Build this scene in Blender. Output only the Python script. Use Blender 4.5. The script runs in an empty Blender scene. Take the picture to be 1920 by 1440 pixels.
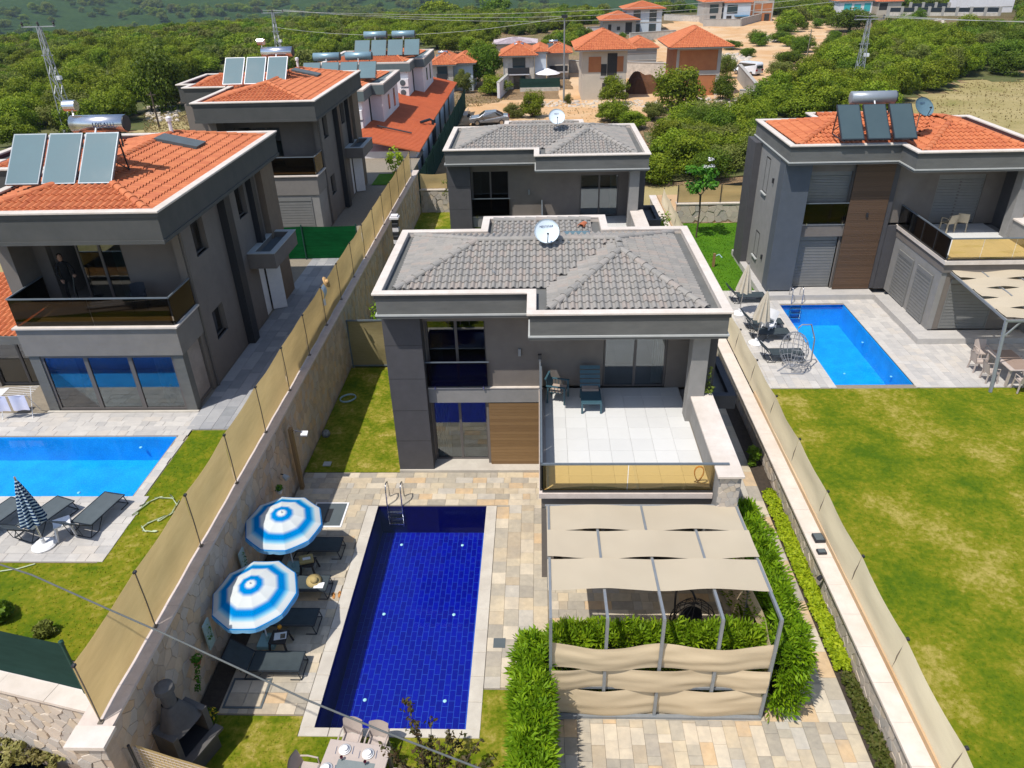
import bpy, math, random
from mathutils import Vector, Matrix, noise as mnoise
random.seed(7)
S = bpy.context.scene
COL = S.collection
# ------------------------------------------------------------------ camera
CAM_H = 16.0
PITCH, YAW, ROLL, FPX = map(float, (math.radians(30.244), math.radians(2.578), math.radians(-1.646), 1380.0))
def _axes():
    cp, sp = math.cos(PITCH), math.sin(PITCH)
    fw = Vector((-math.sin(YAW)*cp, math.cos(YAW)*cp, -sp))
    r = Vector((math.cos(YAW), math.sin(YAW), 0)); u = r.cross(fw)
    c, s = math.cos(ROLL), math.sin(ROLL)
    return r*c + u*s, u*c - r*s, fw
AR, AU, AF = _axes()
CAM = Vector((0, 0, CAM_H))
cd = bpy.data.cameras.new('camera'); cam = bpy.data.objects.new('camera', cd); COL.objects.link(cam)
cd.sensor_fit = 'HORIZONTAL'; cd.sensor_width = 36.0; cd.lens = FPX/1920*36.0
cd.clip_start = 0.1; cd.clip_end = 6000
cam.matrix_world = Matrix(((AR.x, AU.x, -AF.x, 0), (AR.y, AU.y, -AF.y, 0), (AR.z, AU.z, -AF.z, CAM_H), (0, 0, 0, 1)))
S.camera = cam
# a photo pixel (1920x1440) gives a direction; the surface it touches gives the distance
def ray(u, v): return AF*FPX + AR*(u-960) - AU*(v-720)
def G(u, v, z=0.0):
    d = ray(u, v); return CAM + d*((z-CAM_H)/d.z)
def GX(u, v, X):
    d = ray(u, v); return CAM + d*(X/d.x)
def GY(u, v, Y):
    d = ray(u, v); return CAM + d*(Y/d.y)
# ------------------------------------------------------------------ light
SUN_TO = Vector((-0.37, -0.37, 1.0)).normalized()
w = bpy.data.worlds.new('World'); S.world = w; w.use_nodes = True
nt = w.node_tree; nt.nodes.clear()
sky = nt.nodes.new('ShaderNodeTexSky'); sky.sky_type = 'NISHITA'; sky.sun_disc = False
sky.sun_elevation = math.asin(SUN_TO.z); sky.sun_rotation = math.atan2(SUN_TO.x, SUN_TO.y)
sky.air_density = 1.0; sky.dust_density = 1.0; sky.ozone_density = 1.2
bg = nt.nodes.new('ShaderNodeBackground'); bg.inputs[1].default_value = 0.15
wo = nt.nodes.new('ShaderNodeOutputWorld')
nt.links.new(sky.outputs[0], bg.inputs[0]); nt.links.new(bg.outputs[0], wo.inputs[0])
sd = bpy.data.lights.new('sun', 'SUN'); sd.energy = 4.4; sd.angle = math.radians(0.5); sd.color = (1.0, 0.95, 0.87)
so = bpy.data.objects.new('sun', sd); COL.objects.link(so); so.location = (-30, -20, 60)
so.rotation_euler = (-SUN_TO).to_track_quat('-Z', 'Y').to_euler()
S.view_settings.view_transform = 'Standard'; S.view_settings.look = 'None'
S.view_settings.exposure = 0.16; S.view_settings.gamma = 1.0; S.view_settings.use_curve_mapping = False
try:
    S.render.engine = 'CYCLES'; S.cycles.max_bounces = 6; S.cycles.transparent_max_bounces = 14
    S.cycles.caustics_reflective = False; S.cycles.caustics_refractive = False
except Exception: pass
# ------------------------------------------------------------------ materials
MATS = {}; CH = {}
def _nodes(name):
    m = bpy.data.materials.new(name); m.use_nodes = True
    n = m.node_tree; n.nodes.clear()
    out = n.nodes.new('ShaderNodeOutputMaterial')
    return m, n, out
def _rnd(n):
    """per piece random: object random plus a stored per-face value"""
    oi = n.nodes.new('ShaderNodeObjectInfo'); at = n.nodes.new('ShaderNodeAttribute'); at.attribute_name = 'rnd'
    a = n.nodes.new('ShaderNodeMath'); a.operation = 'ADD'
    n.links.new(oi.outputs['Random'], a.inputs[0]); n.links.new(at.outputs['Fac'], a.inputs[1])
    f = n.nodes.new('ShaderNodeMath'); f.operation = 'FRACT'; n.links.new(a.outputs[0], f.inputs[0])
    return f.outputs[0]
def _ramp(n, stops, fac, interp='LINEAR'):
    r = n.nodes.new('ShaderNodeValToRGB'); r.color_ramp.interpolation = interp
    e = r.color_ramp.elements
    while len(e) < len(stops): e.new(0.5)
    for k, (p, c) in enumerate(stops):
        e[k].position = p; e[k].color = (c[0], c[1], c[2], 1)
    n.links.new(fac, r.inputs[0]); return r.outputs[0]
def _noise(n, scale, detail=4, rough=0.6, vec=None, coord='Object', stretch=None):
    if vec is None:
        if coord == 'World': vec = n.nodes.new('ShaderNodeNewGeometry').outputs['Position']
        else: vec = n.nodes.new('ShaderNodeTexCoord').outputs[coord]
    if stretch:
        mp = n.nodes.new('ShaderNodeMapping'); mp.inputs['Scale'].default_value = stretch
        n.links.new(vec, mp.inputs[0]); vec = mp.outputs[0]
    t = n.nodes.new('ShaderNodeTexNoise'); t.inputs['Scale'].default_value = scale
    t.inputs['Detail'].default_value = detail; t.inputs['Roughness'].default_value = rough
    n.links.new(vec, t.inputs[0]); return t.outputs[0]
def _mix(n, a, b, fac, mode='MIX'):
    x = n.nodes.new('ShaderNodeMix'); x.data_type = 'RGBA'; x.blend_type = mode
    for sock, val in ((x.inputs[0], fac), (x.inputs[6], a), (x.inputs[7], b)):
        if isinstance(val, (int, float)): sock.default_value = val
        elif isinstance(val, tuple): sock.default_value = (*val, 1)
        else: n.links.new(val, sock)
    return x.outputs[2]
def _bump(n, h, strength, dist=0.02):
    b = n.nodes.new('ShaderNodeBump'); b.inputs['Strength'].default_value = strength; b.inputs['Distance'].default_value = dist
    n.links.new(h, b.inputs['Height']); return b.outputs[0]
def mat(name, c1, c2=None, scale=6.0, rough=0.75, bump=0.0, bscale=None, metal=0.0, pieces=None, pmix=0.42, spec=0.4, stretch=None, big=None, coat=0.0, bdist=0.02, coord='Object'):
    """mottled paint/stone/metal. pieces: list of colours picked per piece; big: (scale, colour, amount) soft large stains"""
    if name in MATS: return MATS[name]
    m, n, out = _nodes(name)
    p = n.nodes.new('ShaderNodeBsdfPrincipled'); n.links.new(p.outputs[0], out.inputs[0])
    c2 = c2 or tuple(x*0.8 for x in c1)
    f = _noise(n, scale, 5, 0.65, stretch=stretch, coord=coord)
    col = _ramp(n, [(0.3, c1), (0.7, c2)], f)
    if pieces:
        k = len(pieces); pc = _ramp(n, [(i/k, c) for i, c in enumerate(pieces)], _rnd(n), 'CONSTANT')
        col = _mix(n, pc, col, pmix)
    if big:
        bf = _ramp(n, [(0.42, (0, 0, 0)), (0.66, (big[2],)*3)], _noise(n, big[0], 3, 0.6, coord=coord))
        col = _mix(n, col, big[1], bf)
    n.links.new(col, p.inputs['Base Color'])
    p.inputs['Metallic'].default_value = metal; p.inputs['Specular IOR Level'].default_value = spec
    p.inputs['Coat Weight'].default_value = coat
    rr = n.nodes.new('ShaderNodeMapRange'); rr.inputs[3].default_value = max(0, rough-0.08); rr.inputs[4].default_value = min(1, rough+0.1)
    n.links.new(f, rr.inputs[0]); n.links.new(rr.outputs[0], p.inputs['Roughness'])
    if bump:
        n.links.new(_bump(n, _noise(n, bscale or scale*4, 6, 0.7, stretch=stretch, coord=coord), bump, bdist), p.inputs['Normal'])
    MATS[name] = m; return m
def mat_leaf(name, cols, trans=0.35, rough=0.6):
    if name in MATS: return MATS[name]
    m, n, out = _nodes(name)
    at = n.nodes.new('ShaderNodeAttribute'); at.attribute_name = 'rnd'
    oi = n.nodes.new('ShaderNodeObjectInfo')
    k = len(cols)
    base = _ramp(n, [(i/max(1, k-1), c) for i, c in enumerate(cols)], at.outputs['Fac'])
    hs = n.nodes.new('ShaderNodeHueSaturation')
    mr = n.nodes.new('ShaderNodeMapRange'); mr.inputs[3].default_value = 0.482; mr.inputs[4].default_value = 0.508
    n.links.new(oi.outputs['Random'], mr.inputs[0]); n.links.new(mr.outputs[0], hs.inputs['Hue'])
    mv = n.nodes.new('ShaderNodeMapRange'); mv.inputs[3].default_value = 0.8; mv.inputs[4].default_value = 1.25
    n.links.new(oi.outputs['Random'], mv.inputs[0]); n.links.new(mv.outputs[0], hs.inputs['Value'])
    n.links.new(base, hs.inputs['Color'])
    d = n.nodes.new('ShaderNodeBsdfPrincipled'); d.inputs['Roughness'].default_value = rough; d.inputs['Specular IOR Level'].default_value = 0.25
    t = n.nodes.new('ShaderNodeBsdfTranslucent')
    n.links.new(hs.outputs[0], d.inputs['Base Color']); n.links.new(hs.outputs[0], t.inputs['Color'])
    mx = n.nodes.new('ShaderNodeMixShader'); mx.inputs[0].default_value = trans
    n.links.new(d.outputs[0], mx.inputs[1]); n.links.new(t.outputs[0], mx.inputs[2]); n.links.new(mx.outputs[0], out.inputs[0])
    MATS[name] = m; return m
def mat_fabric(name, c1, c2, trans=0.35, scale=3, weave=90):
    if name in MATS: return MATS[name]
    m, n, out = _nodes(name)
    col = _ramp(n, [(0.3, c1), (0.7, c2)], _noise(n, scale, 4, 0.6, stretch=(1, 1, 5)))
    d = n.nodes.new('ShaderNodeBsdfDiffuse'); t = n.nodes.new('ShaderNodeBsdfTranslucent')
    n.links.new(col, d.inputs[0]); n.links.new(col, t.inputs[0])
    nb = _bump(n, _noise(n, weave, 2), 0.15, 0.01); n.links.new(nb, d.inputs['Normal'])
    mx = n.nodes.new('ShaderNodeMixShader'); mx.inputs[0].default_value = trans
    n.links.new(d.outputs[0], mx.inputs[1]); n.links.new(t.outputs[0], mx.inputs[2]); n.links.new(mx.outputs[0], out.inputs[0])
    MATS[name] = m; return m
def mat_glass(name, tint, refl=0.25, rough=0.02, bump=0.0, bscale=3.0):
    """pane or water surface: tinted see-through plus mirror reflection that grows at grazing angles"""
    if name in MATS: return MATS[name]
    m, n, out = _nodes(name)
    tr = n.nodes.new('ShaderNodeBsdfTransparent'); tr.inputs[0].default_value = (*tint, 1)
    gl = n.nodes.new('ShaderNodeBsdfGlossy'); gl.inputs['Roughness'].default_value = rough; gl.inputs[0].default_value = (0.95, 0.97, 1, 1)
    ior = 1.33 if refl == 0.0 else 1.45
    lw = n.nodes.new('ShaderNodeFresnel'); lw.inputs[0].default_value = ior
    if bump:
        nb = _bump(n, _noise(n, bscale, 3), bump, 0.03); n.links.new(nb, gl.inputs['Normal']); n.links.new(nb, lw.inputs['Normal'])
    ad = n.nodes.new('ShaderNodeMath'); ad.operation = 'ADD'; ad.use_clamp = True; ad.inputs[1].default_value = refl
    n.links.new(lw.outputs[0], ad.inputs[0])
    mx = n.nodes.new('ShaderNodeMixShader'); n.links.new(ad.outputs[0], mx.inputs[0])
    n.links.new(tr.outputs[0], mx.inputs[1]); n.links.new(gl.outputs[0], mx.inputs[2]); n.links.new(mx.outputs[0], out.inputs[0])
    MATS[name] = m; return m
# ------------------------------------------------------------------ mesh builder
class MB:
    def __init__(s): s.v = []; s.f = []; s.r = []
    def add(s, vs, fs, rnd=None):
        o = len(s.v); s.v += [tuple(p) for p in vs]; s.f += [tuple(o+i for i in f) for f in fs]
        s.r += [rnd if rnd is not None else 0.0]*len(fs); return s
    def box(s, x0, y0, z0, x1, y1, z1, rnd=None):
        x0, x1 = min(x0, x1), max(x0, x1); y0, y1 = min(y0, y1), max(y0, y1); z0, z1 = min(z0, z1), max(z0, z1)
        return s.add([(x0,y0,z0),(x1,y0,z0),(x1,y1,z0),(x0,y1,z0),(x0,y0,z1),(x1,y0,z1),(x1,y1,z1),(x0,y1,z1)],
              [(0,3,2,1),(4,5,6,7),(0,1,5,4),(1,2,6,5),(2,3,7,6),(3,0,4,7)], rnd)
    def obox(s, c, ax, ay, az, rnd=None):
        c = Vector(c); ax, ay, az = Vector(ax), Vector(ay), Vector(az)
        P = [c+ax*i+ay*j+az*k for k in (-1, 1) for (i, j) in ((-1,-1),(1,-1),(1,1),(-1,1))]
        return s.add(P, [(0,3,2,1),(4,5,6,7),(0,1,5,4),(1,2,6,5),(2,3,7,6),(3,0,4,7)], rnd)
    def bar(s, a, b, w, h=None, up=(0,0,1), rnd=None):
        a, b = Vector(a), Vector(b); h = h or w; d = (b-a); L = d.length/2; d.normalize()
        u = Vector(up)
        if abs(d.dot(u)) > 0.98: u = Vector((0,1,0))
        x = d.cross(u).normalized(); y = x.cross(d).normalized()
        return s.obox((a+b)/2, d*L, x*(w/2), y*(h/2), rnd)
    def tube(s, pts, r, n=8, cap=True, rnd=None):
        pts = [Vector(p) for p in pts]; rs = r if isinstance(r, (list, tuple)) else [r]*len(pts)
        prev = None; vs = []; fs = []
        for i, p in enumerate(pts):
            t = (pts[min(i+1, len(pts)-1)]-pts[max(i-1, 0)])
            t = t.normalized() if t.length > 1e-9 else Vector((0,0,1))
            if prev is None:
                a = Vector((0,0,1)) if abs(t.z) < 0.9 else Vector((1,0,0)); x = t.cross(a).normalized()
            else: x = (prev-t*prev.dot(t)).normalized()
            prev = x; y = t.cross(x)
            for k in range(n):
                q = 2*math.pi*k/n; vs.append(p+(x*math.cos(q)+y*math.sin(q))*rs[i])
        for i in range(len(pts)-1):
            for k in range(n): fs.append((i*n+k, i*n+(k+1) % n, (i+1)*n+(k+1) % n, (i+1)*n+k))
        if cap: fs += [tuple(range(n-1, -1, -1)), tuple((len(pts)-1)*n+k for k in range(n))]
        return s.add(vs, fs, rnd)
    def lathe(s, prof, n=16, c=(0,0,0), cap=True, rnd=None):
        vs = []; fs = []
        for (r, z) in prof:
            for k in range(n):
                q = 2*math.pi*k/n; vs.append((c[0]+r*math.cos(q), c[1]+r*math.sin(q), c[2]+z))
        for i in range(len(prof)-1):
            for k in range(n): fs.append((i*n+k, i*n+(k+1) % n, (i+1)*n+(k+1) % n, (i+1)*n+k))
        if cap: fs += [tuple(range(n-1, -1, -1)), tuple((len(prof)-1)*n+k for k in range(n))]
        return s.add(vs, fs, rnd)
    def prism(s, poly, z0, z1, rnd=None):
        n = len(poly)
        vs = [(x, y, z0) for x, y in poly]+[(x, y, z1) for x, y in poly]
        return s.add(vs, [tuple(range(n-1, -1, -1)), tuple(range(n, 2*n))]+[(i, (i+1) % n, n+(i+1) % n, n+i) for i in range(n)], rnd)
    def grid(s, fn, nu, nv, rnd=None):
        vs = [fn(i/nu, j/nv) for j in range(nv+1) for i in range(nu+1)]
        return s.add(vs, [(j*(nu+1)+i, j*(nu+1)+i+1, (j+1)*(nu+1)+i+1, (j+1)*(nu+1)+i) for j in range(nv) for i in range(nu)], rnd)
    def xf(s, M):
        s.v = [tuple(M @ Vector(p)) for p in s.v]; return s
    def merge(s, o, M=None, rnd=None):
        k = len(s.v); s.v += [tuple(M @ Vector(p)) for p in o.v] if M else list(o.v)
        s.f += [tuple(k+i for i in f) for f in o.f]; s.r += o.r if rnd is None else [rnd]*len(o.f); return s
    def mesh(s, name, m=None, smooth=False):
        me = bpy.data.meshes.new(name); me.from_pydata(s.v, [], s.f)
        if any(s.r):
            a = me.attributes.new('rnd', 'FLOAT', 'FACE'); a.data.foreach_set('value', s.r)
        if smooth: me.polygons.foreach_set('use_smooth', [True]*len(me.polygons))
        if m: me.materials.append(m)
        me.update(); return me
def tag(o, label=None, cat=None, group=None, kind=None):
    for k, v in (('label', label), ('category', cat), ('group', group), ('kind', kind)):
        if v: o[k] = v
    return o
def obj(name, data, m=None, parent=None, loc=None, smooth=False, **t):
    me = data.mesh(name, m, smooth) if isinstance(data, MB) else data
    o = bpy.data.objects.new(name, me); COL.objects.link(o)
    if parent: o.parent = parent; CH.setdefault(parent.name, []).append(o)
    if loc is not None: o.location = loc
    return tag(o, **t)
def bevel(o, w=0.01, seg=2):
    b = o.modifiers.new('bevel', 'BEVEL'); b.width = w; b.segments = seg; b.limit_method = 'ANGLE'; return o
def thing(name, label, cat, loc=(0,0,0), rz=0.0, group=None):
    o = bpy.data.objects.new(name, None); COL.objects.link(o); o.empty_display_size = 0.2
    o.location = loc; o.rotation_euler = (0, 0, rz); return tag(o, label, cat, group)
def copy_tree(o, parent=None):
    c = o.copy(); COL.objects.link(c); c.parent = parent
    if parent: CH.setdefault(parent.name, []).append(c)
    for ch in CH.get(o.name, []): copy_tree(ch, c)
    return c
def dup(o, loc, rz=0.0, label=None, scale=None):
    c = copy_tree(o); c.location = loc; c.rotation_euler = (0, 0, rz)
    if label: c['label'] = label
    if scale: c.scale = scale if isinstance(scale, tuple) else (scale,)*3
    return c
def pieces(name, items, m, parent, N=300, org=(0,0,0), stuffname=None, smooth=False):
    """items: (MB proto or mesh, Matrix local to parent). nearest N are objects, the rest one joined part"""
    cl = CAM-Vector(org)
    items = sorted(items, key=lambda it: (it[1].translation-cl).length)
    cache = {}
    for mb, M in items[:N]:
        if id(mb) not in cache: cache[id(mb)] = mb.mesh(name, m, smooth)
        o = bpy.data.objects.new(name, cache[id(mb)]); COL.objects.link(o); o.parent = parent; o.matrix_local = M
    rest = items[N:]
    if rest:
        J = MB()
        for mb, M in rest: J.merge(mb, M, random.uniform(0.001, 0.999))
        obj(stuffname or name+'_field', J, m, parent, kind='stuff', smooth=smooth)
def T(x, y, z=0, rz=0, s=1): return Matrix.Translation((x, y, z)) @ Matrix.Rotation(rz, 4, 'Z') @ Matrix.Scale(s, 4)
# ------------------------------------------------------------------ palette
W = 'World'
M_CAP = mat('white_capstone', (0.68,0.61,0.55), (0.56,0.50,0.44), 3, 0.6, 0.15, 20, coord=W, big=(0.9,(0.5,0.42,0.34),0.35))
M_CAPG = mat('shade_toned_capstone', (0.62,0.53,0.47), (0.50,0.42,0.37), 3, 0.6, 0.15, 20, coord=W)  # duller copy of the white capstone; the fence's shade is in its colour
M_WALL = mat('taupe_render', (0.175,0.152,0.134), (0.150,0.131,0.116), 2.5, 0.85, 0.12, 60, coord=W, big=(0.6,(0.195,0.172,0.154),0.4))
M_WALLD = mat('dark_panel_render', (0.072,0.070,0.076), (0.060,0.059,0.064), 2.5, 0.7, 0.08, 60, coord=W)
M_WALLB = mat('slate_blue_render', (0.085,0.098,0.118), (0.074,0.086,0.104), 2.5, 0.75, 0.08, 60, coord=W)
M_WALLL = mat('light_grey_render', (0.26,0.25,0.24), (0.22,0.215,0.205), 2.5, 0.85, 0.1, 60, coord=W)
M_FASC = mat('grey_fascia_render', (0.128,0.127,0.120), (0.100,0.101,0.097), 1.6, 0.8, 0.12, 50, coord=W, big=(0.5,(0.150,0.152,0.146),0.5), stretch=(1,1,4))
M_FASD = mat('dark_fascia_render', (0.078,0.078,0.074), (0.064,0.066,0.063), 1.6, 0.8, 0.1, 50, coord=W)
M_TRIM = mat('pale_trim', (0.42,0.43,0.42), (0.36,0.37,0.36), 4, 0.6, coord=W)
M_GUT = mat('gutter_screed', (0.55,0.46,0.38), (0.42,0.35,0.29), 2, 0.85, 0.2, 30, coord=W)
GREYT = [(0.29,0.272,0.25),(0.24,0.23,0.215),(0.325,0.295,0.268),(0.265,0.252,0.238),(0.30,0.28,0.253),(0.335,0.28,0.245)]
M_TILEG = mat('grey_roof_tile', (0.285,0.265,0.24), (0.195,0.185,0.17), 5, 0.8, 0.25, 60, coord=W, pieces=GREYT)
REDT = [(0.50,0.155,0.060),(0.46,0.135,0.052),(0.55,0.185,0.075),(0.43,0.12,0.05),(0.52,0.17,0.065)]
M_TILER = mat('terracotta_roof_tile', (0.52,0.16,0.062), (0.43,0.125,0.05), 5, 0.75, 0.2, 60, coord=W, pieces=REDT)
M_DARK = mat('dark_recess', (0.035,0.033,0.032), None, 4, 0.8)
M_FRAME = mat('bronze_window_frame', (0.115,0.105,0.10), (0.10,0.09,0.086), 8, 0.45)
M_PANE = mat_glass('window_pane', (0.46,0.55,0.57), 0.10, 0.01)
M_PANED = mat_glass('dark_window_pane', (0.22,0.27,0.28), 0.10, 0.01)
M_AMBER = mat_glass('bronze_railing_glass', (0.90,0.76,0.47), 0.02, 0.02)
M_SMOKE = mat_glass('smoked_railing_glass', (0.44,0.35,0.22), 0.0, 0.02)
M_CURT = mat_fabric('sheer_curtain', (0.62,0.70,0.68), (0.52,0.60,0.58), 0.3, 2)
M_ROOM = mat('room_interior', (0.34,0.30,0.27), (0.24,0.21,0.19), 1.5, 0.8)
M_STEEL = mat('brushed_steel', (0.60,0.60,0.62), (0.5,0.5,0.52), 12, 0.25, metal=1.0)
M_RAIL = mat('grey_blue_rail', (0.17,0.20,0.23), (0.14,0.17,0.20), 8, 0.4, metal=0.3)
M_ALU = mat('grey_aluminium', (0.30,0.32,0.34), (0.25,0.27,0.29), 8, 0.45, metal=0.4)
M_BLK = mat('black_metal', (0.025,0.027,0.032), (0.02,0.021,0.026), 10, 0.5)
M_WHT = mat('white_plastic', (0.78,0.78,0.78), (0.70,0.70,0.72), 5, 0.45)
M_WPNT = mat('white_render', (0.74,0.72,0.74), (0.66,0.64,0.66), 1.5, 0.85, 0.1, 30, coord=W, big=(0.4,(0.6,0.57,0.57),0.4))
M_WOOD = mat('walnut_cladding', (0.24,0.145,0.062), (0.15,0.088,0.036), 3, 0.6, 0.2, 40, stretch=(1,1,14), coord=W, pieces=[(0.25,0.15,0.065),(0.205,0.12,0.05),(0.28,0.17,0.075),(0.185,0.105,0.044)])
M_WOODD = mat('dark_slat_cladding', (0.105,0.062,0.036), (0.072,0.042,0.026), 3, 0.6, 0.2, 40, stretch=(1,1,14), coord=W, pieces=[(0.105,0.06,0.035),(0.085,0.05,0.03),(0.12,0.07,0.042)])
PAVC = [(0.53, 0.428, 0.285), (0.38, 0.341, 0.272), (0.57, 0.487, 0.369), (0.29, 0.263, 0.216), (0.58, 0.39, 0.203), (0.41, 0.36, 0.276), (0.61, 0.53, 0.405), (0.4, 0.321, 0.221), (0.55, 0.458, 0.313), (0.33, 0.297, 0.249), (0.47, 0.439, 0.387)]
M_PAV = mat('travertine_paver', (0.60,0.51,0.38), (0.27,0.235,0.19), 6.0, 0.8, 0.35, 35, coord=W, pieces=PAVC, pmix=0.30, big=(1.6,(0.27,0.25,0.22),0.35))
PAVG = [(0.52,0.49,0.455),(0.44,0.42,0.40),(0.56,0.53,0.49),(0.40,0.385,0.37),(0.53,0.48,0.42)]
M_PAVG = mat('pale_travertine_paver', (0.55,0.515,0.47), (0.33,0.315,0.30), 2.6, 0.8, 0.3, 35, coord=W, pieces=PAVG, pmix=0.4, big=(0.9,(0.36,0.35,0.34),0.4), stretch=(1,2.2,1))
M_GROUT = mat('sand_joint', (0.27,0.23,0.175), (0.21,0.18,0.14), 9, 0.95, 0.4, 60, coord=W)
M_COPE = mat('travertine_coping', (0.56,0.52,0.45), (0.46,0.42,0.36), 2.5, 0.7, 0.25, 30, coord=W, big=(1.0,(0.40,0.36,0.31),0.5))
M_SOIL = mat('dark_soil', (0.060,0.045,0.033), (0.034,0.026,0.019), 9, 0.95, 0.6, 40, coord=W)
M_DIRT = mat('ochre_dirt', (0.42,0.26,0.13), (0.52,0.36,0.21), 0.5, 0.95, 0.5, 12, coord=W, big=(0.15,(0.60,0.50,0.36),0.6))
STN = [(0.58,0.43,0.30),(0.46,0.35,0.25),(0.65,0.49,0.34),(0.49,0.41,0.34),(0.62,0.41,0.23),(0.54,0.47,0.40)]
M_STONE = mat('buff_facing_stone', (0.62,0.46,0.32), (0.34,0.255,0.185), 3, 0.9, 0.8, 14, stretch=(1,1,.35), coord=W, pieces=STN)
STNL = [(0.52,0.45,0.37),(0.44,0.39,0.34),(0.58,0.50,0.42),(0.38,0.36,0.34),(0.54,0.44,0.32)]
M_STONEL = mat('pale_rubble_stone', (0.54,0.47,0.39), (0.40,0.35,0.30), 5, 0.85, 0.5, 25, coord=W, pieces=STNL)
M_MORT = mat('lime_mortar', (0.47,0.37,0.28), (0.37,0.29,0.22), 8, 0.95, 0.4, 40, coord=W)
M_SCREEN = mat_fabric('tan_screen_fabric', (0.74,0.55,0.26), (0.66,0.48,0.22), 0.55, 1.2)
M_SCREENP = mat_fabric('cream_screen_fabric', (0.88,0.77,0.56), (0.82,0.71,0.51), 0.30, 1.2)
M_SAIL = mat_fabric('cream_awning_fabric', (0.62,0.535,0.405), (0.58,0.495,0.37), 0.28, 0.6)
M_SAILF = mat_fabric('beige_screen_canvas', (0.70,0.565,0.38), (0.63,0.50,0.33), 0.15, 0.8)
M_GREENNET = mat_fabric('green_net_fabric', (0.008,0.105,0.030), (0.006,0.06,0.018), 0.35, 1.5)
M_TEALNET = mat_fabric('dark_green_net', (0.030,0.065,0.055), (0.024,0.05,0.042), 0.2, 1.5)
M_TERR = mat('porcelain_terrace_tile', (0.60,0.60,0.585), (0.54,0.54,0.53), 1.4, 0.45, 0.03, 40, coord=W, pieces=[(0.60,0.60,0.585),(0.57,0.57,0.56),(0.62,0.62,0.61)])
M_SLATE = mat('charcoal_cover', (0.095,0.115,0.125), (0.08,0.098,0.106), 3, 0.6, 0.1, 40)
M_SLING = mat('charcoal_sling_mesh', (0.040,0.055,0.062), (0.030,0.042,0.048), 4, 0.75, 0.2, 150)
M_SLINGG = mat('grey_sling_mesh', (0.085,0.105,0.115), (0.07,0.088,0.098), 4, 0.75, 0.2, 150)
M_NAVY = mat('navy_frame', (0.018,0.026,0.036), None, 6, 0.45)
M_TAUPEP = mat('taupe_resin', (0.46,0.39,0.35), (0.42,0.355,0.32), 5, 0.5)
M_BARK = mat('bark', (0.10,0.075,0.055), (0.06,0.045,0.033), 8, 0.95, 0.5, 30)
L_MAQ = mat_leaf('scrub_leaves', [(0.055,0.100,0.004),(0.115,0.175,0.006),(0.190,0.255,0.010),(0.270,0.320,0.020)])
L_DARK = mat_leaf('dark_evergreen_leaves', [(0.045,0.092,0.005),(0.092,0.160,0.008),(0.155,0.225,0.014)])
L_OLIVE = mat_leaf('olive_scrub_leaves', [(0.085,0.115,0.018),(0.150,0.185,0.030),(0.225,0.245,0.055)])
L_HEDGE = mat_leaf('cypress_hedge_leaves', [(0.085,0.195,0.004),(0.175,0.330,0.008),(0.30,0.46,0.014)])
L_LIME = mat_leaf('lime_groundcover_leaves', [(0.17,0.27,0.006),(0.30,0.42,0.010),(0.44,0.53,0.020)])
L_FRESH = mat_leaf('fresh_green_leaves', [(0.03,0.12,0.010),(0.07,0.20,0.015),(0.12,0.28,0.025)])
L_PLUM = mat_leaf('bronze_plum_leaves', [(0.075,0.050,0.020),(0.12,0.085,0.028),(0.12,0.12,0.035),(0.07,0.10,0.02)])
def mat_lawn(name, cols, big=0.45):
    m, n, out = _nodes(name); p = n.nodes.new('ShaderNodeBsdfPrincipled'); n.links.new(p.outputs[0], out.inputs[0])
    f1 = _noise(n, big, 4, 0.65, coord='World'); f2 = _noise(n, 7, 4, 0.7, coord='World')
    k = _mix(n, f1, f2, 0.38)
    col = _ramp(n, cols, k); at = n.nodes.new('ShaderNodeAttribute'); at.attribute_name = 'rnd'
    col = _mix(n, col, _ramp(n, [(0, (0.80,0.80,0.75)), (1, (1.25,1.22,1.1))], at.outputs['Fac']), 0.85, 'MULTIPLY')
    n.links.new(col, p.inputs['Base Color']); p.inputs['Roughness'].default_value = 0.9; p.inputs['Specular IOR Level'].default_value = 0.15
    n.links.new(_bump(n, _noise(n, 45, 5, 0.8, coord='World'), 0.7, 0.03), p.inputs['Normal'])
    return m
M_LAWNR = mat_lawn('right_lawn_turf', [(0.38,(0.058,0.112,0.002)),(0.47,(0.110,0.150,0.003)),(0.545,(0.185,0.185,0.010)),(0.65,(0.35,0.29,0.08))])
M_LAWNM = mat_lawn('main_lawn_turf', [(0.38,(0.065,0.115,0.002)),(0.47,(0.125,0.162,0.005)),(0.55,(0.225,0.212,0.024)),(0.65,(0.40,0.325,0.11))], 0.9)
M_LAWNG = mat_lawn('lush_lawn_turf', [(0.3,(0.040,0.125,0.004)),(0.6,(0.072,0.175,0.006)),(0.75,(0.12,0.20,0.02))], 0.9)
M_FIELD = mat_lawn('dry_field_turf', [(0.34,(0.16,0.18,0.03)),(0.46,(0.34,0.28,0.12)),(0.6,(0.46,0.37,0.19)),(0.7,(0.30,0.25,0.09))], 0.10)
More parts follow.
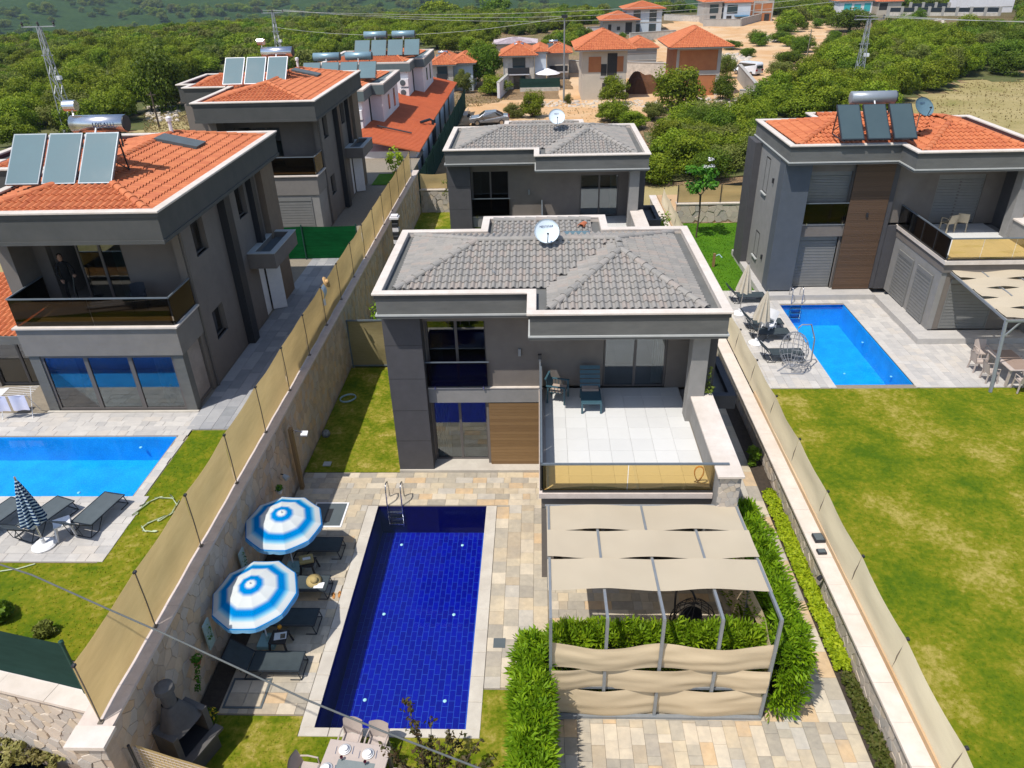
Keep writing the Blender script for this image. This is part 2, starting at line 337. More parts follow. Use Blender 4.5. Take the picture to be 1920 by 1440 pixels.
# ------------------------------------------------------------------ generators used all over the place
def turf(name, rects, z, m, label, n_per=70, hmin=0.010, hmax=0.024, cat=None):
    """one lawn: soil sheet rectangles plus short blades, a single countless mass"""
    J = MB(); R = random.Random(hash(name) % 999)
    for (x0, y0, x1, y1) in rects:
        J.add([(x0,y0,z),(x1,y0,z),(x1,y1,z),(x0,y1,z)], [(0,1,2,3)], 0.5)
        for _ in range(int(abs((x1-x0)*(y1-y0))*n_per)):
            x = R.uniform(x0+0.03, x1-0.03); y = R.uniform(y0+0.03, y1-0.03); a = R.uniform(0, 6.28)
            for k in range(3):
                a += 2.1; h = R.uniform(hmin, hmax); wd = 0.012+h*0.18; l = R.uniform(0.2, 0.9)*h
                dx, dy = math.cos(a), math.sin(a)
                J.add([(x-dy*wd, y+dx*wd, z), (x+dy*wd, y-dx*wd, z), (x+dx*l, y+dy*l, z+h)], [(0,1,2)], R.uniform(0.3, 1))
    return obj(name, J, m, kind='stuff', label=label, cat=None)
UNIT = MB().box(-0.5,-0.5,0, 0.5,0.5,1)
def paver_unit():
    e = 0.012; J = MB()
    J.add([(-.5,-.5,0),(.5,-.5,0),(.5,.5,0),(-.5,.5,0),(-.5,-.5,.8),(.5,-.5,.8),(.5,.5,.8),(-.5,.5,.8),(-.5+e,-.5+2*e,1),(.5-e,-.5+2*e,1),(.5-e,.5-2*e,1),(-.5+e,.5-2*e,1)],
        [(0,1,5,4),(1,2,6,5),(2,3,7,6),(3,0,4,7),(4,5,9,8),(5,6,10,9),(6,7,11,10),(7,4,8,11),(8,9,10,11)])
    return J
PAVU = paver_unit()
def pave(rects, z, along='x', L=0.61, Wd=0.305, th=0.03, gap=0.004, seed=1, lens=(1,1,.8,0.5,0.75,.4,1.2), uneven=0.004):
    """running courses of rectangular slabs inside the rectangles -> piece list"""
    R = random.Random(seed); items = []
    for (x0, y0, x1, y1) in rects:
        if along == 'x': a0, a1, b0, b1 = x0, x1, y0, y1
        else: a0, a1, b0, b1 = y0, y1, x0, x1
        nb = max(1, round((b1-b0)/Wd)); wb = (b1-b0)/nb
        for j in range(nb):
            bc = b0+(j+.5)*wb; a = a0-R.uniform(0, L)
            while a < a1-0.02:
                ln = L*R.choice(lens); s, e = max(a, a0), min(a+ln, a1); a += ln
                if e-s < 0.05: continue
                c = (s+e)/2; sx, sy = (e-s-gap, wb-gap)
                M = (Matrix.Translation((c, bc, z)) @ Matrix.Diagonal((sx, sy, th+R.uniform(-uneven, uneven), 1))) if along == 'x' else \
                    (Matrix.Translation((bc, c, z)) @ Matrix.Diagonal((sy, sx, th+R.uniform(-uneven, uneven), 1)))
                items.append((PAVU, M))
    return items
def sheet(rects, z):
    J = MB()
    for (x0, y0, x1, y1) in rects: J.add([(x0,y0,z),(x1,y0,z),(x1,y1,z),(x0,y1,z)], [(0,1,2,3)])
    return J
def voronoi_cells(Wd, Ht, size, seed, squash=1.0):
    """irregular stones filling a Wd x Ht rectangle -> list of (centre, polygon)"""
    R = random.Random(seed); nx = max(1, round(Wd/size)); ny = max(1, round(Ht/(size*squash)))
    P = {}
    for i in range(-1, nx+1):
        for j in range(-1, ny+1):
            P[i, j] = ((i+.5+R.uniform(-.38, .38)+(0.25 if j % 2 else -0.25))*Wd/nx, (j+.5+R.uniform(-.36, .36))*Ht/ny)
    out = []
    for i in range(nx):
        for j in range(ny):
            c = P[i, j]; poly = [(0, 0), (Wd, 0), (Wd, Ht), (0, Ht)]
            for di in range(-2, 3):
                for dj in range(-2, 3):
                    q = P.get((i+di, j+dj))
                    if q is None or (di == 0 and dj == 0): continue
                    mx, my = (c[0]+q[0])/2, (c[1]+q[1])/2; nx_, ny_ = q[0]-c[0], q[1]-c[1]
                    new = []
                    for k in range(len(poly)):
                        a, b = poly[k], poly[(k+1) % len(poly)]
                        da = (a[0]-mx)*nx_+(a[1]-my)*ny_; db = (b[0]-mx)*nx_+(b[1]-my)*ny_
                        if da <= 0: new.append(a)
                        if (da < 0) != (db < 0):
                            t = da/(da-db); new.append((a[0]+(b[0]-a[0])*t, a[1]+(b[1]-a[1])*t))
                    poly = new
                    if len(poly) < 3: break
                if len(poly) < 3: break
            if len(poly) >= 3: out.append((c, poly))
    return out
def stone_face(items, o, ux, uz, n, Wd, Ht, size, seed, squash=0.75, depth=(0.025, 0.07), gap=0.005):
    """facing stones on the wall rectangle at o, along ux and uz, standing proud along n"""
    R = random.Random(seed); ux, uz, n, o = Vector(ux), Vector(uz), Vector(n), Vector(o)
    for c, poly in voronoi_cells(Wd, Ht, size, seed, squash):
        cx = sum(p[0] for p in poly)/len(poly); cy = sum(p[1] for p in poly)/len(poly)
        d = R.uniform(*depth); J = MB(); k = len(poly)
        def sh(p, g):
            vx, vy = p[0]-cx, p[1]-cy; l = math.hypot(vx, vy) or 1; f = max(0.1, 1-g/l); return vx*f, vy*f
        b = [ux*x+uz*y for x, y in (sh(p, gap) for p in poly)]
        t = [ux*x+uz*y+n*d*0.75 for x, y in (sh(p, gap*1.3) for p in poly)]
        t2 = [ux*x+uz*y+n*(d*R.uniform(.9, 1.1)) for x, y in (sh(p, gap*2.6) for p in poly)]
        J.add(b+t+t2, [(i, (i+1) % k, k+(i+1) % k, k+i) for i in range(k)]+[(k+i, k+(i+1) % k, 2*k+(i+1) % k, 2*k+i) for i in range(k)]+[tuple(range(2*k, 3*k))])
        items.append((J, Matrix.Translation(o+ux*cx+uz*cy)))
def leaf_cloud(J, c, rad, n, size, R, flat=0.0, up=0.3, shell=0.55, lean=None):
    """n leaf faces spread through an ellipsoid, denser to its outside"""
    c = Vector(c)
    for _ in range(n):
        d = Vector((R.gauss(0, 1), R.gauss(0, 1), R.gauss(0, 1))); d.normalize()
        if d.z < -0.55: d.z *= 0.4
        r = shell+(1.05-shell)*R.random()**0.6
        p = c+Vector((d.x*rad[0]*r, d.y*rad[1]*r, d.z*rad[2]*r))
        nrm = (d+Vector((R.gauss(0, .6), R.gauss(0, .6), R.gauss(up, .6)))).normalized()
        t = nrm.cross(Vector((R.gauss(0, 1), R.gauss(0, 1), R.gauss(0, 1))))
        if t.length < 1e-3: continue
        t.normalize(); b = nrm.cross(t); s = size*R.uniform(.6, 1.35)
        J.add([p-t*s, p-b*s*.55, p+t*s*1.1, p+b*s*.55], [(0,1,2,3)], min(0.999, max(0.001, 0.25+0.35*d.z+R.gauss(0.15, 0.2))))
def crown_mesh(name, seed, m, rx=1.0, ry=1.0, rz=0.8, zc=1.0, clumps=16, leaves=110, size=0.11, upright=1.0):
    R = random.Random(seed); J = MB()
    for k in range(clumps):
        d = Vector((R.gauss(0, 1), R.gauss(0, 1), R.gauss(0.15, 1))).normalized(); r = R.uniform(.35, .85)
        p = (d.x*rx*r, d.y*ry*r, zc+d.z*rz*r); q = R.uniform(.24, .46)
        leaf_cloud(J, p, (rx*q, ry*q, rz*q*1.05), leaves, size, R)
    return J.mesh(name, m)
def trunk_mesh(name, seed, h=1.0, r=0.07, limbs=4, spread=0.5):
    R = random.Random(seed); J = MB()
    J.tube([(0,0,-0.3), (R.uniform(-.05,.05), R.uniform(-.05,.05), h*.5), (R.uniform(-.1,.1), R.uniform(-.1,.1), h)], [r*1.2, r, r*.6], 7)
    for k in range(limbs):
        a = 6.28*k/limbs+R.uniform(-.4, .4); z0 = h*R.uniform(.5, .9); l = spread*R.uniform(.7, 1.2)
        J.tube([(0,0,z0), (math.cos(a)*l*.5, math.sin(a)*l*.5, z0+l*.35), (math.cos(a)*l, math.sin(a)*l, z0+l*.75)], [r*.55, r*.4, r*.2], 5)
    return J.mesh(name, M_BARK)
# ------------------------------------------------------------------ terrain
def sm(a, b, x):
    t = min(1, max(0, (x-a)/(b-a))); return t*t*(3-2*t)
def terr_h(x, y):
    d = math.hypot(x, y)
    near = 2.4*sm(-14, -26, x)*sm(85, 55, y)+1.0*sm(10, 22, x)*sm(80, 50, y)-0.35*sm(60, 75, y)*sm(-20, -6, x)
    near += 0.5*sm(60, 120, d)*mnoise.noise((x*.02, y*.02, 3))
    # plateau edge, valley, far slopes
    edge = 205+25*mnoise.noise((x*.006, 1.7, 0))+max(0, x)*0.55
    z = near-62*sm(edge, edge+420, d)
    z += 150*sm(880, 2300, d+260*mnoise.noise((x*.0016, y*.0016, 9)))*(0.75+0.45*mnoise.noise((x*.0012, 0.3, 5)))
    z += (12*mnoise.noise((x*.008, y*.008, 1))+6*mnoise.noise((x*.02, y*.02, 2)))*sm(500, 900, d)
    return z
def build_terrain():
    ys = [57.5]
    while ys[-1] < 2600: ys.append(ys[-1]+max(2.5, (ys[-1]-50)*0.055))
    ts = [(-1+2*i/110) for i in range(111)]
    J = MB(); nx = len(ts)
    vs = []
    for y in ys:
        half = 60+y*1.05
        for t in ts:
            x = half*t; vs.append((x, y, terr_h(x, y)))
    J.add(vs, [(j*nx+i, j*nx+i+1, (j+1)*nx+i+1, (j+1)*nx+i) for j in range(len(ys)-1) for i in range(nx-1)])
    m, n, out = _nodes('scrub_ground'); p = n.nodes.new('ShaderNodeBsdfPrincipled'); n.links.new(p.outputs[0], out.inputs[0])
    dirt = _ramp(n, [(0.35, (0.40,0.25,0.125)), (0.5, (0.52,0.36,0.21)), (0.62, (0.36,0.29,0.13)), (0.75, (0.22,0.21,0.06))], _noise(n, 0.05, 5, 0.65, coord='World'))
    wood = _ramp(n, [(0.3, (0.018,0.045,0.010)), (0.55, (0.038,0.078,0.014)), (0.75, (0.062,0.105,0.022)), (0.93, (0.17,0.16,0.07))], _noise(n, 0.045, 8, 0.8, coord='World'))
    g = n.nodes.new('ShaderNodeNewGeometry'); ln = n.nodes.new('ShaderNodeVectorMath'); ln.operation = 'LENGTH'; n.links.new(g.outputs['Position'], ln.inputs[0])
    mr = n.nodes.new('ShaderNodeMapRange'); mr.inputs[1].default_value = 170; mr.inputs[2].default_value = 300; n.links.new(ln.outputs['Value'], mr.inputs[0])
    n.links.new(_mix(n, dirt, wood, mr.outputs[0]), p.inputs['Base Color']); p.inputs['Roughness'].default_value = 0.95; p.inputs['Specular IOR Level'].default_value = 0.1
    n.links.new(_bump(n, _noise(n, 0.12, 8, 0.8, coord='World'), 1.0, 4.0), p.inputs['Normal'])
    o = obj('terrain', J, m, kind='structure', smooth=True)
    # flanks beside and before the plots
    J = MB()
    for (x0, x1, z) in ((-120, -24.2, 2.3), (32, 130, 0.95)):
        J.grid(lambda a, b: (x0+(x1-x0)*a, -10+67.6*b, z if b < .99 else terr_h(x0+(x1-x0)*a, 57.6)), 6, 6)
    obj('plot_flank_ground', J, M_FIELD, kind='structure')
    J = MB(); J.grid(lambda a, b: (-60+120*a, -14+23.6*b, 0.25+0.12*mnoise.noise((a*40, b*9, 4))-0.6*(1-sm(-9, -8.4, -60+120*a))*0 - (0.9 if -8.9 < -60+120*a else 0)), 120, 20)
    obj('roadside_ground', J, M_DIRT, kind='structure')
    obj('back_verge', sheet([(-24.5,52.0,32,58.0)], 0.02), M_FIELD, kind='structure')
build_terrain()
# ------------------------------------------------------------------ main plot
PX0, PX1, PY0, PY1 = -5.50, -1.84, 10.99, 19.27
pav = obj('paving', sheet([(-8.55,19.27,0.2,21.12),(-8.1,11.32,-5.8,19.27),(-1.55,12.12,0.2,19.27),(0.2,6.5,7.5,31),(-8.55,7.0,-8.1,19.27)], 0.0), M_GROUT, kind='structure')
it = pave([(-8.5,19.3,0.17,21.1),(-8.0,11.34,-5.86,19.3)], 0.002, 'x', seed=3)+pave([(-1.48,12.14,0.17,19.3)], 0.002, 'y', L=0.46, Wd=0.40, seed=4, lens=(1,1.3,1,0.7))
it += pave([(0.19,6.8,7.42,11.3)], 0.002, 'y', L=0.56, Wd=0.31, seed=5)+pave([(0.19,11.3,5.35,16)], 0.002, 'x', seed=6)+pave([(5.35,11.3,7.42,31)], 0.002, 'y', L=0.8, Wd=0.41, seed=7)
pieces('paver', it, M_PAV, pav, 300)
obj('soil_bed', sheet([(-8.56,9.0,-8.02,18.2)], 0.012), M_SOIL, kind='structure')
turf('side_lawn', [(-8.56,21.13,-5.05,28.95)], 0.02, M_LAWNM, 'lawn strip between the stone wall and the grey-roofed villa', 70)
turf('front_lawn', [(-8.0,6.6,-5.86,11.3),(-5.86,6.6,-1.5,10.76),(-1.5,6.6,0.25,12.1)], 0.02, M_LAWNM, 'patchy lawn around the near end of the dark blue pool', 80)
turf('rear_lawn', [(-8.56,28.98,7.8,37.5),(-8.56,37.5,-4.9,52),(5.6,37.5,7.8,52)], 0.05, M_LAWNM, 'lawn behind the grey-roofed villa', 30)
def mat_tile(name, c, grout_c=None):
    return mat(name, c, tuple(x*.75 for x in c), 9, 0.3, spec=0.5, coord=W)
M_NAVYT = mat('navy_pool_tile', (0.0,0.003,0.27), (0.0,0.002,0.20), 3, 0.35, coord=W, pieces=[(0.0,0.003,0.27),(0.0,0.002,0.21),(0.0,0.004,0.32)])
M_NAVYW = mat('dimmed_pool_wall_tile', (0.0,0.001,0.085), (0.0,0.001,0.060), 6, 0.35, coord=W)  # pool wall tile; shade and water dimming are put into its dark colour
M_NAVYG = mat('blue_pool_grout', (0.022,0.10,0.52), (0.014,0.065,0.40), 5, 0.6, coord=W)
M_AQUA = None
def mosaic(name, c, g):
    m, n, out = _nodes(name); p = n.nodes.new('ShaderNodeBsdfPrincipled'); n.links.new(p.outputs[0], out.inputs[0])
    v = n.nodes.new('ShaderNodeTexVoronoi'); v.feature = 'F1'; v.inputs['Scale'].default_value = 22
    n.links.new(n.nodes.new('ShaderNodeNewGeometry').outputs['Position'], v.inputs[0])
    a = _mix(n, c, g, _ramp(n, [(0.3,(0,0,0)),(0.75,(0.7,)*3)], v.outputs['Distance']))
    # light ripples on the floor come from the water surface; the tile itself only varies slightly
    a = _mix(n, a, _ramp(n, [(0.35,(0.85,0.88,0.9)),(0.65,(1.12,1.1,1.08))], _noise(n, 1.6, 4, coord='World')), 1.0, 'MULTIPLY')
    n.links.new(a, p.inputs['Base Color']); p.inputs['Roughness'].default_value = 0.35
    MATS[name] = m; return m
M_AQUA = mosaic('aqua_pool_mosaic', (0.0,0.33,0.80), (0.03,0.45,0.85))
M_WATER = mat_glass('pool_water', (0.90,0.96,1.0), 0.0, 0.015, 0.10, 2.2)
M_WATERA = mat_glass('aqua_pool_water', (0.72,0.93,1.0), 0.0, 0.02, 0.25, 2.6)
def pool(name, label, x0, y0, x1, y1, z, depth, wm, water, lights, cope, tiles=None, lightfloor=True):
    t = thing(name, label, 'pool', ((x0+x1)/2, (y0+y1)/2, z)); hx, hy = (x1-x0)/2, (y1-y0)/2
    B = MB(); zb = -depth
    B.add([(-hx,-hy,0),(hx,-hy,0),(hx,hy,0),(-hx,hy,0),(-hx,-hy,zb),(hx,-hy,zb),(hx,hy,zb),(-hx,hy,zb)], [(4,5,6,7),(0,4,7,3),(3,7,6,2),(2,6,5,1),(1,5,4,0)])
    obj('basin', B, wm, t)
    if tiles:
        tw, tl = 0.1664, 0.331; items = []; P = paver_unit()
        obj('grout_bed', sheet([(-hx,-hy,hx,hy)], zb+0.004), M_NAVYG, t)
        for i in range(int(2*hx/tw)):
            for j in range(-1, int(2*hy/tl)+1):
                y = -hy+(j+.5+(0.5 if i % 2 else 0))*tl; ya, yb = max(-hy, y-tl/2), min(hy, y+tl/2)
                if yb-ya < .06: continue
                items.append((P, Matrix.Translation((-hx+(i+.5)*tw, (ya+yb)/2, zb+0.003)) @ Matrix.Diagonal((tw-.014, yb-ya-.014, .008, 1))))
        pieces('pool_tile', items, M_NAVYT, t, 300, t.location)
    obj('water', MB().grid(lambda a, b: (-hx+2*hx*a, -hy+2*hy*b, -0.07), 2, 2), water, t)
    for (lx, ly, lz) in lights:
        obj('pool_light', MB().lathe([(0.05,0),(0.05,.02),(0.035,.03),(0.0,.034)], 12, (lx, ly, lz)), mat('aqua_lamp_lens', (.45,.78,.80), None, 4, .3), t)
    for k, (M) in enumerate(cope): 
        o = obj('coping_slab', PAVU.mesh('coping_slab', M_COPE) if k == 0 else cope_me[0], None, t); o.matrix_local = M
        if k == 0: cope_me = [o.data]
    return t
def cope_slabs(x0, y0, x1, y1, wl, wr, wn, wf, L=0.75, ox=0, oy=0):
    out = []
    def run(ax, a0, a1, b0, b1):
        n = max(1, round((a1-a0)/L)); l = (a1-a0)/n
        for i in range(n):
            c = a0+(i+.5)*l
            out.append(Matrix.Translation((c-ox, (b0+b1)/2-oy, -0.06)) @ Matrix.Diagonal((l-.006, b1-b0, .10, 1)) if ax == 'x' else Matrix.Translation(((b0+b1)/2-ox, c-oy, -0.06)) @ Matrix.Diagonal((b1-b0, l-.006, .10, 1)))
    if wn: run('x', x0-wl, x1+wr, y0-wn, y0)
    if wf: run('x', x0-wl, x1+wr, y1, y1+wf)
    if wl: run('y', y0, y1, x0-wl, x0)
    if wr: run('y', y0, y1, x1, x1+wr)
    return out
cx, cy = (PX0+PX1)/2, (PY0+PY1)/2
fl = [tuple(a-b for a, b in zip(G(u, v, -1.15), (cx, cy, 0.0))) for u, v in ((753,1021),(867,1022),(720,1151),(851,1152),(684,1312),(834,1314))]
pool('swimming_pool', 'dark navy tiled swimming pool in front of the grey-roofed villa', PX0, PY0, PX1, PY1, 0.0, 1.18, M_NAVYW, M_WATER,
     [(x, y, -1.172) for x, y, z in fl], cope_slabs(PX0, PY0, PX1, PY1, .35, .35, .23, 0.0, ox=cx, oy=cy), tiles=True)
# ------------------------------------------------------------------ left plot (raised)
LZ = 2.6
lp = obj('left_terrace_paving', sheet([(-24.5,19.66,-9.2,60),(-24.5,13.85,-11.4,16.57),(-11.95,16.5,-11.55,20.0)], LZ), M_GROUT, kind='structure')
it = pave([(-24,19.7,-11.6,21.1),(-24,13.87,-11.42,16.55),(-11.9,16.55,-11.58,19.7)], LZ+.002, 'x', seed=13)
it2 = pave([(-11.8,20.05,-9.25,40)], LZ+.002, 'y', L=0.8, Wd=.41, seed=14)
pieces('paver', it, M_PAVG, lp, 260); pieces('path_paver', it2, mat('slate_path_paver', (.34,.34,.345), (.22,.225,.235), 2.4, .8, .3, 30, coord=W, pieces=[(.30,.30,.31),(.24,.245,.255),(.36,.355,.35),(.20,.21,.22)]), lp, 40)
turf('left_lawn', [(-10.3,9.85,-9.15,20.02),(-11.56,10.15,-10.3,20.02),(-13.0,10.5,-11.56,13.83),(-14.5,10.8,-13.0,13.83),(-24.5,12.8,-14.5,13.83)], LZ+.01, M_LAWNR, 'patchy lawn beside the left neighbour pool', 60)
obj('left_plot_bank', MB().box(-12,10.2,0,-9.3,13.5,LZ-.02).box(-24.5,11.6,0,-12,13.5,LZ-.025).box(-24.5,21,0,-9.3,57,LZ-.05), M_DIRT, kind='structure')
lcx, lcy = (-24-11.9)/2, (16.57+19.66)/2
pool('swimming_pool', 'bright blue swimming pool below the glass-walled terracotta-roofed villa', -24, 16.57, -11.9, 19.66, LZ, 0.95, M_AQUA, M_WATERA,
     [(GX(100,883,-13.5).x*0-14.6+17.95, -0.2, -.945), (-12.25-lcx, -.15, -.945), (-13.2-lcx, 1.42, -.35)], [])
# ------------------------------------------------------------------ right plot
RZ = 1.1
turf('right_lawn', [(8.45,4.0,31,25.02)], RZ, M_LAWNR, 'wide patchy lawn behind the cream screen on the right', 50, 0.010, 0.024)
rp = obj('right_terrace_paving', sheet([(8.4,25.02,11.35,34.7),(14.6,25.02,31,34.7),(11.3,25.02,14.7,25.3),(11.3,32.9,14.7,34.7)], RZ), M_GROUT, kind='structure')
RPX0, RPX1, RPY0, RPY1 = 11.55, 14.55, 24.86+.3, 33.0
it = pave([(8.45,25.05,RPX0-.02,34.66),(RPX1+.02,25.05,22.5,34.66),(RPX0-.02,33.02,RPX1+.02,34.66)], RZ+.002, 'y', L=.61, Wd=.305, seed=21)
pieces('paver', it, M_PAVG, rp, 300)
pool('swimming_pool', 'bright blue swimming pool below the villa with grey roller shutters', RPX0, RPY0, RPX1, RPY1, RZ, 1.15, M_AQUA, M_WATERA,
     [(1.42, 0.9, -.55), (1.42, -2.2, -.55), (-.1, 2.6, -1.14), (.1, -.9, -1.14)], [])
turf('rear_right_lawn', [(8.4,34.7,11.0,45.5),(11.0,40.2,24,45.5)], RZ, M_LAWNG, 'lush green lawn behind the villa with roller shutters', 60, .02, .06)
obj('right_plot_bank', MB().box(8.3,35,0,31,52,RZ-.03).box(8.3,4,0,31,24.9,RZ-.03), M_DIRT, kind='structure')
# ------------------------------------------------------------------ boundary walls and fences
def wavy(J, p, q, z0, z1, amp, seed, nu=10, nv=6, sag=0.05, nrm=(1,0,0), lean=0.0):
    p, q, nrm = Vector(p), Vector(q), Vector(nrm)
    def fn(a, b):
        s = math.sin(math.pi*a); zt = z1-sag*s*(1+.3*math.sin(seed*3.1))
        z = z0+(zt-z0)*b
        return tuple(p.lerp(q, a)+nrm*(amp*s*math.sin(b*5+seed)*math.sin(math.pi*b)+lean*b+amp*.5*mnoise.noise((a*3+seed, b*2, 1)))+Vector((0,0,z)))
    return J.grid(fn, nu, nv)
wl = thing('stone_boundary_wall', 'tall stone-faced boundary wall under the tan screen, beside the striped parasols', 'wall', (-8.55, 8.9, 0))
obj('core', MB().box(-.62, 0, -.3, -.05, 43.3, 2.93), M_MORT, wl)
it = []
stone_face(it, (-.05, 0.02, 0.02), (0,1,0), (0,0,1), (1,0,0), 43.2, 2.9, 0.33, 31, 0.85, (0.008, 0.03))
stone_face(it, (-.62, 0, 0.4), (1,0,0), (0,0,1), (0,-1,0), .57, 2.5, 0.3, 32)
pieces('stone', it, M_STONE, wl, 300, wl.location)
CAPS = MB().box(-.5,-.5,0,.5,.5,1).mesh('cap_slab', M_CAPG)
for k in range(40):
    o = obj('cap_slab', CAPS, None, wl); l = 43.6/40; o.matrix_local = Matrix.Translation((-.325, -.12+(k+.5)*l, 2.932)) @ Matrix.Diagonal((.72, l-.006, .075+.002*(k % 2), 1))
def screen_fence(name, label, x, ys, z0, z1, m, side, post_m=None, seed=0, group=None, sag=.05, lean=0.0, base=.05):
    t = thing(name, label, 'fence', (x, ys[0], z0), group=group); R = random.Random(seed); post_m = post_m or mat('taupe_post', (.16,.13,.10))
    for a, b in zip(ys[:-1], ys[1:]):
        obj('screen_panel', wavy(MB(), (0,a-ys[0],0), (0,b-ys[0],0), base, z1-z0, .05, R.uniform(0,9), sag=sag*R.uniform(.5,1.4), lean=lean), m, t, smooth=True)
    P = MB().tube([(0,0,-.05),(side*.01,0,(z1-z0)*.5),(lean,0,z1-z0+.03)], .014, 6).box(-.05,-.05,-.02,.05,.05,.02).mesh('post', post_m)
    Cp = MB().box(-.03,-.04,0,.03,.04,.05).mesh('clip', M_BLK)
    for y in ys:
        o = obj('post', P, None, t); o.location = (side*.035, y-ys[0], 0)
        o = obj('clip', Cp, None, t); o.location = (side*.035+lean, y-ys[0], z1-z0-.02)
    return t
ysL = [9.0, 11.42]+[14.05+2.62*k for k in range(15)]
screen_fence('screen_fence', 'long tan fabric screen fence on the stone boundary wall', -8.82, ysL, 3.01, 4.68, M_SCREEN, 1, seed=5)
J = MB()
wr = thing('stone_boundary_wall', 'low stone wall with broad pale capstones beside the lime ground cover', 'wall', (7.9, 6.5, 0))
obj('core', MB().box(.03, 0, -.3, .36, 46, .85), M_MORT, wr)
it = []; stone_face(it, (.03, 46, 0.0), (0,-1,0), (0,0,1), (-1,0,0), 46, .84, .30, 41, .8, (.008, .028))
pieces('stone', it, M_STONEL, wr, 230, wr.location)
for k in range(44):
    l = 46/44; o = obj('cap_slab', (CAPS2 if k else MB().box(-.5,-.5,0,.5,.5,1).mesh('cap_slab', M_CAP)), None, wr)
    if k == 0: CAPS2 = o.data
    o.matrix_local = Matrix.Translation((.16, (k+.5)*l, .852)) @ Matrix.Diagonal((.50, l-.006, .07+.002*(k % 2), 1))
ysR = [6.6+2.72*k for k in range(17)]
screen_fence('screen_fence', 'cream fabric screen fence sagging between posts along the right lawn', 8.33, ysR, .92, 2.05, M_SCREENP, 1, seed=8, sag=.10, lean=.12)
# green mesh fence posts showing behind the cream screen
# rubble wall and net fence along the road, in front of the left plot
rb = thing('rubble_wall', 'pale rubble retaining wall along the road below the dark green net', 'wall', (-9.2, 9.46, 0), math.atan2(.46*.5, -2.06)-math.pi)
ang = math.pi+math.atan2(-.35, 2.06)
rb.rotation_euler = (0, 0, math.atan2(-0.46, 2.06))
obj('core', MB().box(-16, .08, -.2, 0, 1.0, 2.62), M_MORT, rb)
it = []; stone_face(it, (-12, .08, .2), (1,0,0), (0,0,1), (0,-1,0), 12, 2.42, .30, 51, .75, (.012, .05))
pieces('stone', it, M_STONEL, rb, 200, rb.location)
for k in range(9): obj('cap_slab', MB().box(-(k+1)*1.3+.004, -.06, 2.62, -k*1.3-.004, .66, 2.70+.003*(k % 2)), M_CAP, rb)
gf = thing('net_fence', 'dark green net fence on the rubble wall along the road', 'fence', (-9.3, 9.85, 2.7)); gf.rotation_euler = (0,0,math.atan2(-0.46, 2.06))
for k in range(4):
    obj('net_panel', wavy(MB(), (-.4-2.4*(k+1),0,0), (-.4-2.4*k,0,0), .03, 1.45, .03, k*2., nrm=(0,1,0), sag=.02), M_TEALNET, gf, smooth=True)
    obj('post', MB().tube([(-.4-2.4*k,-.03,0),(-.4-2.4*k,-.03,1.55)], .035, 8).lathe([(.05,1.5),(.05,1.58),(.0,1.62)], 8, (-.4-2.4*k,-.03,0)), mat('green_post', (.01,.06,.045)), gf)
for z in (.5, 1.0): pass
# main wall end block toward the road and its tan wrap
eb = thing('wall_end_pier', 'stone pier with white capstone closing the tall boundary wall at the road', 'pier', (-8.85, 8.45, 0))
obj('core', MB().box(-.33,.1,-.5,.33,.42,2.9), M_MORT, eb)
it = []; stone_face(it, (-.33,.1,.1), (1,0,0), (0,0,1), (0,-1,0), .66, 2.8, .28, 61, .75, (.012,.05)); pieces('stone', it, M_STONEL, eb, 60, eb.location)
obj('cap_slab', MB().box(-.40,0,2.92,.40,.47,3.012), M_CAP, eb)
# front boundary: short white wall and tan mesh fence
ff = thing('mesh_fence', 'tan screen fence with wire mesh along the road front', 'fence', (-8.42, 9.05, 0)); ff.rotation_euler = (0,0,math.atan2(-0.55, 2.06))
obj('low_wall', MB().box(-.1,-.35,-.6,9,.1,.95), M_STONEL, ff); obj('cap_slab', MB().box(-.15,-.42,.95,9.05,.15,1.03), M_CAP, ff)
obj('screen_panel', wavy(MB(), (.1,0,0), (2.5,0,0), 1.03, 2.25, .04, 2., nrm=(0,1,0), sag=.03), M_SCREEN, ff, smooth=True)
obj('screen_panel', wavy(MB(), (2.5,0,0), (5,0,0), 1.03, 2.25, .04, 5., nrm=(0,1,0), sag=.03), M_SCREEN, ff, smooth=True)
Wm = MB()
for k in range(50): Wm.bar((.1+k*.1,-.06,1.05), (.1+k*.1,-.06,2.28), .006)
for k in range(13): Wm.bar((.1,-.06,1.05+k*.1), (5,-.06,1.05+k*.1), .006)
obj('wire_mesh', Wm, M_CAPG, ff)
for x in (.05, 2.5, 5.0): obj('post', MB().tube([(x,-.1,1.0),(x,-.1,2.36)], .03, 8), M_BLK, ff)
# ------------------------------------------------------------------ villa building kit
def inset(poly, d):
    """offset a counter-clockwise outline inwards"""
    out = []; n = len(poly)
    for i in range(n):
        p0, p1, p2 = Vector(poly[i-1]), Vector(poly[i]), Vector(poly[(i+1) % n])
        e1, e2 = (p1-p0).normalized(), (p2-p1).normalized(); n1, n2 = Vector((-e1.y, e1.x)), Vector((-e2.y, e2.x))
        out.append(tuple(p1+(n1+n2)*(d/max(0.2, 1+n1.dot(n2)))))
    return out
def ring(J, poly, d, z0, z1):
    a = poly; b = inset(poly, d); n = len(a)
    vs = [(x,y,z0) for x, y in a]+[(x,y,z1) for x, y in a]+[(x,y,z1) for x, y in b]+[(x,y,z0) for x, y in b]
    fs = []
    for i in range(n):
        k = (i+1) % n
        fs += [(i,k,n+k,n+i), (n+i,n+k,2*n+k,2*n+i), (2*n+i,2*n+k,3*n+k,3*n+i), (3*n+i,3*n+k,k,i)]
    return J.add(vs, fs)
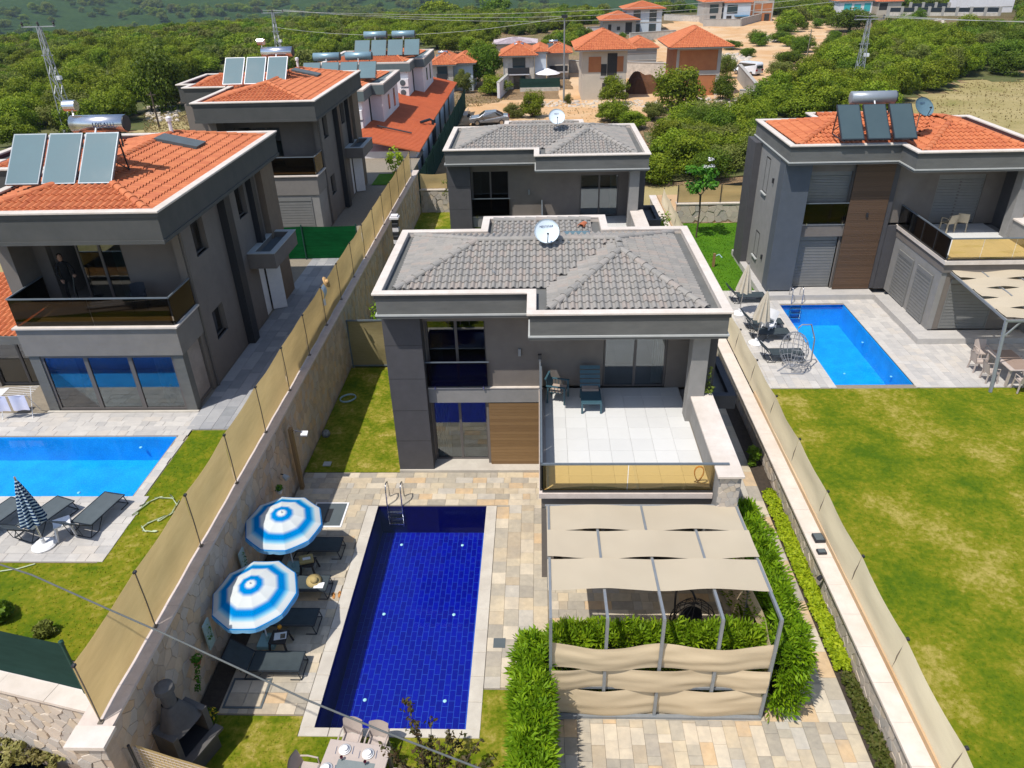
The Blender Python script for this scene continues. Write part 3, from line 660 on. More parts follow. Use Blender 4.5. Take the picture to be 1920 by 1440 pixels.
def tile_proto(w=0.215, l=0.40, n=7):
    J = MB(); vs = []
    for (y, lift) in ((-0.03, 0.052), (l-0.03, 0.010)):
        for i in range(n+1):
            t = i/n; h = 0.066*math.sin(math.pi*min(1, t/0.70)) if t < 0.70 else 0.004
            vs.append((t*w-w/2, y, h+lift))
    for i in range(n+1): vs.append((vs[i][0], vs[i][1], max(0, vs[i][2]-0.036)))
    fs = [(i, i+1, n+2+i, n+1+i) for i in range(n)]+[(2*n+2+i, 2*n+3+i, i+1, i) for i in range(n)]
    return J.add(vs, fs)
TILE = tile_proto()
def ridge_proto(l=0.42, r=0.125):
    J = MB(); vs = []
    for (x, rr, dz) in ((-.03, r*1.12, .012), (l, r*.92, 0)):
        for k in range(7):
            q = math.pi*k/6; vs.append((x, math.cos(q)*rr, math.sin(q)*rr*.8+dz))
    vs += [(vs[k][0], vs[k][1]*.8, vs[k][2]*.8) for k in range(7)]
    return J.add(vs, [(k, k+1, 8+k, 7+k) for k in range(6)]+[(14+k, 15+k, k+1, k) for k in range(6)])
RIDGE = ridge_proto()
def tile_roof(faces, hips, org, base_m=None, row=0.345):
    """faces: polygons whose first two points run along the eave (left to right seen from outside)."""
    B = MB(); items = []
    for poly in faces:
        P = [Vector(p)-Vector(org) for p in poly]
        B.add(P, [tuple(range(len(P)))])
        e = (P[1]-P[0]).normalized()
        nrm = Vector((0,0,0))
        for i in range(1, len(P)-1): nrm += (P[i]-P[0]).cross(P[i+1]-P[0])
        nrm.normalize()
        if nrm.z < 0: nrm = -nrm
        up = nrm.cross(e).normalized()
        if up.z < 0: up = -up
        e = up.cross(nrm).normalized()
        uv = [((p-P[0]).dot(e), (p-P[0]).dot(up)) for p in P]
        u0, u1 = min(a for a, b in uv), max(a for a, b in uv); v1 = max(b for a, b in uv)
        def inside(a, b):
            c = False; n = len(uv)
            for i in range(n):
                (x0, y0), (x1, y1) = uv[i], uv[i-1]
                if (y0 > b) != (y1 > b) and a < (x1-x0)*(b-y0)/(y1-y0+1e-12)+x0: c = not c
            return c
        nr = int(v1/row)+1; nc = int((u1-u0)/0.215)+1
        for j in range(nr):
            for i in range(nc):
                a = u0+(i+.5)*0.215; b = j*row
                if inside(a, b+0.17) and (inside(a-.06, b+.17) or inside(a+.06, b+.17)):
                    o = P[0]+e*a+up*b
                    jx = random.uniform(-.006, .006)
                    M = Matrix(((e.x, up.x, nrm.x, o.x+e.x*jx), (e.y, up.y, nrm.y, o.y+e.y*jx), (e.z, up.z, nrm.z, o.z+.004), (0,0,0,1)))
                    items.append((TILE, M))
    caps = []
    for a, b in hips:
        a, b = Vector(a)-Vector(org), Vector(b)-Vector(org); d = b-a; n = max(1, int(d.length/0.39)); d.normalize()
        y = Vector((0,0,1)).cross(d).normalized(); z = d.cross(y)
        for k in range(n):
            o = a+d*(k*(b-a).length/n)+Vector((0,0,.035))
            caps.append((RIDGE, Matrix(((d.x,y.x,z.x,o.x),(d.y,y.y,z.y,o.y),(d.z,y.z,z.z,o.z),(0,0,0,1)))))
    return B, items, caps
def curtain(x0, x1, z0, z1, y, amp=.05, waves=5, gather=0.0):
    return MB().grid(lambda a, b: (x0+(x1-x0)*a*(1-gather*math.sin(math.pi*b)*.5), y+amp*math.sin(a*waves*6.28), z0+(z1-z0)*b), 24, 4)
class Kit:
    """parts of one building; coordinates given in building space, stored relative to its base"""
    def __init__(s, name, label, cat, base, org):
        s.t = thing(name, label, cat, base); s.o = Vector(org); s.M = Matrix.Translation(-s.o)
    def p(s, name, J, m, parent=None, smooth=False, **k): return obj(name, J.xf(s.M), m, parent or s.t, smooth=smooth, **k)
    def window(s, x0, x1, z0, z1, y, n=2, pane=None, curt=(), room=True, axis='y', sgn=1, sill=False, fr=.055, roomd=1.6, name='window'):
        """glazing in the plane y (axis y) or x=y (axis x); sgn gives the inward direction"""
        def B(J, a0, d0, c0, a1, d1, c1):
            if axis == 'y': J.box(a0, y+sgn*d0, c0, a1, y+sgn*d1, c1)
            else: J.box(y+sgn*d0, a0, c0, y+sgn*d1, a1, c1)
            return J
        F = MB(); w = fr
        B(F, x0,0,z0, x0+w,.08,z1); B(F, x1-w,0,z0, x1,.08,z1); B(F, x0+w,0,z0, x1-w,.08,z0+w); B(F, x0+w,0,z1-w, x1-w,.08,z1)
        st = (x1-x0)/n
        for k in range(1, n): B(F, x0+k*st-w*.8,0.003,z0+w, x0+k*st+w*.8,.077,z1-w)
        f = s.p(name, F, M_FRAME)
        for k in range(n): s.p('pane', B(MB(), x0+k*st+w*.8, .035, z0+w, x0+(k+1)*st-w*.8, .045, z1-w), pane or M_PANE, f)
        for (c0, c1) in curt:
            if axis == 'y': s.p('curtain', curtain(c0, c1, z0+w, z1-w, y+sgn*.16), M_CURT, f, smooth=True)
            else: s.p('curtain', MB().grid(lambda a, b: (y+sgn*(.16+.04*math.sin(a*25)), c0+(c1-c0)*a, z0+w+(z1-z0-2*w)*b), 20, 3), M_CURT, f, smooth=True)
        if room:
            r = MB(); a0, a1, d, c0, c1 = x0-.25, x1+.25, roomd, z0-.02, z1+.02
            V = [(a0,.12,c0),(a1,.12,c0),(a1,d,c0),(a0,d,c0),(a0,.12,c1),(a1,.12,c1),(a1,d,c1),(a0,d,c1)]
            V = [((a, y+sgn*b, c) if axis == 'y' else (y+sgn*b, a, c)) for a, b, c in V]
            r.add(V, [(0,1,2,3),(4,5,6,7),(3,2,6,7),(0,3,7,4),(1,2,6,5)]); s.p('room', r, M_ROOM, f)
        if sill: s.p('sill', B(MB(), x0-.06,-.10,z0-.05, x1+.06,.02,z0), M_TRIM, f)
        return f
    def shutter(s, x0, x1, z0, z1, y, axis='y', sgn=1, m=None):
        J = MB(); n = int((z1-z0-.2)/.075)
        def B(a0, d0, c0, a1, d1, c1):
            if axis == 'y': J.box(a0, y+sgn*d0, c0, a1, y+sgn*d1, c1)
            else: J.box(y+sgn*d0, a0, c0, y+sgn*d1, a1, c1)
        B(x0,.02,z1-.2,x1,.08,z1)
        for k in range(n):
            za = z0+k*.075; B(x0+.03,.035+.012*(k % 2),za,x1-.03,.07,za+.066)
        B(x0+.03,.072,z0,x1-.03,.08,z1-.2); B(x0,.02,z0,x0+.035,.08,z1-.2); B(x1-.035,.02,z0,x1,.08,z1-.2)
        return s.p('roller_shutter', J, m or mat('grey_shutter', (.20,.20,.195), (.175,.175,.17), 3, .5, coord=W))
def roof_assembly(k, outline, zc, zf, faces, hips, tm, ntiles, fm, cap_m=M_CAP, gut=M_GUT, trim=True, upin=None):
    """fascia, trim lip, parapet cap, gutter floor, tiles"""
    k.p('fascia', MB().prism(inset(outline, .09), zf+.12, zc-.20), fm)
    J = MB(); ring(J, inset(outline, .05), .2, zc-.198, zc-.072); k.p('fascia_band', J, M_FASD)
    J = MB(); J.prism(inset(outline, .06), zf, zf+.118); k.p('soffit', J, fm)
    if trim:
        J = MB(); ring(J, inset(outline, .035), .08, zf+.085, zf+.135); k.p('trim_lip', J, M_TRIM)
    J = MB(); ring(J, outline, .28, zc-.07, zc); bevel(k.p('parapet_cap', J, cap_m), .012, 1)
    J = MB(); ring(J, inset(outline, .22), .05, zc-.30, zc-.072); k.p('parapet_lining', J, upin or cap_m)
    k.p('gutter', MB().prism(inset(outline, .2), zc-.42, zc-.26), gut)
    B, tiles, caps = tile_roof(faces, hips, k.o, row=0.345 if tm == M_TILEG else 0.385)
    obj('roof_deck', B, tm, k.t)
    if ntiles: pieces('roof_tile', tiles, tm, k.t, ntiles, k.t.location, 'roof_tile_field'); pieces('ridge_tile', caps, tm, k.t, 60, k.t.location, 'ridge_tile_run', smooth=False)
    else: pieces('roof_tile', tiles+caps, tm, k.t, 0, k.t.location, 'roof_tile_field')
A_OUT = [(-5.16,20.63),(-.39,20.63),(-.39,19.07),(5.46,19.07),(5.46,26.69),(2.55,26.69),(2.55,28.2),(-2.2,28.2),(-2.2,26.69),(-5.16,26.69)]
ze, zr = 6.98, 7.63
A_FACES = [[(-4.55,21.35,ze),(.25,21.35,ze),(2.62,24.0,zr),(-2.1,24.0,zr)],
           [(-4.6,26.45,ze),(-4.55,21.35,ze),(-2.1,24.0,zr)],
           [(4.83,26.4,ze),(-4.6,26.45,ze),(-2.1,24.0,zr),(2.62,24.0,zr)],
           [(.25,19.72,ze),(4.82,19.72,ze),(2.62,22.95,zr)],
           [(.25,21.35,ze),(.25,19.72,ze),(2.62,22.95,zr),(2.62,24.0,zr)],
           [(4.82,19.72,ze),(4.83,26.4,ze),(2.62,24.0,zr),(2.62,22.95,zr)],
           [(-1.75,25.6,6.92),(1.95,25.6,6.92),(1.95,27.8,7.10),(-1.75,27.8,7.10)]]
A_HIPS = [((-4.55,21.35,ze),(-2.1,24.0,zr)),((-4.6,26.45,ze),(-2.1,24.0,zr)),((-2.1,24.0,zr),(2.62,24.0,zr)),((.25,19.72,ze),(2.62,22.95,zr)),((4.82,19.72,ze),(2.62,22.95,zr)),((2.62,22.95,zr),(2.62,24.0,zr)),((4.83,26.4,ze),(2.62,24.0,zr)),((-1.75,27.75,7.10),(1.95,27.75,7.10))]
def wood_wall(k, x0, x1, z0, z1, y, m, h=.125, name='cladding_plank'):
    k.p('cladding_back', MB().box(x0, y+.02, z0, x1, y+.06, z1), M_DARK)
    n = int((z1-z0)/h)
    R = random.Random(3); items = []
    for j in range(n):
        za = z0+j*(z1-z0)/n
        items.append((UNIT, Matrix.Translation(Vector(((x0+x1)/2, y+.008+R.uniform(0,.004), za))-k.o) @ Matrix.Diagonal((x1-x0, .03, (z1-z0)/n-.006, 1))))
    pieces(name, items, m, k.t, 60, k.t.location)
def villa_a(label, off, style, ntiles):
    ox, oy, oz = off; k = Kit('villa', label, 'villa', (0.2+ox, 21.3+oy, oz), (0.2, 21.3, 0)); R = style == 'right'
    tm = M_TILER if R else M_TILEG
    pil = M_WALLB if R else M_WALLD
    tx0, ty0 = (.70, 16.75) if R else (0.0, 15.92)
    wl = M_WALLL if R else M_WALL
    zt = 3.25
    roof_assembly(k, A_OUT, 7.17, 6.30, A_FACES, A_HIPS, tm, ntiles, M_FASC, upin=(mat('dark_red_lining', (.10,.035,.035)) if R else None), gut=(mat('dark_red_lining', (.10,.035,.035)) if R else M_GUT))
    # plinth, pillar, walls
    if R: k.p('plinth', MB().box(-5.35,20.7,-.3,.0,21.9,.06).box(-5.35,21.9,-.3,-4.95,27.2,.06).box(-.0,16.76,-.3,tx0+.05,20.695,.06).box(-.0,15.95,-.3,9,16.755,.06), M_PAVG)
    else: k.p('plinth', MB().box(-5.07,21.12,-.1,-.02,21.9,.115), M_COPE)
    bevel(k.p('corner_pillar', MB().box(-5.07,21.18,.116,-3.84,21.95,6.30), pil), .01)
    if not R:
        J = MB()
        for z in (1.35, 2.6, 3.85, 5.1): J.box(-5.074,21.176,z,-3.85,21.2,z+.012)
        k.p('pillar_joint', J, M_DARK)
    Wf = MB()
    Wf.box(-3.84,21.72,.1,-3.80,21.95,2.72).box(-1.88,21.56,.1,-1.80,21.95,2.72).box(-3.84,21.56,2.72,0.02,22.0,3.34)
    Wf.box(-1.80,21.56,3.34,2.08,22.0,6.30).box(-3.84,21.56,5.79,-1.80,22.0,6.30).box(-3.84,21.72,3.34,-3.80,22.0,5.79).box(-1.88,21.6,.1,0.02,21.95,2.72)
    Wf.box(2.08,21.56,5.55,4.17,22.0,6.30).box(4.17,21.56,zt,5.1,22.0,6.30)
    k.p('front_wall', Wf, M_WALL)
    k.p('side_wall', MB().box(-5.02,21.95,0,-4.75,26.4,6.30).box(-4.75,26.1,0,5.1,26.4,6.30).box(-2.1,26.4,0,2.45,27.9,6.30), wl)
    k.p('side_wall', MB().box(5.0,22.0,0,5.22,26.1,6.30), M_WALLD)
    k.p('slab_band', MB().box(-3.83,21.47,2.74,-.03,21.557,3.30), M_WALLL if not R else M_WALL)
    k.p('band_edge', MB().box(-3.83,21.45,3.301,-.03,21.559,3.335), M_CAP)
    # ground floor opening and cladding
    if R:
        k.shutter(-3.78,-1.9,.12,2.7,21.66); k.shutter(-3.78,-1.82,3.36,5.78,21.70)
        wood_wall(k, -1.80, -.06, .1, 6.28, 21.36, M_WOODD, .085)
        k.p('side_wall', MB().box(-.06,21.40,.1,.18,21.56,6.28).box(.181,21.44,.06,.75,21.555,3.24), M_WALLD)
    else:
        k.window(-3.80,-1.88,.12,2.70,21.80,2, curt=[(-3.72,-3.25)]); wood_wall(k, -1.79, -.05, .116, 2.70, 21.49, M_WOOD)
        k.window(-3.80,-1.80,3.36,5.78,21.84,2, M_PANED, curt=[(-3.72,-3.3)])
    r = k.p('window_railing', MB().bar((-3.86,21.40,4.36),(-1.72,21.40,4.36),.05,.035), M_RAIL)
    k.p('railing_glass', MB().box(-3.80,21.395,3.42,-1.78,21.405,4.33), M_SMOKE, r)
    for x in (-3.6, -1.95): k.p('railing_bracket', MB().box(x,21.40,3.30,x+.04,21.56,3.46), M_STEEL, r)
    # terrace door
    k.window(2.10,4.16,zt+.02,5.54,21.62,2, curt=[(3.72,4.08)])
    if R: k.shutter(2.10,4.16,zt+.04,5.54,21.58)
    for x in ((-.69,) if not R else (-.9,)): k.p('wall_lamp', MB().box(x-.045,21.56 if not R else 21.30,4.52 if not R else 3.7,x+.045,21.48 if not R else 21.38,4.78 if not R else 3.9), M_ALU if not R else M_BLK)
    # terrace
    x1, y1 = 4.64, 21.56
    k.p('terrace_beam', MB().box(tx0,ty0+.04,2.72,5.2,y1,3.10), M_WALL)
    k.p('terrace_edge', MB().box(tx0-.06,ty0-.06,3.10,x1,ty0+.16,zt+.015).box(tx0-.06,ty0+.16,3.10,tx0+.14,y1,zt+.013), M_CAPG if not R else M_CAP)
    k.p('terrace_slab', MB().box(tx0+.14,ty0+.16,3.102,x1+.02,y1,zt-.02), M_GROUT)
    it = []
    nx, ny = 7, 9
    for i in range(nx):
        for j in range(ny):
            sx, sy = (x1-tx0-.14)/nx, (y1-ty0-.16)/ny
            it.append((PAVU, Matrix.Translation(Vector((tx0+.14+(i+.5)*sx, ty0+.16+(j+.5)*sy, zt-.018))-k.o) @ Matrix.Diagonal((sx-.005, sy-.005, .02, 1))))
    pieces('terrace_tile', it, M_TERR, k.t, 70, k.t.location)
    # parapet on the right, column, wing wall
    k.p('parapet_wall', MB().box(4.66,ty0-.38,0,5.24,19.62,4.08).box(4.64,16.6,2.7,5.24,21.5,3.2), M_WALLL)
    bevel(k.p('parapet_wall_cap', MB().box(4.60,ty0-.48,4.081,5.29,19.66,4.165), M_CAP), .012, 1)
    bevel(k.p('column', MB().box(4.50,19.46,3.24,5.00,19.96,6.29), M_WALLL), .01)
    k.p('wing_wall', MB().box(5.06,19.98,0,5.36,20.5,6.29).box(5.02,20.5,0,5.30,22.1,6.28), M_WALLD)
    it = []; stone_face(it, Vector((4.67,ty0-.38,.0))-k.o, (1,0,0),(0,0,1),(0,-1,0), .56, 4.06, .20, 71, .8, (.006,.022), .003); pieces('facing_stone', it, M_STONEL, k.t, 60, k.t.location)
    # railings
    gm = M_AMBER
    yr = ty0+.03
    rl = k.p('terrace_railing', MB().bar((tx0-.02,yr,4.20),(x1+.35,yr,4.20),.06,.045).bar((tx0+.01,yr,4.20),(tx0+.01,21.5,4.20),.06,.045), M_RAIL)
    ns = 2 if not R else 3
    for q in range(ns):
        a, b = tx0+.03+(x1-tx0-.03)*q/ns, tx0+.03+(x1-tx0-.03)*(q+1)/ns
        k.p('railing_glass', MB().box(a+.01,yr-.006,zt+.05,b-.01,yr+.006,4.18), gm, rl)
    for q in range(ns+1):
        a, b = yr+.03+(21.48-yr)*q/(ns+1), yr+.03+(21.48-yr)*(q+1)/(ns+1)
        k.p('railing_glass', MB().box(tx0+.004,a+.01,zt+.05,tx0+.016,b-.01,4.18), gm, rl)
        if R: k.p('railing_post', MB().box(tx0-.01,b-.02,zt,tx0+.03,b+.02,4.2), M_BLK, rl)
    k.p('railing_shoe', MB().box(tx0+.03,yr-.04,zt+.015,x1,yr+.04,zt+.06).box(tx0-.04,yr+.05,zt+.016,tx0+.05,21.4,zt+.06), M_DARK, rl)
    # ground floor below the terrace
    if R:
        k.p('ground_wall', MB().box(tx0+.02,ty0+.1,.06,tx0+.25,21.4,2.72), M_WALLL); k.p('ground_wall', MB().box(tx0+.25,ty0+.12,.06,9,ty0+.4,2.72), M_WALL)
        for (a, b) in ((17.35,18.75),(19.2,20.7)): k.shutter(a, b, .12, 2.35, tx0-.08, axis='x')
        k.shutter(tx0+.5, 3.2, .12, 2.4, ty0+.06)
    else:
        k.p('ground_wall', MB().box(.0,16.4,0,.22,21.5,2.72).box(.0,15.98,0,.35,16.4,2.72), M_WALL)
        k.window(.4,4.6,.1,2.6,16.5,3, M_PANED)
    # entrance canopy box on the right
    J = MB(); ring(J, [(5.36,21.3),(6.55,21.3),(6.55,24.1),(5.36,24.1)], .22, 2.55, 3.06); k.p('entrance_canopy', J, M_WALLD)
    k.p('canopy_deck', MB().box(5.5,21.5,2.6,6.4,23.9,2.85), M_FASC)
    if R:
        k.p('side_pilaster', MB().box(-5.36,25.3,-.1,-4.9,26.8,6.3), M_WALLD)
        for (z0, z1) in ((.9,2.2),(4.2,5.9)):
            k.window(23.55,24.25,z0,z1,-5.02,1,M_PANED, axis='x', sgn=1, room=False, sill=True)
        for z in (1.2, 5.0): k.p('wall_lamp', MB().box(-5.10,22.6,z,-5.02,22.7,z+.22), M_BLK)
    return k
VA = villa_a('two-storey taupe villa with grey tiled roof and pale parapet, behind the navy pool', (0,0,0), 'main', 300)
VB = villa_a('taupe villa with grey tiled roof and pillar-box terrace, standing behind the nearer grey-roofed villa', (.12,18.47,.13), 'back', 0)
VR = villa_a('grey villa with terracotta tiled roof, roller shutters and dark slat strip', (16.13,12.70,1.33), 'right', 280)
# ------------------------------------------------------------------ terracotta-roofed villas of the left row
L_OUT = [(-17.75,20.85),(-11.2,20.85),(-11.2,32.3),(-21.4,32.3),(-21.4,27.6),(-20.5,27.6),(-20.5,26.3),(-17.75,26.3)]
e_, r_ = 9.58, 10.22
L_FACES = [[(-17.35,21.2,e_),(-11.6,21.2,e_),(-14.5,23.9,r_)],[(-11.6,21.2,e_),(-11.6,31.9,e_),(-14.5,29.8,r_),(-14.5,23.9,r_)],
           [(-11.6,31.9,e_),(-17.35,31.9,e_),(-14.5,29.8,r_)],[(-17.35,31.9,e_),(-17.35,21.2,e_),(-14.5,23.9,r_),(-14.5,29.8,r_)],
           [(-20.1,26.7,e_),(-16.6,26.7,e_),(-16.2,29.2,r_-.2),(-19.2,29.2,r_-.2)],[(-21.0,31.9,e_),(-20.2,26.8,e_),(-19.2,29.2,r_-.2)]]
L_HIPS = [((-17.35,21.2,e_),(-14.5,23.9,r_)),((-11.6,21.2,e_),(-14.5,23.9,r_)),((-14.5,23.9,r_),(-14.5,29.8,r_)),((-11.6,31.9,e_),(-14.5,29.8,r_)),((-20.1,26.7,e_),(-19.2,29.2,r_-.2)),((-19.2,29.2,r_-.2),(-16.2,29.2,r_-.2))]
M_TAN = mat('tan_render', (.20,.145,.10), (.165,.12,.085), 2.5, .85, .1, 60, coord=W)
M_REDL = mat('dark_red_lining', (.10,.035,.035))
def villa_l(label, off, nt):
    ox, oy, oz = off; k = Kit('villa', label, 'villa', (-11.85+ox, 21.3+oy, 2.6+oz), (-11.85, 21.3, 2.6))
    roof_assembly(k, L_OUT, 9.77, 8.74, L_FACES, L_HIPS, M_TILER, nt, M_FASD, trim=False, upin=M_REDL, gut=M_REDL)
    xw = -11.85
    # right side wall around its windows
    J = MB(); T_ = .25
    def wx(y0, z0, y1, z1): J.box(xw-T_, y0, z0, xw, y1, z1)
    wx(22.9,2.6,23.9,8.74); wx(23.9,8.45,24.9,8.74); wx(23.9,5.1,24.9,7.2); wx(23.9,2.6,24.9,4.0); wx(24.9,2.6,28.1,8.74); wx(28.1,8.5,29.05,8.74); wx(28.1,5.0,29.05,7.2); wx(28.1,2.6,28.9,5.0); wx(29.05,5.0,32.0,8.74); wx(30.4,2.6,32.0,5.0)
    k.p('side_wall', J, M_WALL)
    for (a, b, c, d) in ((23.9,24.9,7.2,8.45),(23.9,24.9,4.0,5.1),(28.1,29.05,7.2,8.5)): k.window(a, b, c, d, xw-.16, 1, M_PANED, axis='x', sgn=-1, sill=True, fr=.05)
    k.p('dark_pilaster', MB().box(xw-.1,26.3,2.6,-11.55,26.85,8.73).box(xw-.1,26.85,2.6,-11.72,27.2,8.73), M_BLK)
    k.p('dark_pilaster', MB().box(xw-.1,29.3,5.8,-11.6,29.7,8.73), M_BLK)
    k.p('tan_pilaster', MB().box(xw-.1,30.5,2.6,-11.58,32.0,8.73), M_TAN)
    k.p('downpipe', MB().tube([(-11.78,22.95,8.7),(-11.78,22.95,2.65)], .045, 8), M_FRAME)
    d = k.p('entrance_door', MB().box(xw-.14,28.95,2.62,xw-.06,29.6,4.95).bar((xw,29.65,3.8),(xw+.55,29.9,3.8),.05,2.3), M_WHT)
    k.p('door_recess', MB().box(xw-.35,28.9,2.6,xw-.24,30.4,5.0), M_DARK)
    J = MB(); ring(J, [(xw+.002,28.0),(-10.72,28.0),(-10.72,31.0),(xw+.002,31.0)], .22, 5.18, 5.80); k.p('entrance_canopy', J, M_WALL)
    k.p('canopy_deck', MB().box(xw,28.2,5.25,-10.9,30.8,5.58), M_SLATE)
    k.p('canopy_cap', ring(MB(), [(xw+.001,27.98),(-10.70,27.98),(-10.70,31.02),(xw+.001,31.02)], .25, 5.801, 5.83), M_TRIM)
    # rear and left walls
    k.p('rear_wall', MB().box(-21,31.75,2.6,xw-.26,32.0,8.74).box(-21.1,28,2.6,-20.85,31.7,8.74).box(-20.85,27.0,2.6,-17.5,27.25,8.74).box(-17.6,23.4,2.6,-17.35,27.0,8.74), M_WALL)
    # upper front wall with sliding door
    J = MB(); J.box(-17.34,23.3,5.86,-16.7,23.55,8.74).box(-14.1,23.3,5.86,xw-.26,23.55,8.74).box(-16.7,23.3,8.05,-14.1,23.55,8.74)
    k.p('front_wall', J, M_WALL)
    k.p('front_pilaster', MB().box(-17.6,22.2,5.86,-17.15,23.29,8.74), M_WALL)
    k.window(-15.72,-14.1,5.92,8.05,23.36,2, M_PANE, curt=[(-14.6,-14.2)], room=False)
    r = MB(); V = [(-16.7,23.56,5.88),(-14.1,23.56,5.88),(-14.1,25.6,5.88),(-16.7,25.6,5.88),(-16.7,23.56,8.06),(-14.1,23.56,8.06),(-14.1,25.6,8.06),(-16.7,25.6,8.06)]
    r.add(V, [(0,1,2,3),(4,5,6,7),(3,2,6,7),(0,3,7,4),(1,2,6,5)]); k.p('room', r, M_ROOM)
    # balcony box and glazed ground floor
    k.p('balcony_slab', MB().box(-17.1,21.2,4.98,-11.86,23.3,5.84), M_WALL)
    k.p('balcony_band', MB().box(-17.15,21.14,4.84,-11.80,21.199,5.80).box(-11.859,21.2,4.84,-11.80,22.9,5.80), mat('mid_grey_band', (.20,.185,.17), (.17,.158,.147), 2, .85, coord=W))
    k.p('balcony_edge', MB().box(-17.2,21.06,5.841,-11.72,21.30,5.90).box(-11.95,21.30,5.841,-11.72,22.9,5.898), M_CAP)
    k.p('balcony_floor', MB().box(-17.0,21.3,5.842,-11.96,23.3,5.87), mat('balcony_tile', (.16,.135,.11), (.13,.11,.09), 2, .6, coord=W))
    rl = k.p('balcony_railing', MB().bar((-17.1,21.22,6.86),(-11.82,21.22,6.86),.05,.04).bar((-11.82,21.22,6.86),(-11.82,22.85,6.86),.05,.04).bar((-17.1,21.22,6.86),(-17.1,23.2,6.86),.05,.04), M_RAIL)
    for a, b in ((-17.08,-14.5),(-14.48,-11.86)): k.p('railing_glass', MB().box(a,21.214,5.91,b,21.226,6.84), M_SMOKE, rl)
    k.p('railing_glass', MB().box(-11.826,21.25,5.91,-11.814,22.85,6.84), M_SMOKE, rl); k.p('railing_glass', MB().box(-17.106,21.25,5.91,-17.094,23.2,6.84), M_SMOKE, rl)
    if nt:
        k.window(-16.75,-12.2,2.66,4.80,21.24,3, curt=[(-16.6,-15.7),(-13.0,-12.35)], fr=.09, roomd=2.6)
        J = MB().box(-17.1,21.2,2.6,-16.75,21.6,4.98).box(-12.2,21.2,2.6,-11.86,21.55,4.98).box(-16.75,21.2,4.80,-12.2,21.5,4.98)
        k.p('ground_pier', J, M_FASC); k.p('sill_step', MB().box(-17.15,21.1,2.6,-11.8,21.199,2.67), M_COPE)
        k.window(21.56,22.7,2.7,4.8,-11.93,1, axis='x', sgn=-1, curt=[(21.62,22.55)], room=False, fr=.07)
        k.p('ground_pier', MB().box(-12.1,22.7,2.6,-11.861,22.9,4.98).box(-12.1,21.55,4.8,-11.861,22.7,4.98), M_WALL)
        k.p('ground_pier', MB().box(-17.35,21.6,2.6,-17.0,23.3,4.98), M_WALL)
    else:
        k.p('ground_wall', MB().box(-17.1,21.2,2.6,-11.86,21.5,4.98).box(-12.1,21.5,2.6,-11.86,22.9,4.98), M_WALLL)
        k.shutter(-16.6,-12.3,2.65,4.7,21.14)
    if nt:
        k.p('annex_wall', MB().box(-24,23.0,2.6,-22.6,26.2,4.9).box(-20.4,23.0,2.6,-20.0,26.2,4.9).box(-17.9,23.0,2.6,-17.62,26.2,4.9).box(-24,23.0,4.6,-17.62,23.3,4.9), M_WALL)
        k.window(-22.6,-20.4,2.65,4.6,23.1,2, room=True); k.window(-20.0,-17.9,2.65,4.6,23.1,2, curt=[(-18.5,-18.0)])
        B_, tl_, cp_ = tile_roof([[(-24.2,22.4,4.95),(-17.65,22.4,4.95),(-17.65,26.25,5.85),(-24.2,26.25,5.85)]], [], k.o); obj('annex_roof', B_, M_TILER, k.t); pieces('roof_tile', tl_, M_TILER, k.t, 0, k.t.location, 'annex_tile_field')
        k.p('annex_fascia', MB().box(-24.2,22.3,4.7,-17.65,22.42,5.0), M_FASC)
    # roof skylight and vent pipe
    s_ = k.p('skylight', MB().obox((-13.7,28.55,10.17), Vector((.78,.0,-.17)), Vector((0,.45,0)), Vector((.02,0,.05))), M_SLATE)
    k.p('vent_pipe', MB().tube([(-14.45,29.6,10.1),(-14.45,29.6,10.75)], .07, 8).lathe([(.11,10.72),(.11,10.86),(0,10.9)], 10, (-14.45,29.6,0)), M_WHT)
    return k
VL1 = villa_l('taupe villa with terracotta roof, smoked-glass balcony and glazed ground floor over the left pool', (0,0,0), 300)
VL2 = villa_l('taupe terracotta-roofed villa with closed shutters behind the green net fence', (-.25,18.6,.05), 0)
# ------------------------------------------------------------------ solar water heaters, dishes
M_COLL = mat('collector_glass', (.115,.185,.205), (.095,.155,.175), .8, .12, spec=.6, coord=W)
M_COLD = mat('dark_collector_glass', (.060,.090,.10), (.048,.075,.085), .8, .2, spec=.5, coord=W)
M_CHROME = mat('polished_tank', (.72,.72,.74), (.6,.6,.63), 2, .22, metal=.95)
M_TANKG = mat('grey_tank', (.30,.33,.37), (.26,.29,.33), 2, .35, metal=.3)
M_TANKT = mat('teal_tank', (.24,.36,.42), (.20,.31,.37), 2, .35, metal=.3)
def text_part(t, body, size, m, loc, rot, name='lettering'):
    c = bpy.data.curves.new(name, 'FONT'); c.body = body; c.size = size; c.extrude = .002; c.align_x = 'CENTER'; c.align_y = 'CENTER'
    tmp = bpy.data.objects.new(name, c); COL.objects.link(tmp)
    me = bpy.data.meshes.new_from_object(tmp.evaluated_get(bpy.context.evaluated_depsgraph_get())); bpy.data.objects.remove(tmp)
    me.materials.clear(); me.materials.append(m); o = obj(name, me, None, t); o.location = loc; o.rotation_euler = rot; return o
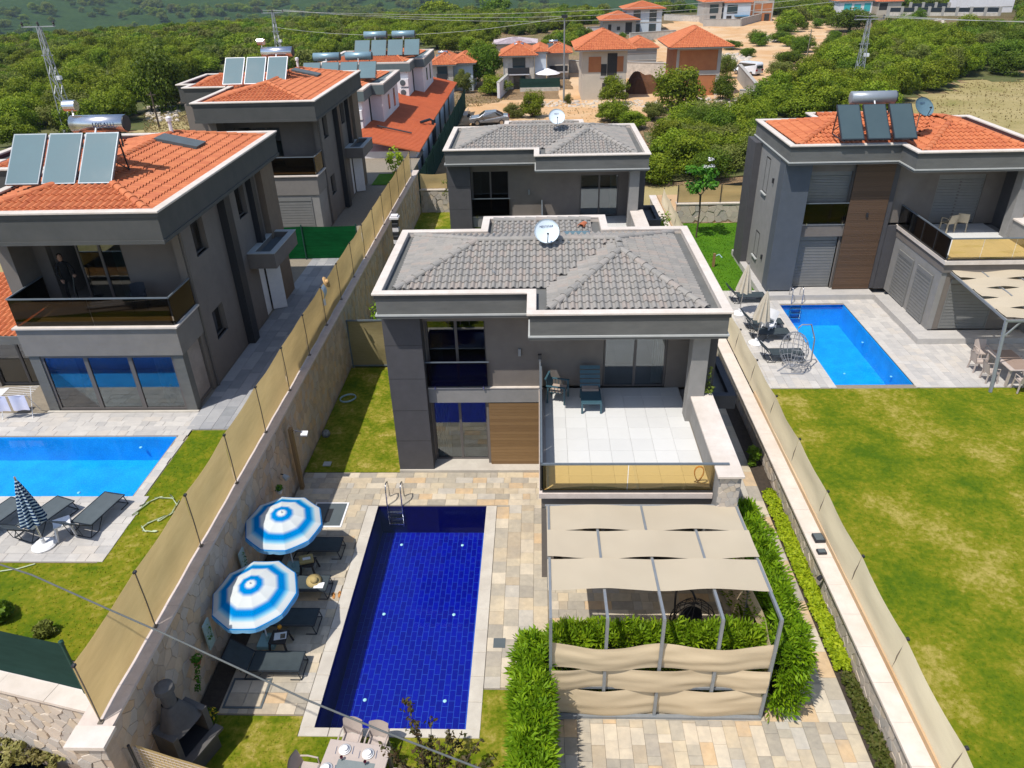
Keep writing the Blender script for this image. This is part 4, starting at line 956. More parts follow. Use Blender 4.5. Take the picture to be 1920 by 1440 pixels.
def solar(label, base, w, n, gap, dy, dz, cm, fm, tm, tank_x, tank_l, tank_r=.27, cyl2=True, text=None, group=None, tanks=None, tank_up=.22):
    """collectors leaning back, tank behind them on a stand"""
    t = thing('solar_water_heater', label, 'water heater', base, group=group); L = math.hypot(dy, dz); up = Vector((0, dy/L, dz/L)); nn = Vector((0, -dz/L, dy/L))
    for i in range(n):
        c = Vector((i*(w+gap)+w/2, 0, 0))+up*L/2
        f = obj('collector', MB().obox(c, (w/2,0,0), up*L/2, nn*.045), fm, t)
        obj('absorber_pane', MB().obox(c+nn*.047, (w/2-.04,0,0), up*(L/2-.04), nn*.004), cm, f)
    J = MB(); W_ = n*(w+gap)-gap
    for x in (.15, W_-.15): J.bar((x,dy+.05,dz),(x,dy+.25,-.05),.04).bar((x,0,-.08),(x,dy+.25,-.05),.04).bar((x,dy*.5,dz*.45),(x,dy+.2,.1),.03)
    obj('stand', J, M_NAVY, t)
    for (tx, tl) in (tanks or [(tank_x, tank_l)]):
        k = obj('tank', MB().tube([(tx-.02,dy+.45,dz+tank_up),(tx,dy+.45,dz+tank_up),(tx+tl,dy+.45,dz+tank_up),(tx+tl+.02,dy+.45,dz+tank_up)], [tank_r*.8,tank_r,tank_r,tank_r*.8], 20), tm, t, smooth=False)
        k.data.polygons.foreach_set('use_smooth', [True]*len(k.data.polygons))
        obj('end_cap', MB().tube([(tx+tl+.021,dy+.45,dz+tank_up),(tx+tl+.05,dy+.45,dz+tank_up)], tank_r*.95, 20), M_NAVY, k)
        J = MB()
        for x in (tx+.2, tx+tl-.2): J.bar((x,dy+.3,dz-.5),(x,dy+.35,dz+tank_up-tank_r*.8),.04)
        obj('tank_stand', J, M_NAVY, t)
        obj('pipe', MB().tube([(tx+tl*.5,dy+.2,dz+tank_up-.1),(tx+tl*.5,dy+.05,dz-.05)], .03, 6), M_WHT, t)
        if text: text_part(k, text, .2, mat('navy_print', (.01,.03,.12)), (tx+tl*.66, dy+.45-tank_r-.004, dz+tank_up), (math.pi/2,0,0))
    if cyl2:
        obj('float_cistern', MB().tube([(tank_x-.25,dy+.7,dz+.75),(tank_x+.15,dy+.7,dz+.75)], .17, 14).tube([(tank_x-.05,dy+.7,dz+.6),(tank_x-.05,dy+.7,dz-.6)], .03, 6), tm, t)
    return t
solar('three pale collectors with chrome tank on the roof of the villa over the left pool', (-17.0,22.95,10.05), 1.09, 3, .10, 1.25, 1.30, M_COLL, M_RAIL, M_CHROME, 1.75, 1.75, text='UYSALLI')
solar('three white-framed collectors with chrome tank on the roof behind the green net fence', (-17.85,43.9,10.05), 1.12, 3, .12, 1.25, 1.25, M_COLL, M_WHT, M_CHROME, 2.0, 1.75)
solar('three dark collectors with plain grey tank on the roof of the villa with roller shutters', (13.05,33.2,8.72), .98, 3, .14, 1.3, 1.22, M_COLD, M_NAVY, M_TANKG, .75, 1.9, cyl2=False)
def dish(label, base, rz, tilt, r=.42, mast=.55, m=None, text=None):
    t = thing('satellite_dish', label, 'satellite dish', base, rz)
    obj('mast', MB().tube([(0,0,0),(0,0,mast),(0,-.06,mast+.04)], .025, 8).box(-.09,-.09,0,.09,.09,.015), M_STEEL, t)
    J = MB(); Mx = Matrix.Translation((0,-.08,mast+.12)) @ Matrix.Rotation(math.radians(90-tilt), 4, 'X')
    prof = [(0,0)]+[(r*i/6, .10*(i/6)**2*r/.42) for i in range(1, 7)]
    J.lathe([(max(.001,a), b) for a, b in prof]+[(r*.99, .10*r/.42+.015)]+[(max(.001,a), b-.012) for a, b in prof[::-1]], 28, cap=False).xf(Mx)
    d = obj('reflector', J, m or mat('dish_enamel', (.62,.70,.76), (.56,.64,.70), 2, .35), t, smooth=True)
    arm = MB().tube([(0,-r*.95,.08),(0,-r*.5,.42)], .015, 6).tube([(0,-r*.5,.42),(0,-r*.42,.34)], .035, 8).xf(Mx); obj('feed_arm', arm, M_BLK, t)
    if text:
        o = text_part(t, text, r*.22, mat('navy_print', (.01,.03,.12)), (0,0,0), (0,0,0)); o.matrix_local = Mx @ Matrix.Translation((0,r*.42,.055*r/.42)) @ Matrix.Rotation(math.radians(14), 4, 'X')
    return t
dish('pale blue satellite dish on the roof ridge of the villa by the navy pool', (.22,23.75,7.60), .10, 38, .42, .30, text='NEXTSTAR')
dish('pale satellite dish on the grey roof of the villa standing behind', (.95,41.9,7.75), .10, 38, .44, .45, text='NEXT')
dish('dark grey satellite dish beside the plain grey tank', (16.75,34.5,8.75), .35, 40, .46, .9, mat('grey_dish_enamel', (.10,.18,.23)), text='NEXT')
# repair mortar, vent stubs and spare tile on the main roof
for i, (u, v, z, lb) in enumerate(((926,455,7.52,'left vent stub with spilled mortar on the grey tiled ridge'),(1066,470,7.35,'right vent stub with spilled mortar below the grey ridge'))):
    p = G(u, v, z); t = thing('vent_stub', lb, 'vent pipe', p)
    obj('pipe', MB().tube([(0,0,0),(0,0,.32)], .03, 8), M_ALU, t)
    J = MB(); R = random.Random(i)
    for q in range(9): J.lathe([(.07,0),(.05,.03),(0.001,.045)], 7, (R.uniform(-.14,.14), R.uniform(-.12,.1), -.0))
    obj('mortar', J, mat('orange_mortar', (.42,.17,.06), (.34,.13,.05), 9, .9, .3, 30), t)
for (u, v, lb_) in ((923,516,'thin wire bracket on the grey roof below the left vent stub'),(1005,515,'thin wire bracket on the grey roof below the satellite dish')):
    p = G(u, v, 7.17); t = thing('lightning_bracket', lb_, 'bracket', p)
    obj('wire', MB().tube([(0,0,0),(0,0,.18),(.1,-.05,.1)], .012, 6), M_ALU, t)
t = thing('roof_skylight', 'narrow blue-grey skylight at the back of the grey tiled roof', 'skylight', (1.35,25.9,7.05)); obj('frame', MB().obox((0,0,.06), (.48,0,0), (0,.35,.03), (0,0,.04)), M_RAIL, t); obj('pane', MB().obox((0,0,.105), (.42,0,0), (0,.29,.027), (0,0,.004)), M_COLL, t)
t = thing('spare_tile', 'loose terracotta ridge tile lying on the grey roof', 'roof tile', (1.55,26.9,7.12)); obj('tile', MB().merge(RIDGE, T(0,0,0,1.2)), M_TILER, t)
# ------------------------------------------------------------------ pergola beside the navy pool
PXS = [.19, 1.44, 2.68, 3.95, 5.21]; PF, PB, PZF, PZB = 11.40, 15.60, 3.37, 3.06
def proof(y): return PZF+(PZB-PZF)*(y-PF)/(PB-PF)
pg = thing('pergola', 'grey metal pergola with woven cream awning strips and beige canvas front', 'pergola', (2.7, 13.5, 0)); PO = Vector((2.7, 13.5, 0))
def pp(name, J, m, parent=None, smooth=False): return obj(name, J.xf(Matrix.Translation(-PO)), m, parent or pg, smooth=smooth)
for x in PXS: pp('post', MB().bar((x,PF,0),(x,PF,PZF),.07,.07), M_ALU); pp('roof_beam', MB().bar((x,PF-.03,PZF-.01),(x,PB,PZB-.01),.06,.09), M_ALU)
for x in (PXS[0], PXS[-1]): pp('post', MB().bar((x,PB,0),(x,PB,PZB),.07,.07), M_ALU)
pp('post', MB().bar((5.21,13.5,0),(5.21,13.5,3.2),.07,.07), M_ALU)
pp('ground_beam', MB().bar((.19,PF-.04,.06),(5.21,PF-.04,.06),.09,.1), M_ALU); pp('mid_beam', MB().bar((.19,PF+.05,1.02),(5.21,PF+.05,1.02),.05,.07), M_ALU)
pp('wall_beam', MB().bar((.1,PB+.04,PZB-.06),(5.3,PB+.04,PZB-.06),.07,.1), M_ALU)
for k, (ya, yb) in enumerate(((14.50,15.56),(13.40,14.46),(12.28,13.36))):
    def fn(a, b, k=k, ya=ya, yb=yb):
        x = .14+5.12*a; y = ya+(yb-ya)*b; ph = (x-.19)/1.255*math.pi+(0 if k % 2 else math.pi)
        edge = abs(b-.5)*2
        return (x, y-.02*math.cos(ph)*(b-.5), proof(y)+.05+.05*math.cos(ph)*(.35+.3*edge)-.015*math.sin(math.pi*b)+.010*mnoise.noise((x*2,y*2,k)))
    pp('awning_strip', MB().grid(fn, 60, 8), M_SAIL, smooth=True)
for k, (za, zb) in enumerate(((.08,1.02),(1.0,1.74),(1.72,2.52))):
    def fn(a, b, k=k, za=za, zb=zb):
        x = .2+5.0*a; ph = (x-.19)/1.255*math.pi+(0 if k % 2 else math.pi); z = za+(zb-za)*b
        sag = .07*math.sin(math.pi*((a*2) % 1))*b*(1 if k == 2 else .35)
        return (x, PF-.055*math.cos(ph)-.03*math.sin(b*3.1)-.03*mnoise.noise((x*1.0, z*6, k*3+.5)), z-sag+.02*mnoise.noise((x*2, k, 0)))
    pp('canvas_strip', MB().grid(fn, 70, 14), M_SAILF, smooth=True)
for k, (ya, yb) in enumerate(((11.5,13.4),(13.6,15.5))):
    for q, (za, zb) in enumerate(((.1,1.0),(1.02,1.75),(1.78,2.4))):
        pp('canvas_strip', MB().grid(lambda a, b: (5.21-.05*math.cos(a*6.28+q*math.pi), ya+(yb-ya)*a, za+(zb-za)*b-.06*math.sin(math.pi*a)*b), 16, 5), M_SAILF, smooth=True)
# ------------------------------------------------------------------ hedges
def sprays(J, R, x0, y0, x1, y1, z0, z1, n, ln=.22, bulge=.12, top=.12):
    """feathery cypress sprays covering a clipped bank"""
    for _ in range(n):
        a, b = R.random(), R.random(); z = z0+(z1-z0)*R.random()**.8
        s = R.random(); wx, wy = x1-x0, y1-y0
        if s < .42:   # on top
            p = Vector((x0+wx*a, y0+wy*b, z1+R.uniform(-.25, top)+.12*mnoise.noise((a*wx*1.6, b*wy*1.6, 2)))); out = Vector((R.gauss(0,.5), R.gauss(0,.5), 1))
        else:
            side = R.choice((0,0,1,2,2,3)) if wy > wx else R.choice((0,1,1,2,3,3))
            bl = bulge*R.uniform(-.6, 1)+.13*mnoise.noise((x0+a*wx*1.3, y0+b*wy*1.3, z*1.4))
            if side == 0: p = Vector((x0-bl, y0+wy*b, z)); out = Vector((-1, R.gauss(0,.5), .7))
            elif side == 2: p = Vector((x1+bl, y0+wy*b, z)); out = Vector((1, R.gauss(0,.5), .7))
            elif side == 1: p = Vector((x0+wx*a, y0-bl, z)); out = Vector((R.gauss(0,.5), -1, .7))
            else: p = Vector((x0+wx*a, y1+bl, z)); out = Vector((R.gauss(0,.5), 1, .7))
        out = (out+Vector((R.gauss(0,.3),R.gauss(0,.3),R.gauss(.1,.3)))).normalized()
        t = out.cross(Vector((R.gauss(0,1),R.gauss(0,1),R.gauss(0,1)))).normalized(); l = ln*R.uniform(.6,1.5); sh = min(.999, max(.001, R.gauss(.45,.25)))
        tip = p+out*l+Vector((0,0,-.25*l*R.random()))
        for q in (-1, 0, 1):
            mid = p+out*l*.45+t*q*l*.35
            J.add([p, mid+t*l*.10+out*l*.1, tip+t*q*l*.42-out*abs(q)*l*.12, mid-t*l*.10], [(0,1,2,3)], sh)
def hedge(name, label, x0, y0, x1, y1, h, n, seed, m=L_HEDGE, ln=.22, z0=.05):
    R = random.Random(seed); t = thing(name, label, 'hedge', ((x0+x1)/2, (y0+y1)/2, 0)); o = Vector(t.location)
    J = MB(); sprays(J, R, x0, y0, x1, y1, z0, h, n, ln); obj('foliage', J.xf(Matrix.Translation(-o)), m, t)
    J = MB()
    for k in range(max(2, int(max(x1-x0, y1-y0)/.6))):
        f = (k+.5)/max(2, int(max(x1-x0, y1-y0)/.6)); x, y = (x0+(x1-x0)*f, (y0+y1)/2) if x1-x0 > y1-y0 else ((x0+x1)/2, y0+(y1-y0)*f)
        J.tube([(x,y,0),(x,y,h*.8)], [.03,.015], 5)
    obj('stems', J.xf(Matrix.Translation(-o)), M_BARK, t); dm = .18
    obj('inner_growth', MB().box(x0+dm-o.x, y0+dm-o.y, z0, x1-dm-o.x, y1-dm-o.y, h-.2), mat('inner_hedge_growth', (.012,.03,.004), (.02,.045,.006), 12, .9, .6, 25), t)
    return t
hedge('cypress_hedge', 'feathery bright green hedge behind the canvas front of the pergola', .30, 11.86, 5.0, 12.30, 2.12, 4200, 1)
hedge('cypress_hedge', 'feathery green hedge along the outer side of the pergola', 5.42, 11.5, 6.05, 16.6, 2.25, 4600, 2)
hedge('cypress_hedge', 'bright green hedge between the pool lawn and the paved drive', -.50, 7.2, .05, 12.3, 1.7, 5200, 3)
t = thing('rail_fence', 'slim grey post and rail beside the hedge at the paved drive', 'railing', (.15,7,0)); obj('rail', MB().bar((0,0,1.3),(0,4.3,1.3),.04), M_ALU, t)
for y in (0.5, 2.4, 4.3): obj('post', MB().bar((0,y,0),(0,y,1.32),.05), M_ALU, t)
def lowbed(name, label, y0, y1, xa, xb, h, n, m, seed, size, cat='ground cover'):
    R = random.Random(seed); J = MB(); 
    for _ in range(n):
        y = R.uniform(y0, y1); a = R.random(); x = xa+(xb-xa)*a+.05*mnoise.noise((y*2, 5, 1)); hh = h*(.55+.45*math.sin(math.pi*a))*(.8+.5*mnoise.noise((x*3, y*3, 7)))
        p = Vector((x, y, .03+hh*R.uniform(.55,1.05))); leaf_cloud(J, p, (.05,.05,.04), 3, size, R, up=.8)
    t = tag(obj(name, J, m), label, cat); t['kind'] = 'stuff'; del t['category']; return t
lowbed('ground_cover', 'lime green ground cover along the low stone wall', 12.7, 19.8, 7.46, 7.84, .36, 5200, L_LIME, 4, .055)
lowbed('low_planting', 'thin olive planting strip at the foot of the low stone wall', 6.8, 12.6, 7.5, 7.84, .22, 1500, mat_leaf('thin_planting_leaves', [(.05,.07,.01),(.09,.13,.02),(.16,.16,.04)]), 5, .05)
obj('planting_bed', sheet([(7.42,6.5,7.9,31)], .034), M_SOIL, kind='structure')
# ------------------------------------------------------------------ parasols
def mat_rings(name, stops):
    m, n, out = _nodes(name); tc = n.nodes.new('ShaderNodeTexCoord'); sx = n.nodes.new('ShaderNodeVectorMath'); sx.operation = 'MULTIPLY'; sx.inputs[1].default_value = (1,1,0)
    n.links.new(tc.outputs['Object'], sx.inputs[0]); ln = n.nodes.new('ShaderNodeVectorMath'); ln.operation = 'LENGTH'; n.links.new(sx.outputs[0], ln.inputs[0])
    at = n.nodes.new('ShaderNodeAttribute'); at.attribute_name = 'rnd'; c = _ramp(n, stops, at.outputs['Fac']); d = n.nodes.new('ShaderNodeBsdfDiffuse'); tr = n.nodes.new('ShaderNodeBsdfTranslucent'); n.links.new(c, d.inputs[0]); n.links.new(c, tr.inputs[0])
    mx = n.nodes.new('ShaderNodeMixShader'); mx.inputs[0].default_value = .25; n.links.new(d.outputs[0], mx.inputs[1]); n.links.new(tr.outputs[0], mx.inputs[2]); n.links.new(mx.outputs[0], out.inputs[0]); return m
BW, BB, BL_ = (.68,.72,.72), (.0,.22,.60), (.20,.54,.74)
M_RING = mat_rings('blue_white_parasol_cloth', [(0,BW),(.10,BW),(.15,BB),(.25,BB),(.33,BL_),(.37,BW),(.55,BW),(.60,BL_),(.64,BB),(.74,BB),(.80,BL_),(.84,BW),(.97,BW),(1.0,BL_)]) if False else mat_rings('blue_white_parasol_cloth', [(0,BW),(.09,BW),(.15,BB),(.25,BB),(.33,BW),(.54,BW),(.62,BB),(.73,BB),(.80,BL_),(.86,BW),(.96,BW),(.985,BB)])
def parasol(label, base, lean, R_=1.12, H=2.28, np_=10, seed=1):
    t = thing('parasol', label, 'parasol', base); 
    def fn(a, b):
        q = a*2*math.pi; k = (a*np_) % 1; fl = math.cos(math.pi/np_)/math.cos((k-.5)*2*math.pi/np_); r = b*R_*fl; z = H-.42*b**1.5-.02*math.sin(math.pi*k)*b
        return (r*math.cos(q)/1.0, r*math.sin(q), z)
    C = MB().grid(fn, np_*4, 40); C.r = [max(.001, (i//(np_*4)+.5)/40) for i in range(len(C.f))]
    Ml = Matrix.Translation((0,0,H-.5)) @ Matrix.Rotation(lean[0], 4, 'X') @ Matrix.Rotation(lean[1], 4, 'Y') @ Matrix.Translation((0,0,-(H-.5)))
    c = obj('canopy', C, M_RING, t, smooth=False); c.matrix_local = Ml
    V = MB(); V.grid(lambda a, b: (lambda p: (p[0]*(1+.015*b), p[1]*(1+.015*b), p[2]-.13*b*(.75+.25*math.sin(math.pi*((a*np_*2) % 1)))))(fn(a, 1)), np_*8, 2)
    v = obj('valance', V, mat('parasol_valance_cloth', (.05,.33,.70), (.30,.58,.80), 2.5, .8), c)
    J = MB()
    for k in range(np_):
        q = 2*math.pi*k/np_; J.tube([(0,0,H-.30),(.55*math.cos(q),.55*math.sin(q),H-.27)], .008, 4)
        J.tube([(0,0,H-.04)]+[(R_*s*math.cos(q)*.98,R_*s*math.sin(q)*.98,H-.42*s**1.5-.015) for s in (.4,.7,1)], .007, 4)
    obj('ribs', J, M_STEEL, c); obj('finial', MB().lathe([(.02,H),(.025,H+.03),(.012,H+.07),(.001,H+.08)], 8), M_WHT, c)
    obj('pole', MB().tube([(0,0,.1),(0,0,H-.5)], .02, 8).tube([(0,0,H-.5),tuple(Ml @ Vector((0,0,H-.03)))], .018, 8), M_WHT, t)
    bevel(obj('base', MB().box(-.24,-.24,0,.24,.24,.13).lathe([(.05,.13),(.05,.28),(.03,.3)], 10), mat('pale_blue_base', (.30,.48,.50), (.25,.42,.44), 4, .5), t), .03, 2)
    return t
u1 = parasol('blue and white striped parasol over the loungers, beside the grey hatch', (-7.50,16.25,.03), (math.radians(5), math.radians(3)))
u2 = parasol('blue and white striped parasol nearest the grey barbecue, over two loungers', (-7.42,13.50,.03), (math.radians(7), math.radians(-2)), seed=2)
# ------------------------------------------------------------------ sun loungers
def lounger(name, label, loc, rz, sl, fr, back=38, group=None, W_=.62):
    t = thing(name, label, 'sun lounger', loc, rz, group); h = .34; a = math.radians(back); bx, bz = -.62-math.cos(a)*.72, h+math.sin(a)*.72
    F = MB()
    for y in (-W_/2, W_/2):
        F.tube([(.72,y,h),(-.62,y,h)], .018, 6); F.tube([(-.62,y,h),(bx,y,bz)], .018, 6)
        F.tube([(.66,y,h),(.74,y,.02),(.45,y,.02)], .015, 6); F.tube([(-.55,y,h),(-.75,y,.02),(-.45,y,.02),(-.2,y,h-.02)], .015, 6)
    F.tube([(.72,-W_/2,h),(.72,W_/2,h)], .018, 6); F.tube([(bx,-W_/2,bz),(bx,W_/2,bz)], .018, 6); F.tube([(-.6,-W_/2,h),(-.6,W_/2,h)], .018, 6)
    F.tube([(.74,-W_/2,.02),(.74,W_/2,.02)], .013, 6); F.tube([(-.75,-W_/2,.02),(-.75,W_/2,.02)], .013, 6)
    obj('frame', F, fr, t)
    w = W_/2-.02
    obj('seat_sling', MB().grid(lambda p, q: (.71-1.32*p, -w+2*w*q, h+.012-.03*math.sin(math.pi*q)), 8, 6), sl, t, smooth=True)
    obj('back_sling', MB().grid(lambda p, q: (-.63+(bx+.63)*p, -w+2*w*q, h+.012+(bz-h)*p-.03*math.sin(math.pi*q)), 6, 6), sl, t, smooth=True)
    obj('prop', MB().tube([(-.62-math.cos(a)*.45,-.2,h+math.sin(a)*.45),(-.85,-.2,.15),(-.85,.2,.15),(-.62-math.cos(a)*.45,.2,h+math.sin(a)*.45)], .01, 5), fr, t)
    return t
LG = None
for y, lb in ((17.0,'charcoal sling lounger beside the grey hatch, under the parasol rim'),(15.37,'charcoal lounger with a straw hat and towel on it'),(14.1,'charcoal lounger between the straw-hat lounger and the magazine table'),(12.63,'charcoal lounger beside the stone-filled hatch, half in sun')):
    lounger('sun_lounger', lb, (-6.92,y,.03), 0, M_SLING, M_NAVY, 40)
# tables and small things by the loungers
def stool_table(label, loc, m, s=.36, h=.40, rz=0):
    t = thing('side_table', label, 'side table', loc, rz); bevel(obj('top', MB().box(-s/2,-s/2,h-.05,s/2,s/2,h), m, t), .02)
    for a in (-1, 1):
        for b in (-1, 1): obj('leg', MB().bar((a*(s/2-.04),b*(s/2-.04),h-.05),(a*(s/2+.02),b*(s/2+.02),0),.05,.05), m, t)
    return t
M_BRN = mat('dark_brown_resin', (.030,.026,.026), None, 5, .5)
stool_table('dark brown stool table carrying a straw bag, between two loungers', (-7.0,16.16,.03), M_BRN, .42, .42)
stool_table('dark brown stool table carrying a magazine and an orange', (-7.02,13.35,.03), M_BRN, .46, .42)
M_STRAW = mat('woven_straw', (.46,.35,.15), (.36,.27,.11), 30, .85, .5, 80)
t = thing('straw_bag', 'folded straw bag with white print on the dark stool table', 'bag', (-7.05,16.2,.455)); bevel(obj('body', MB().obox((0,0,.05),(.2,.06,0),(-.06,.16,0),(0,0,.05)), M_STRAW, t), .03); obj('print', MB().obox((.02,-.02,.105),(.11,.03,0),(-.02,.05,0),(0,0,.003)), M_WHT, t)
t = thing('magazine', 'open magazine with a photo page on the dark stool table', 'magazine', (-6.98,13.37,.452), .2); obj('pages', MB().box(-.16,-.12,0,.16,.12,.012), M_WHT, t); obj('picture', MB().box(.0,-.1,.0125,.13,.06,.0135), mat('magazine_print', (.30,.20,.12), (.05,.06,.05), 14, .6), t)
obj('orange_fruit', MB().lathe([(.01,0),(.05,.02),(.065,.065),(.05,.11),(.01,.13)], 12), mat('orange_peel', (.75,.33,.02), (.65,.27,.02), 12, .5), None, (-7.07,13.62,.45), smooth=True, label='orange fruit on the dark stool table beside the magazine', cat='orange')
t = thing('straw_hat', 'wide straw hat with black band lying on a charcoal lounger', 'hat', (-6.62,15.42,.40)); t.rotation_euler = (.25,.2,0)
obj('brim', MB().lathe([(.10,.02),(.22,.0),(.23,.012),(.10,.035)], 24, cap=False), M_STRAW, t, smooth=True); obj('crown', MB().lathe([(.105,.02),(.10,.10),(.07,.13),(.001,.14)], 20, cap=False), M_STRAW, t, smooth=True); obj('band', MB().lathe([(.108,.025),(.106,.055)], 20, cap=False), M_BLK, t)
t = thing('towel', 'small white towel under the straw hat on the lounger', 'towel', (-6.45,15.3,.362)); obj('cloth', MB().grid(lambda a, b: (-.14+.28*a, -.13+.22*b, .012*math.sin(a*9)*math.sin(b*7)+.012), 10, 10), M_WHT, t, smooth=True)
for k, (dx, dy, rz, lb) in enumerate(((0,0,.3,'left orange flip-flop'),(.16,.05,.1,'right orange flip-flop'))):
    t = thing('flip_flop', lb+' on the pool edge beside the straw-hat lounger', 'sandal', (-6.05+dx,15.2+dy,.035), rz)
    obj('sole', MB().prism([(.05*math.cos(q)*(1.1 if math.sin(q)>0 else .8), .13*math.sin(q)) for q in [i*.5236 for i in range(12)]], 0, .018), mat('orange_rubber', (.50,.22,.06)), t); obj('strap', MB().tube([(-.04,0,.015),(-.02,.05,.04),(0,.08,.02),(.02,.05,.04),(.04,0,.015)], .006, 5), M_BRN, t)
# hatches in the paving
t = thing('equipment_hatch', 'charcoal hatch cover with white edge set in the paving beside the pool', 'hatch', (-7.09,18.78,.03)); obj('rim', ring(MB(), [(-.57,-.62),(.57,-.62),(.57,.62),(-.57,.62)], .06, 0, .022), M_WHT, t); obj('cover', MB().box(-.51,-.56,0,.51,.56,.03), M_SLATE, t); obj('grip_slot', MB().box(-.08,-.38,.0305,.12,.28,.034), M_BLK, t)
t = thing('stone_hatch', 'framed hatch filled with stone slabs near the barbecue', 'hatch', (-7.45,11.92,.03)); obj('frame', ring(MB(), [(-.5,-.44),(.5,-.44),(.5,.44),(-.5,.44)], .05, 0, .02), M_SLATE, t)
for i in range(2):
    for j in range(2): obj('slab', MB().box(-.44+i*.45,-.38+j*.39,.002,-.02+i*.45,-.02+j*.39,.016), M_PAV, t)
obj('drain_grate', MB().box(-.16,-.16,0,.16,.16,.012), M_SLATE, None, (-1.15,13.55,.03), label='small square grey drain cover between pool and hedge', cat='drain')
# ladder
def ladder(label, loc, rz=0, m=M_STEEL):
    t = thing('pool_ladder', label, 'ladder', loc, rz)
    for x in (-.25, .25): obj('handrail', MB().tube([(x,.45,.03),(x,.42,.45),(x,.34,.72),(x,.15,.80),(x,.02,.72),(x,-.03,.45),(x,-.06,-.2),(x,-.10,-.85)], .022, 8), m, t, smooth=True)
    for z in (-.25,-.5,-.75): obj('step', MB().box(-.24,-.15,z,.24,-.05,z+.03), m, t)
    return t
ladder('steel ladder at the house end of the navy pool', (-4.95,19.30,.03)); ladder('steel ladder at the house end of the right bright blue pool', (12.35,33.05,1.12))
# dining table by the pool with settings
def chair(name, label, loc, rz, m, group=None, arms=True):
    t = thing(name, label, 'chair', loc, rz, group)
    obj('seat', MB().grid(lambda a, b: (-.22+.44*a, -.21+.42*b, .44-.02*math.sin(math.pi*a)*math.sin(math.pi*b)), 6, 6).box(-.22,-.21,.40,.22,.21,.425), m, t)
    obj('backrest', MB().grid(lambda a, b: ((-.23+.46*a), .21+.10*b+.05*math.cos(math.pi*(a-.5))-.03, .42+.42*b+.02*math.sin(math.pi*a)), 10, 5).grid(lambda a, b: ((-.23+.46*a), .235+.10*b+.05*math.cos(math.pi*(a-.5))-.03, .42+.42*b+.02*math.sin(math.pi*a)), 10, 5), m, t, smooth=True)
    for x in (-.2, .2):
        for y in (-.19, .19): obj('leg', MB().bar((x,y,.41),(x*1.12,y*1.15,0),.045,.045), m, t)
        if arms: obj('armrest', MB().tube([(x*1.15,.24,.62),(x*1.18,.05,.65),(x*1.15,-.18,.63),(x*1.05,-.2,.42)], .02, 6), m, t)
    return t
dt = thing('dining_table', 'taupe resin dining table laid with white plates, at the end of the navy pool', 'table', (-4.18,9.38,.02), math.radians(-7))
bevel(obj('top', MB().box(-.72,-.75,.70,.72,.75,.75), M_TAUPEP, dt), .015)
for a in (-1,1):
    for b in (-1,1): obj('leg', MB().bar((a*.64,b*.67,.70),(a*.66,b*.69,0),.07,.07), M_TAUPEP, dt)
obj('table_runner', MB().grid(lambda a, b: (-.42+.84*a, -.72+1.0*b, .0), 2, 2), mat('slate_runner_cloth', (.20,.23,.235), (.17,.20,.205), 8, .9, .2, 120), None, (-4.12,9.40,.775), label='slate grey runner on the laid dining table', cat='table runner').rotation_euler = (0,0,math.radians(-7))
def setting(i, x, y, near):
    M = Matrix.Translation((-4.18,9.38,.772)) @ Matrix.Rotation(math.radians(-7), 4, 'Z'); p = M @ Vector((x,y,0))
    t = thing('plate_stack', 'stack of white plates with a bowl '+near, 'plates', p)
    obj('plate', MB().lathe([(.02,0),(.10,.004),(.135,.018),(.138,.022),(.1,.010),(.001,.008)], 24, cap=False), M_WHT, t, smooth=True); obj('plate', MB().lathe([(.02,.02),(.08,.022),(.105,.034),(.075,.028),(.001,.026)], 24, cap=False), M_WHT, t, smooth=True); obj('bowl', MB().lathe([(.03,.034),(.06,.05),(.07,.075),(.055,.05),(.001,.04)], 20, cap=False), M_WHT, t, smooth=True)
    g = thing('wine_glass', 'small glass of red wine '+near, 'glass', M @ Vector((x+.02,y-.24,0))); obj('bowl', MB().lathe([(.012,.06),(.034,.085),(.036,.12),(.030,.13)], 12, cap=False), mat('wine_glass_red', (.10,.006,.03), None, 4, .2, spec=.8), g, smooth=True); obj('stem', MB().lathe([(.03,0),(.006,.008),(.005,.06)], 10), M_PANE, g)
    f = thing('cutlery', 'knife and fork '+near, 'cutlery', M @ Vector((x,y,0))); obj('fork', MB().box(-.20,-.10,0,-.188,.08,.004), M_STEEL, f); obj('knife', MB().box(.18,-.10,0,.195,.09,.004), M_STEEL, f)
setting(0,-.30,.53,'at the pool side of the table, left setting'); setting(1,.25,.50,'at the pool side of the table, right setting'); setting(2,-.55,.05,'at the barbecue end of the table'); setting(3,.50,.02,'at the hedge end of the table')
chair('dining_chair','taupe resin chair on the pool side of the laid table, left of the two', (-4.42,10.35,.02), math.radians(-7), M_TAUPEP)
chair('dining_chair','taupe resin chair on the pool side of the laid table, right of the two', (-3.80,10.27,.02), math.radians(-7), M_TAUPEP)
chair('dining_chair','taupe resin chair at the barbecue end of the laid table', (-5.22,9.62,.02), math.radians(83), M_TAUPEP)
chair('dining_chair','taupe resin chair at the hedge end of the laid table', (-3.12,9.35,.02), math.radians(-97), M_TAUPEP)
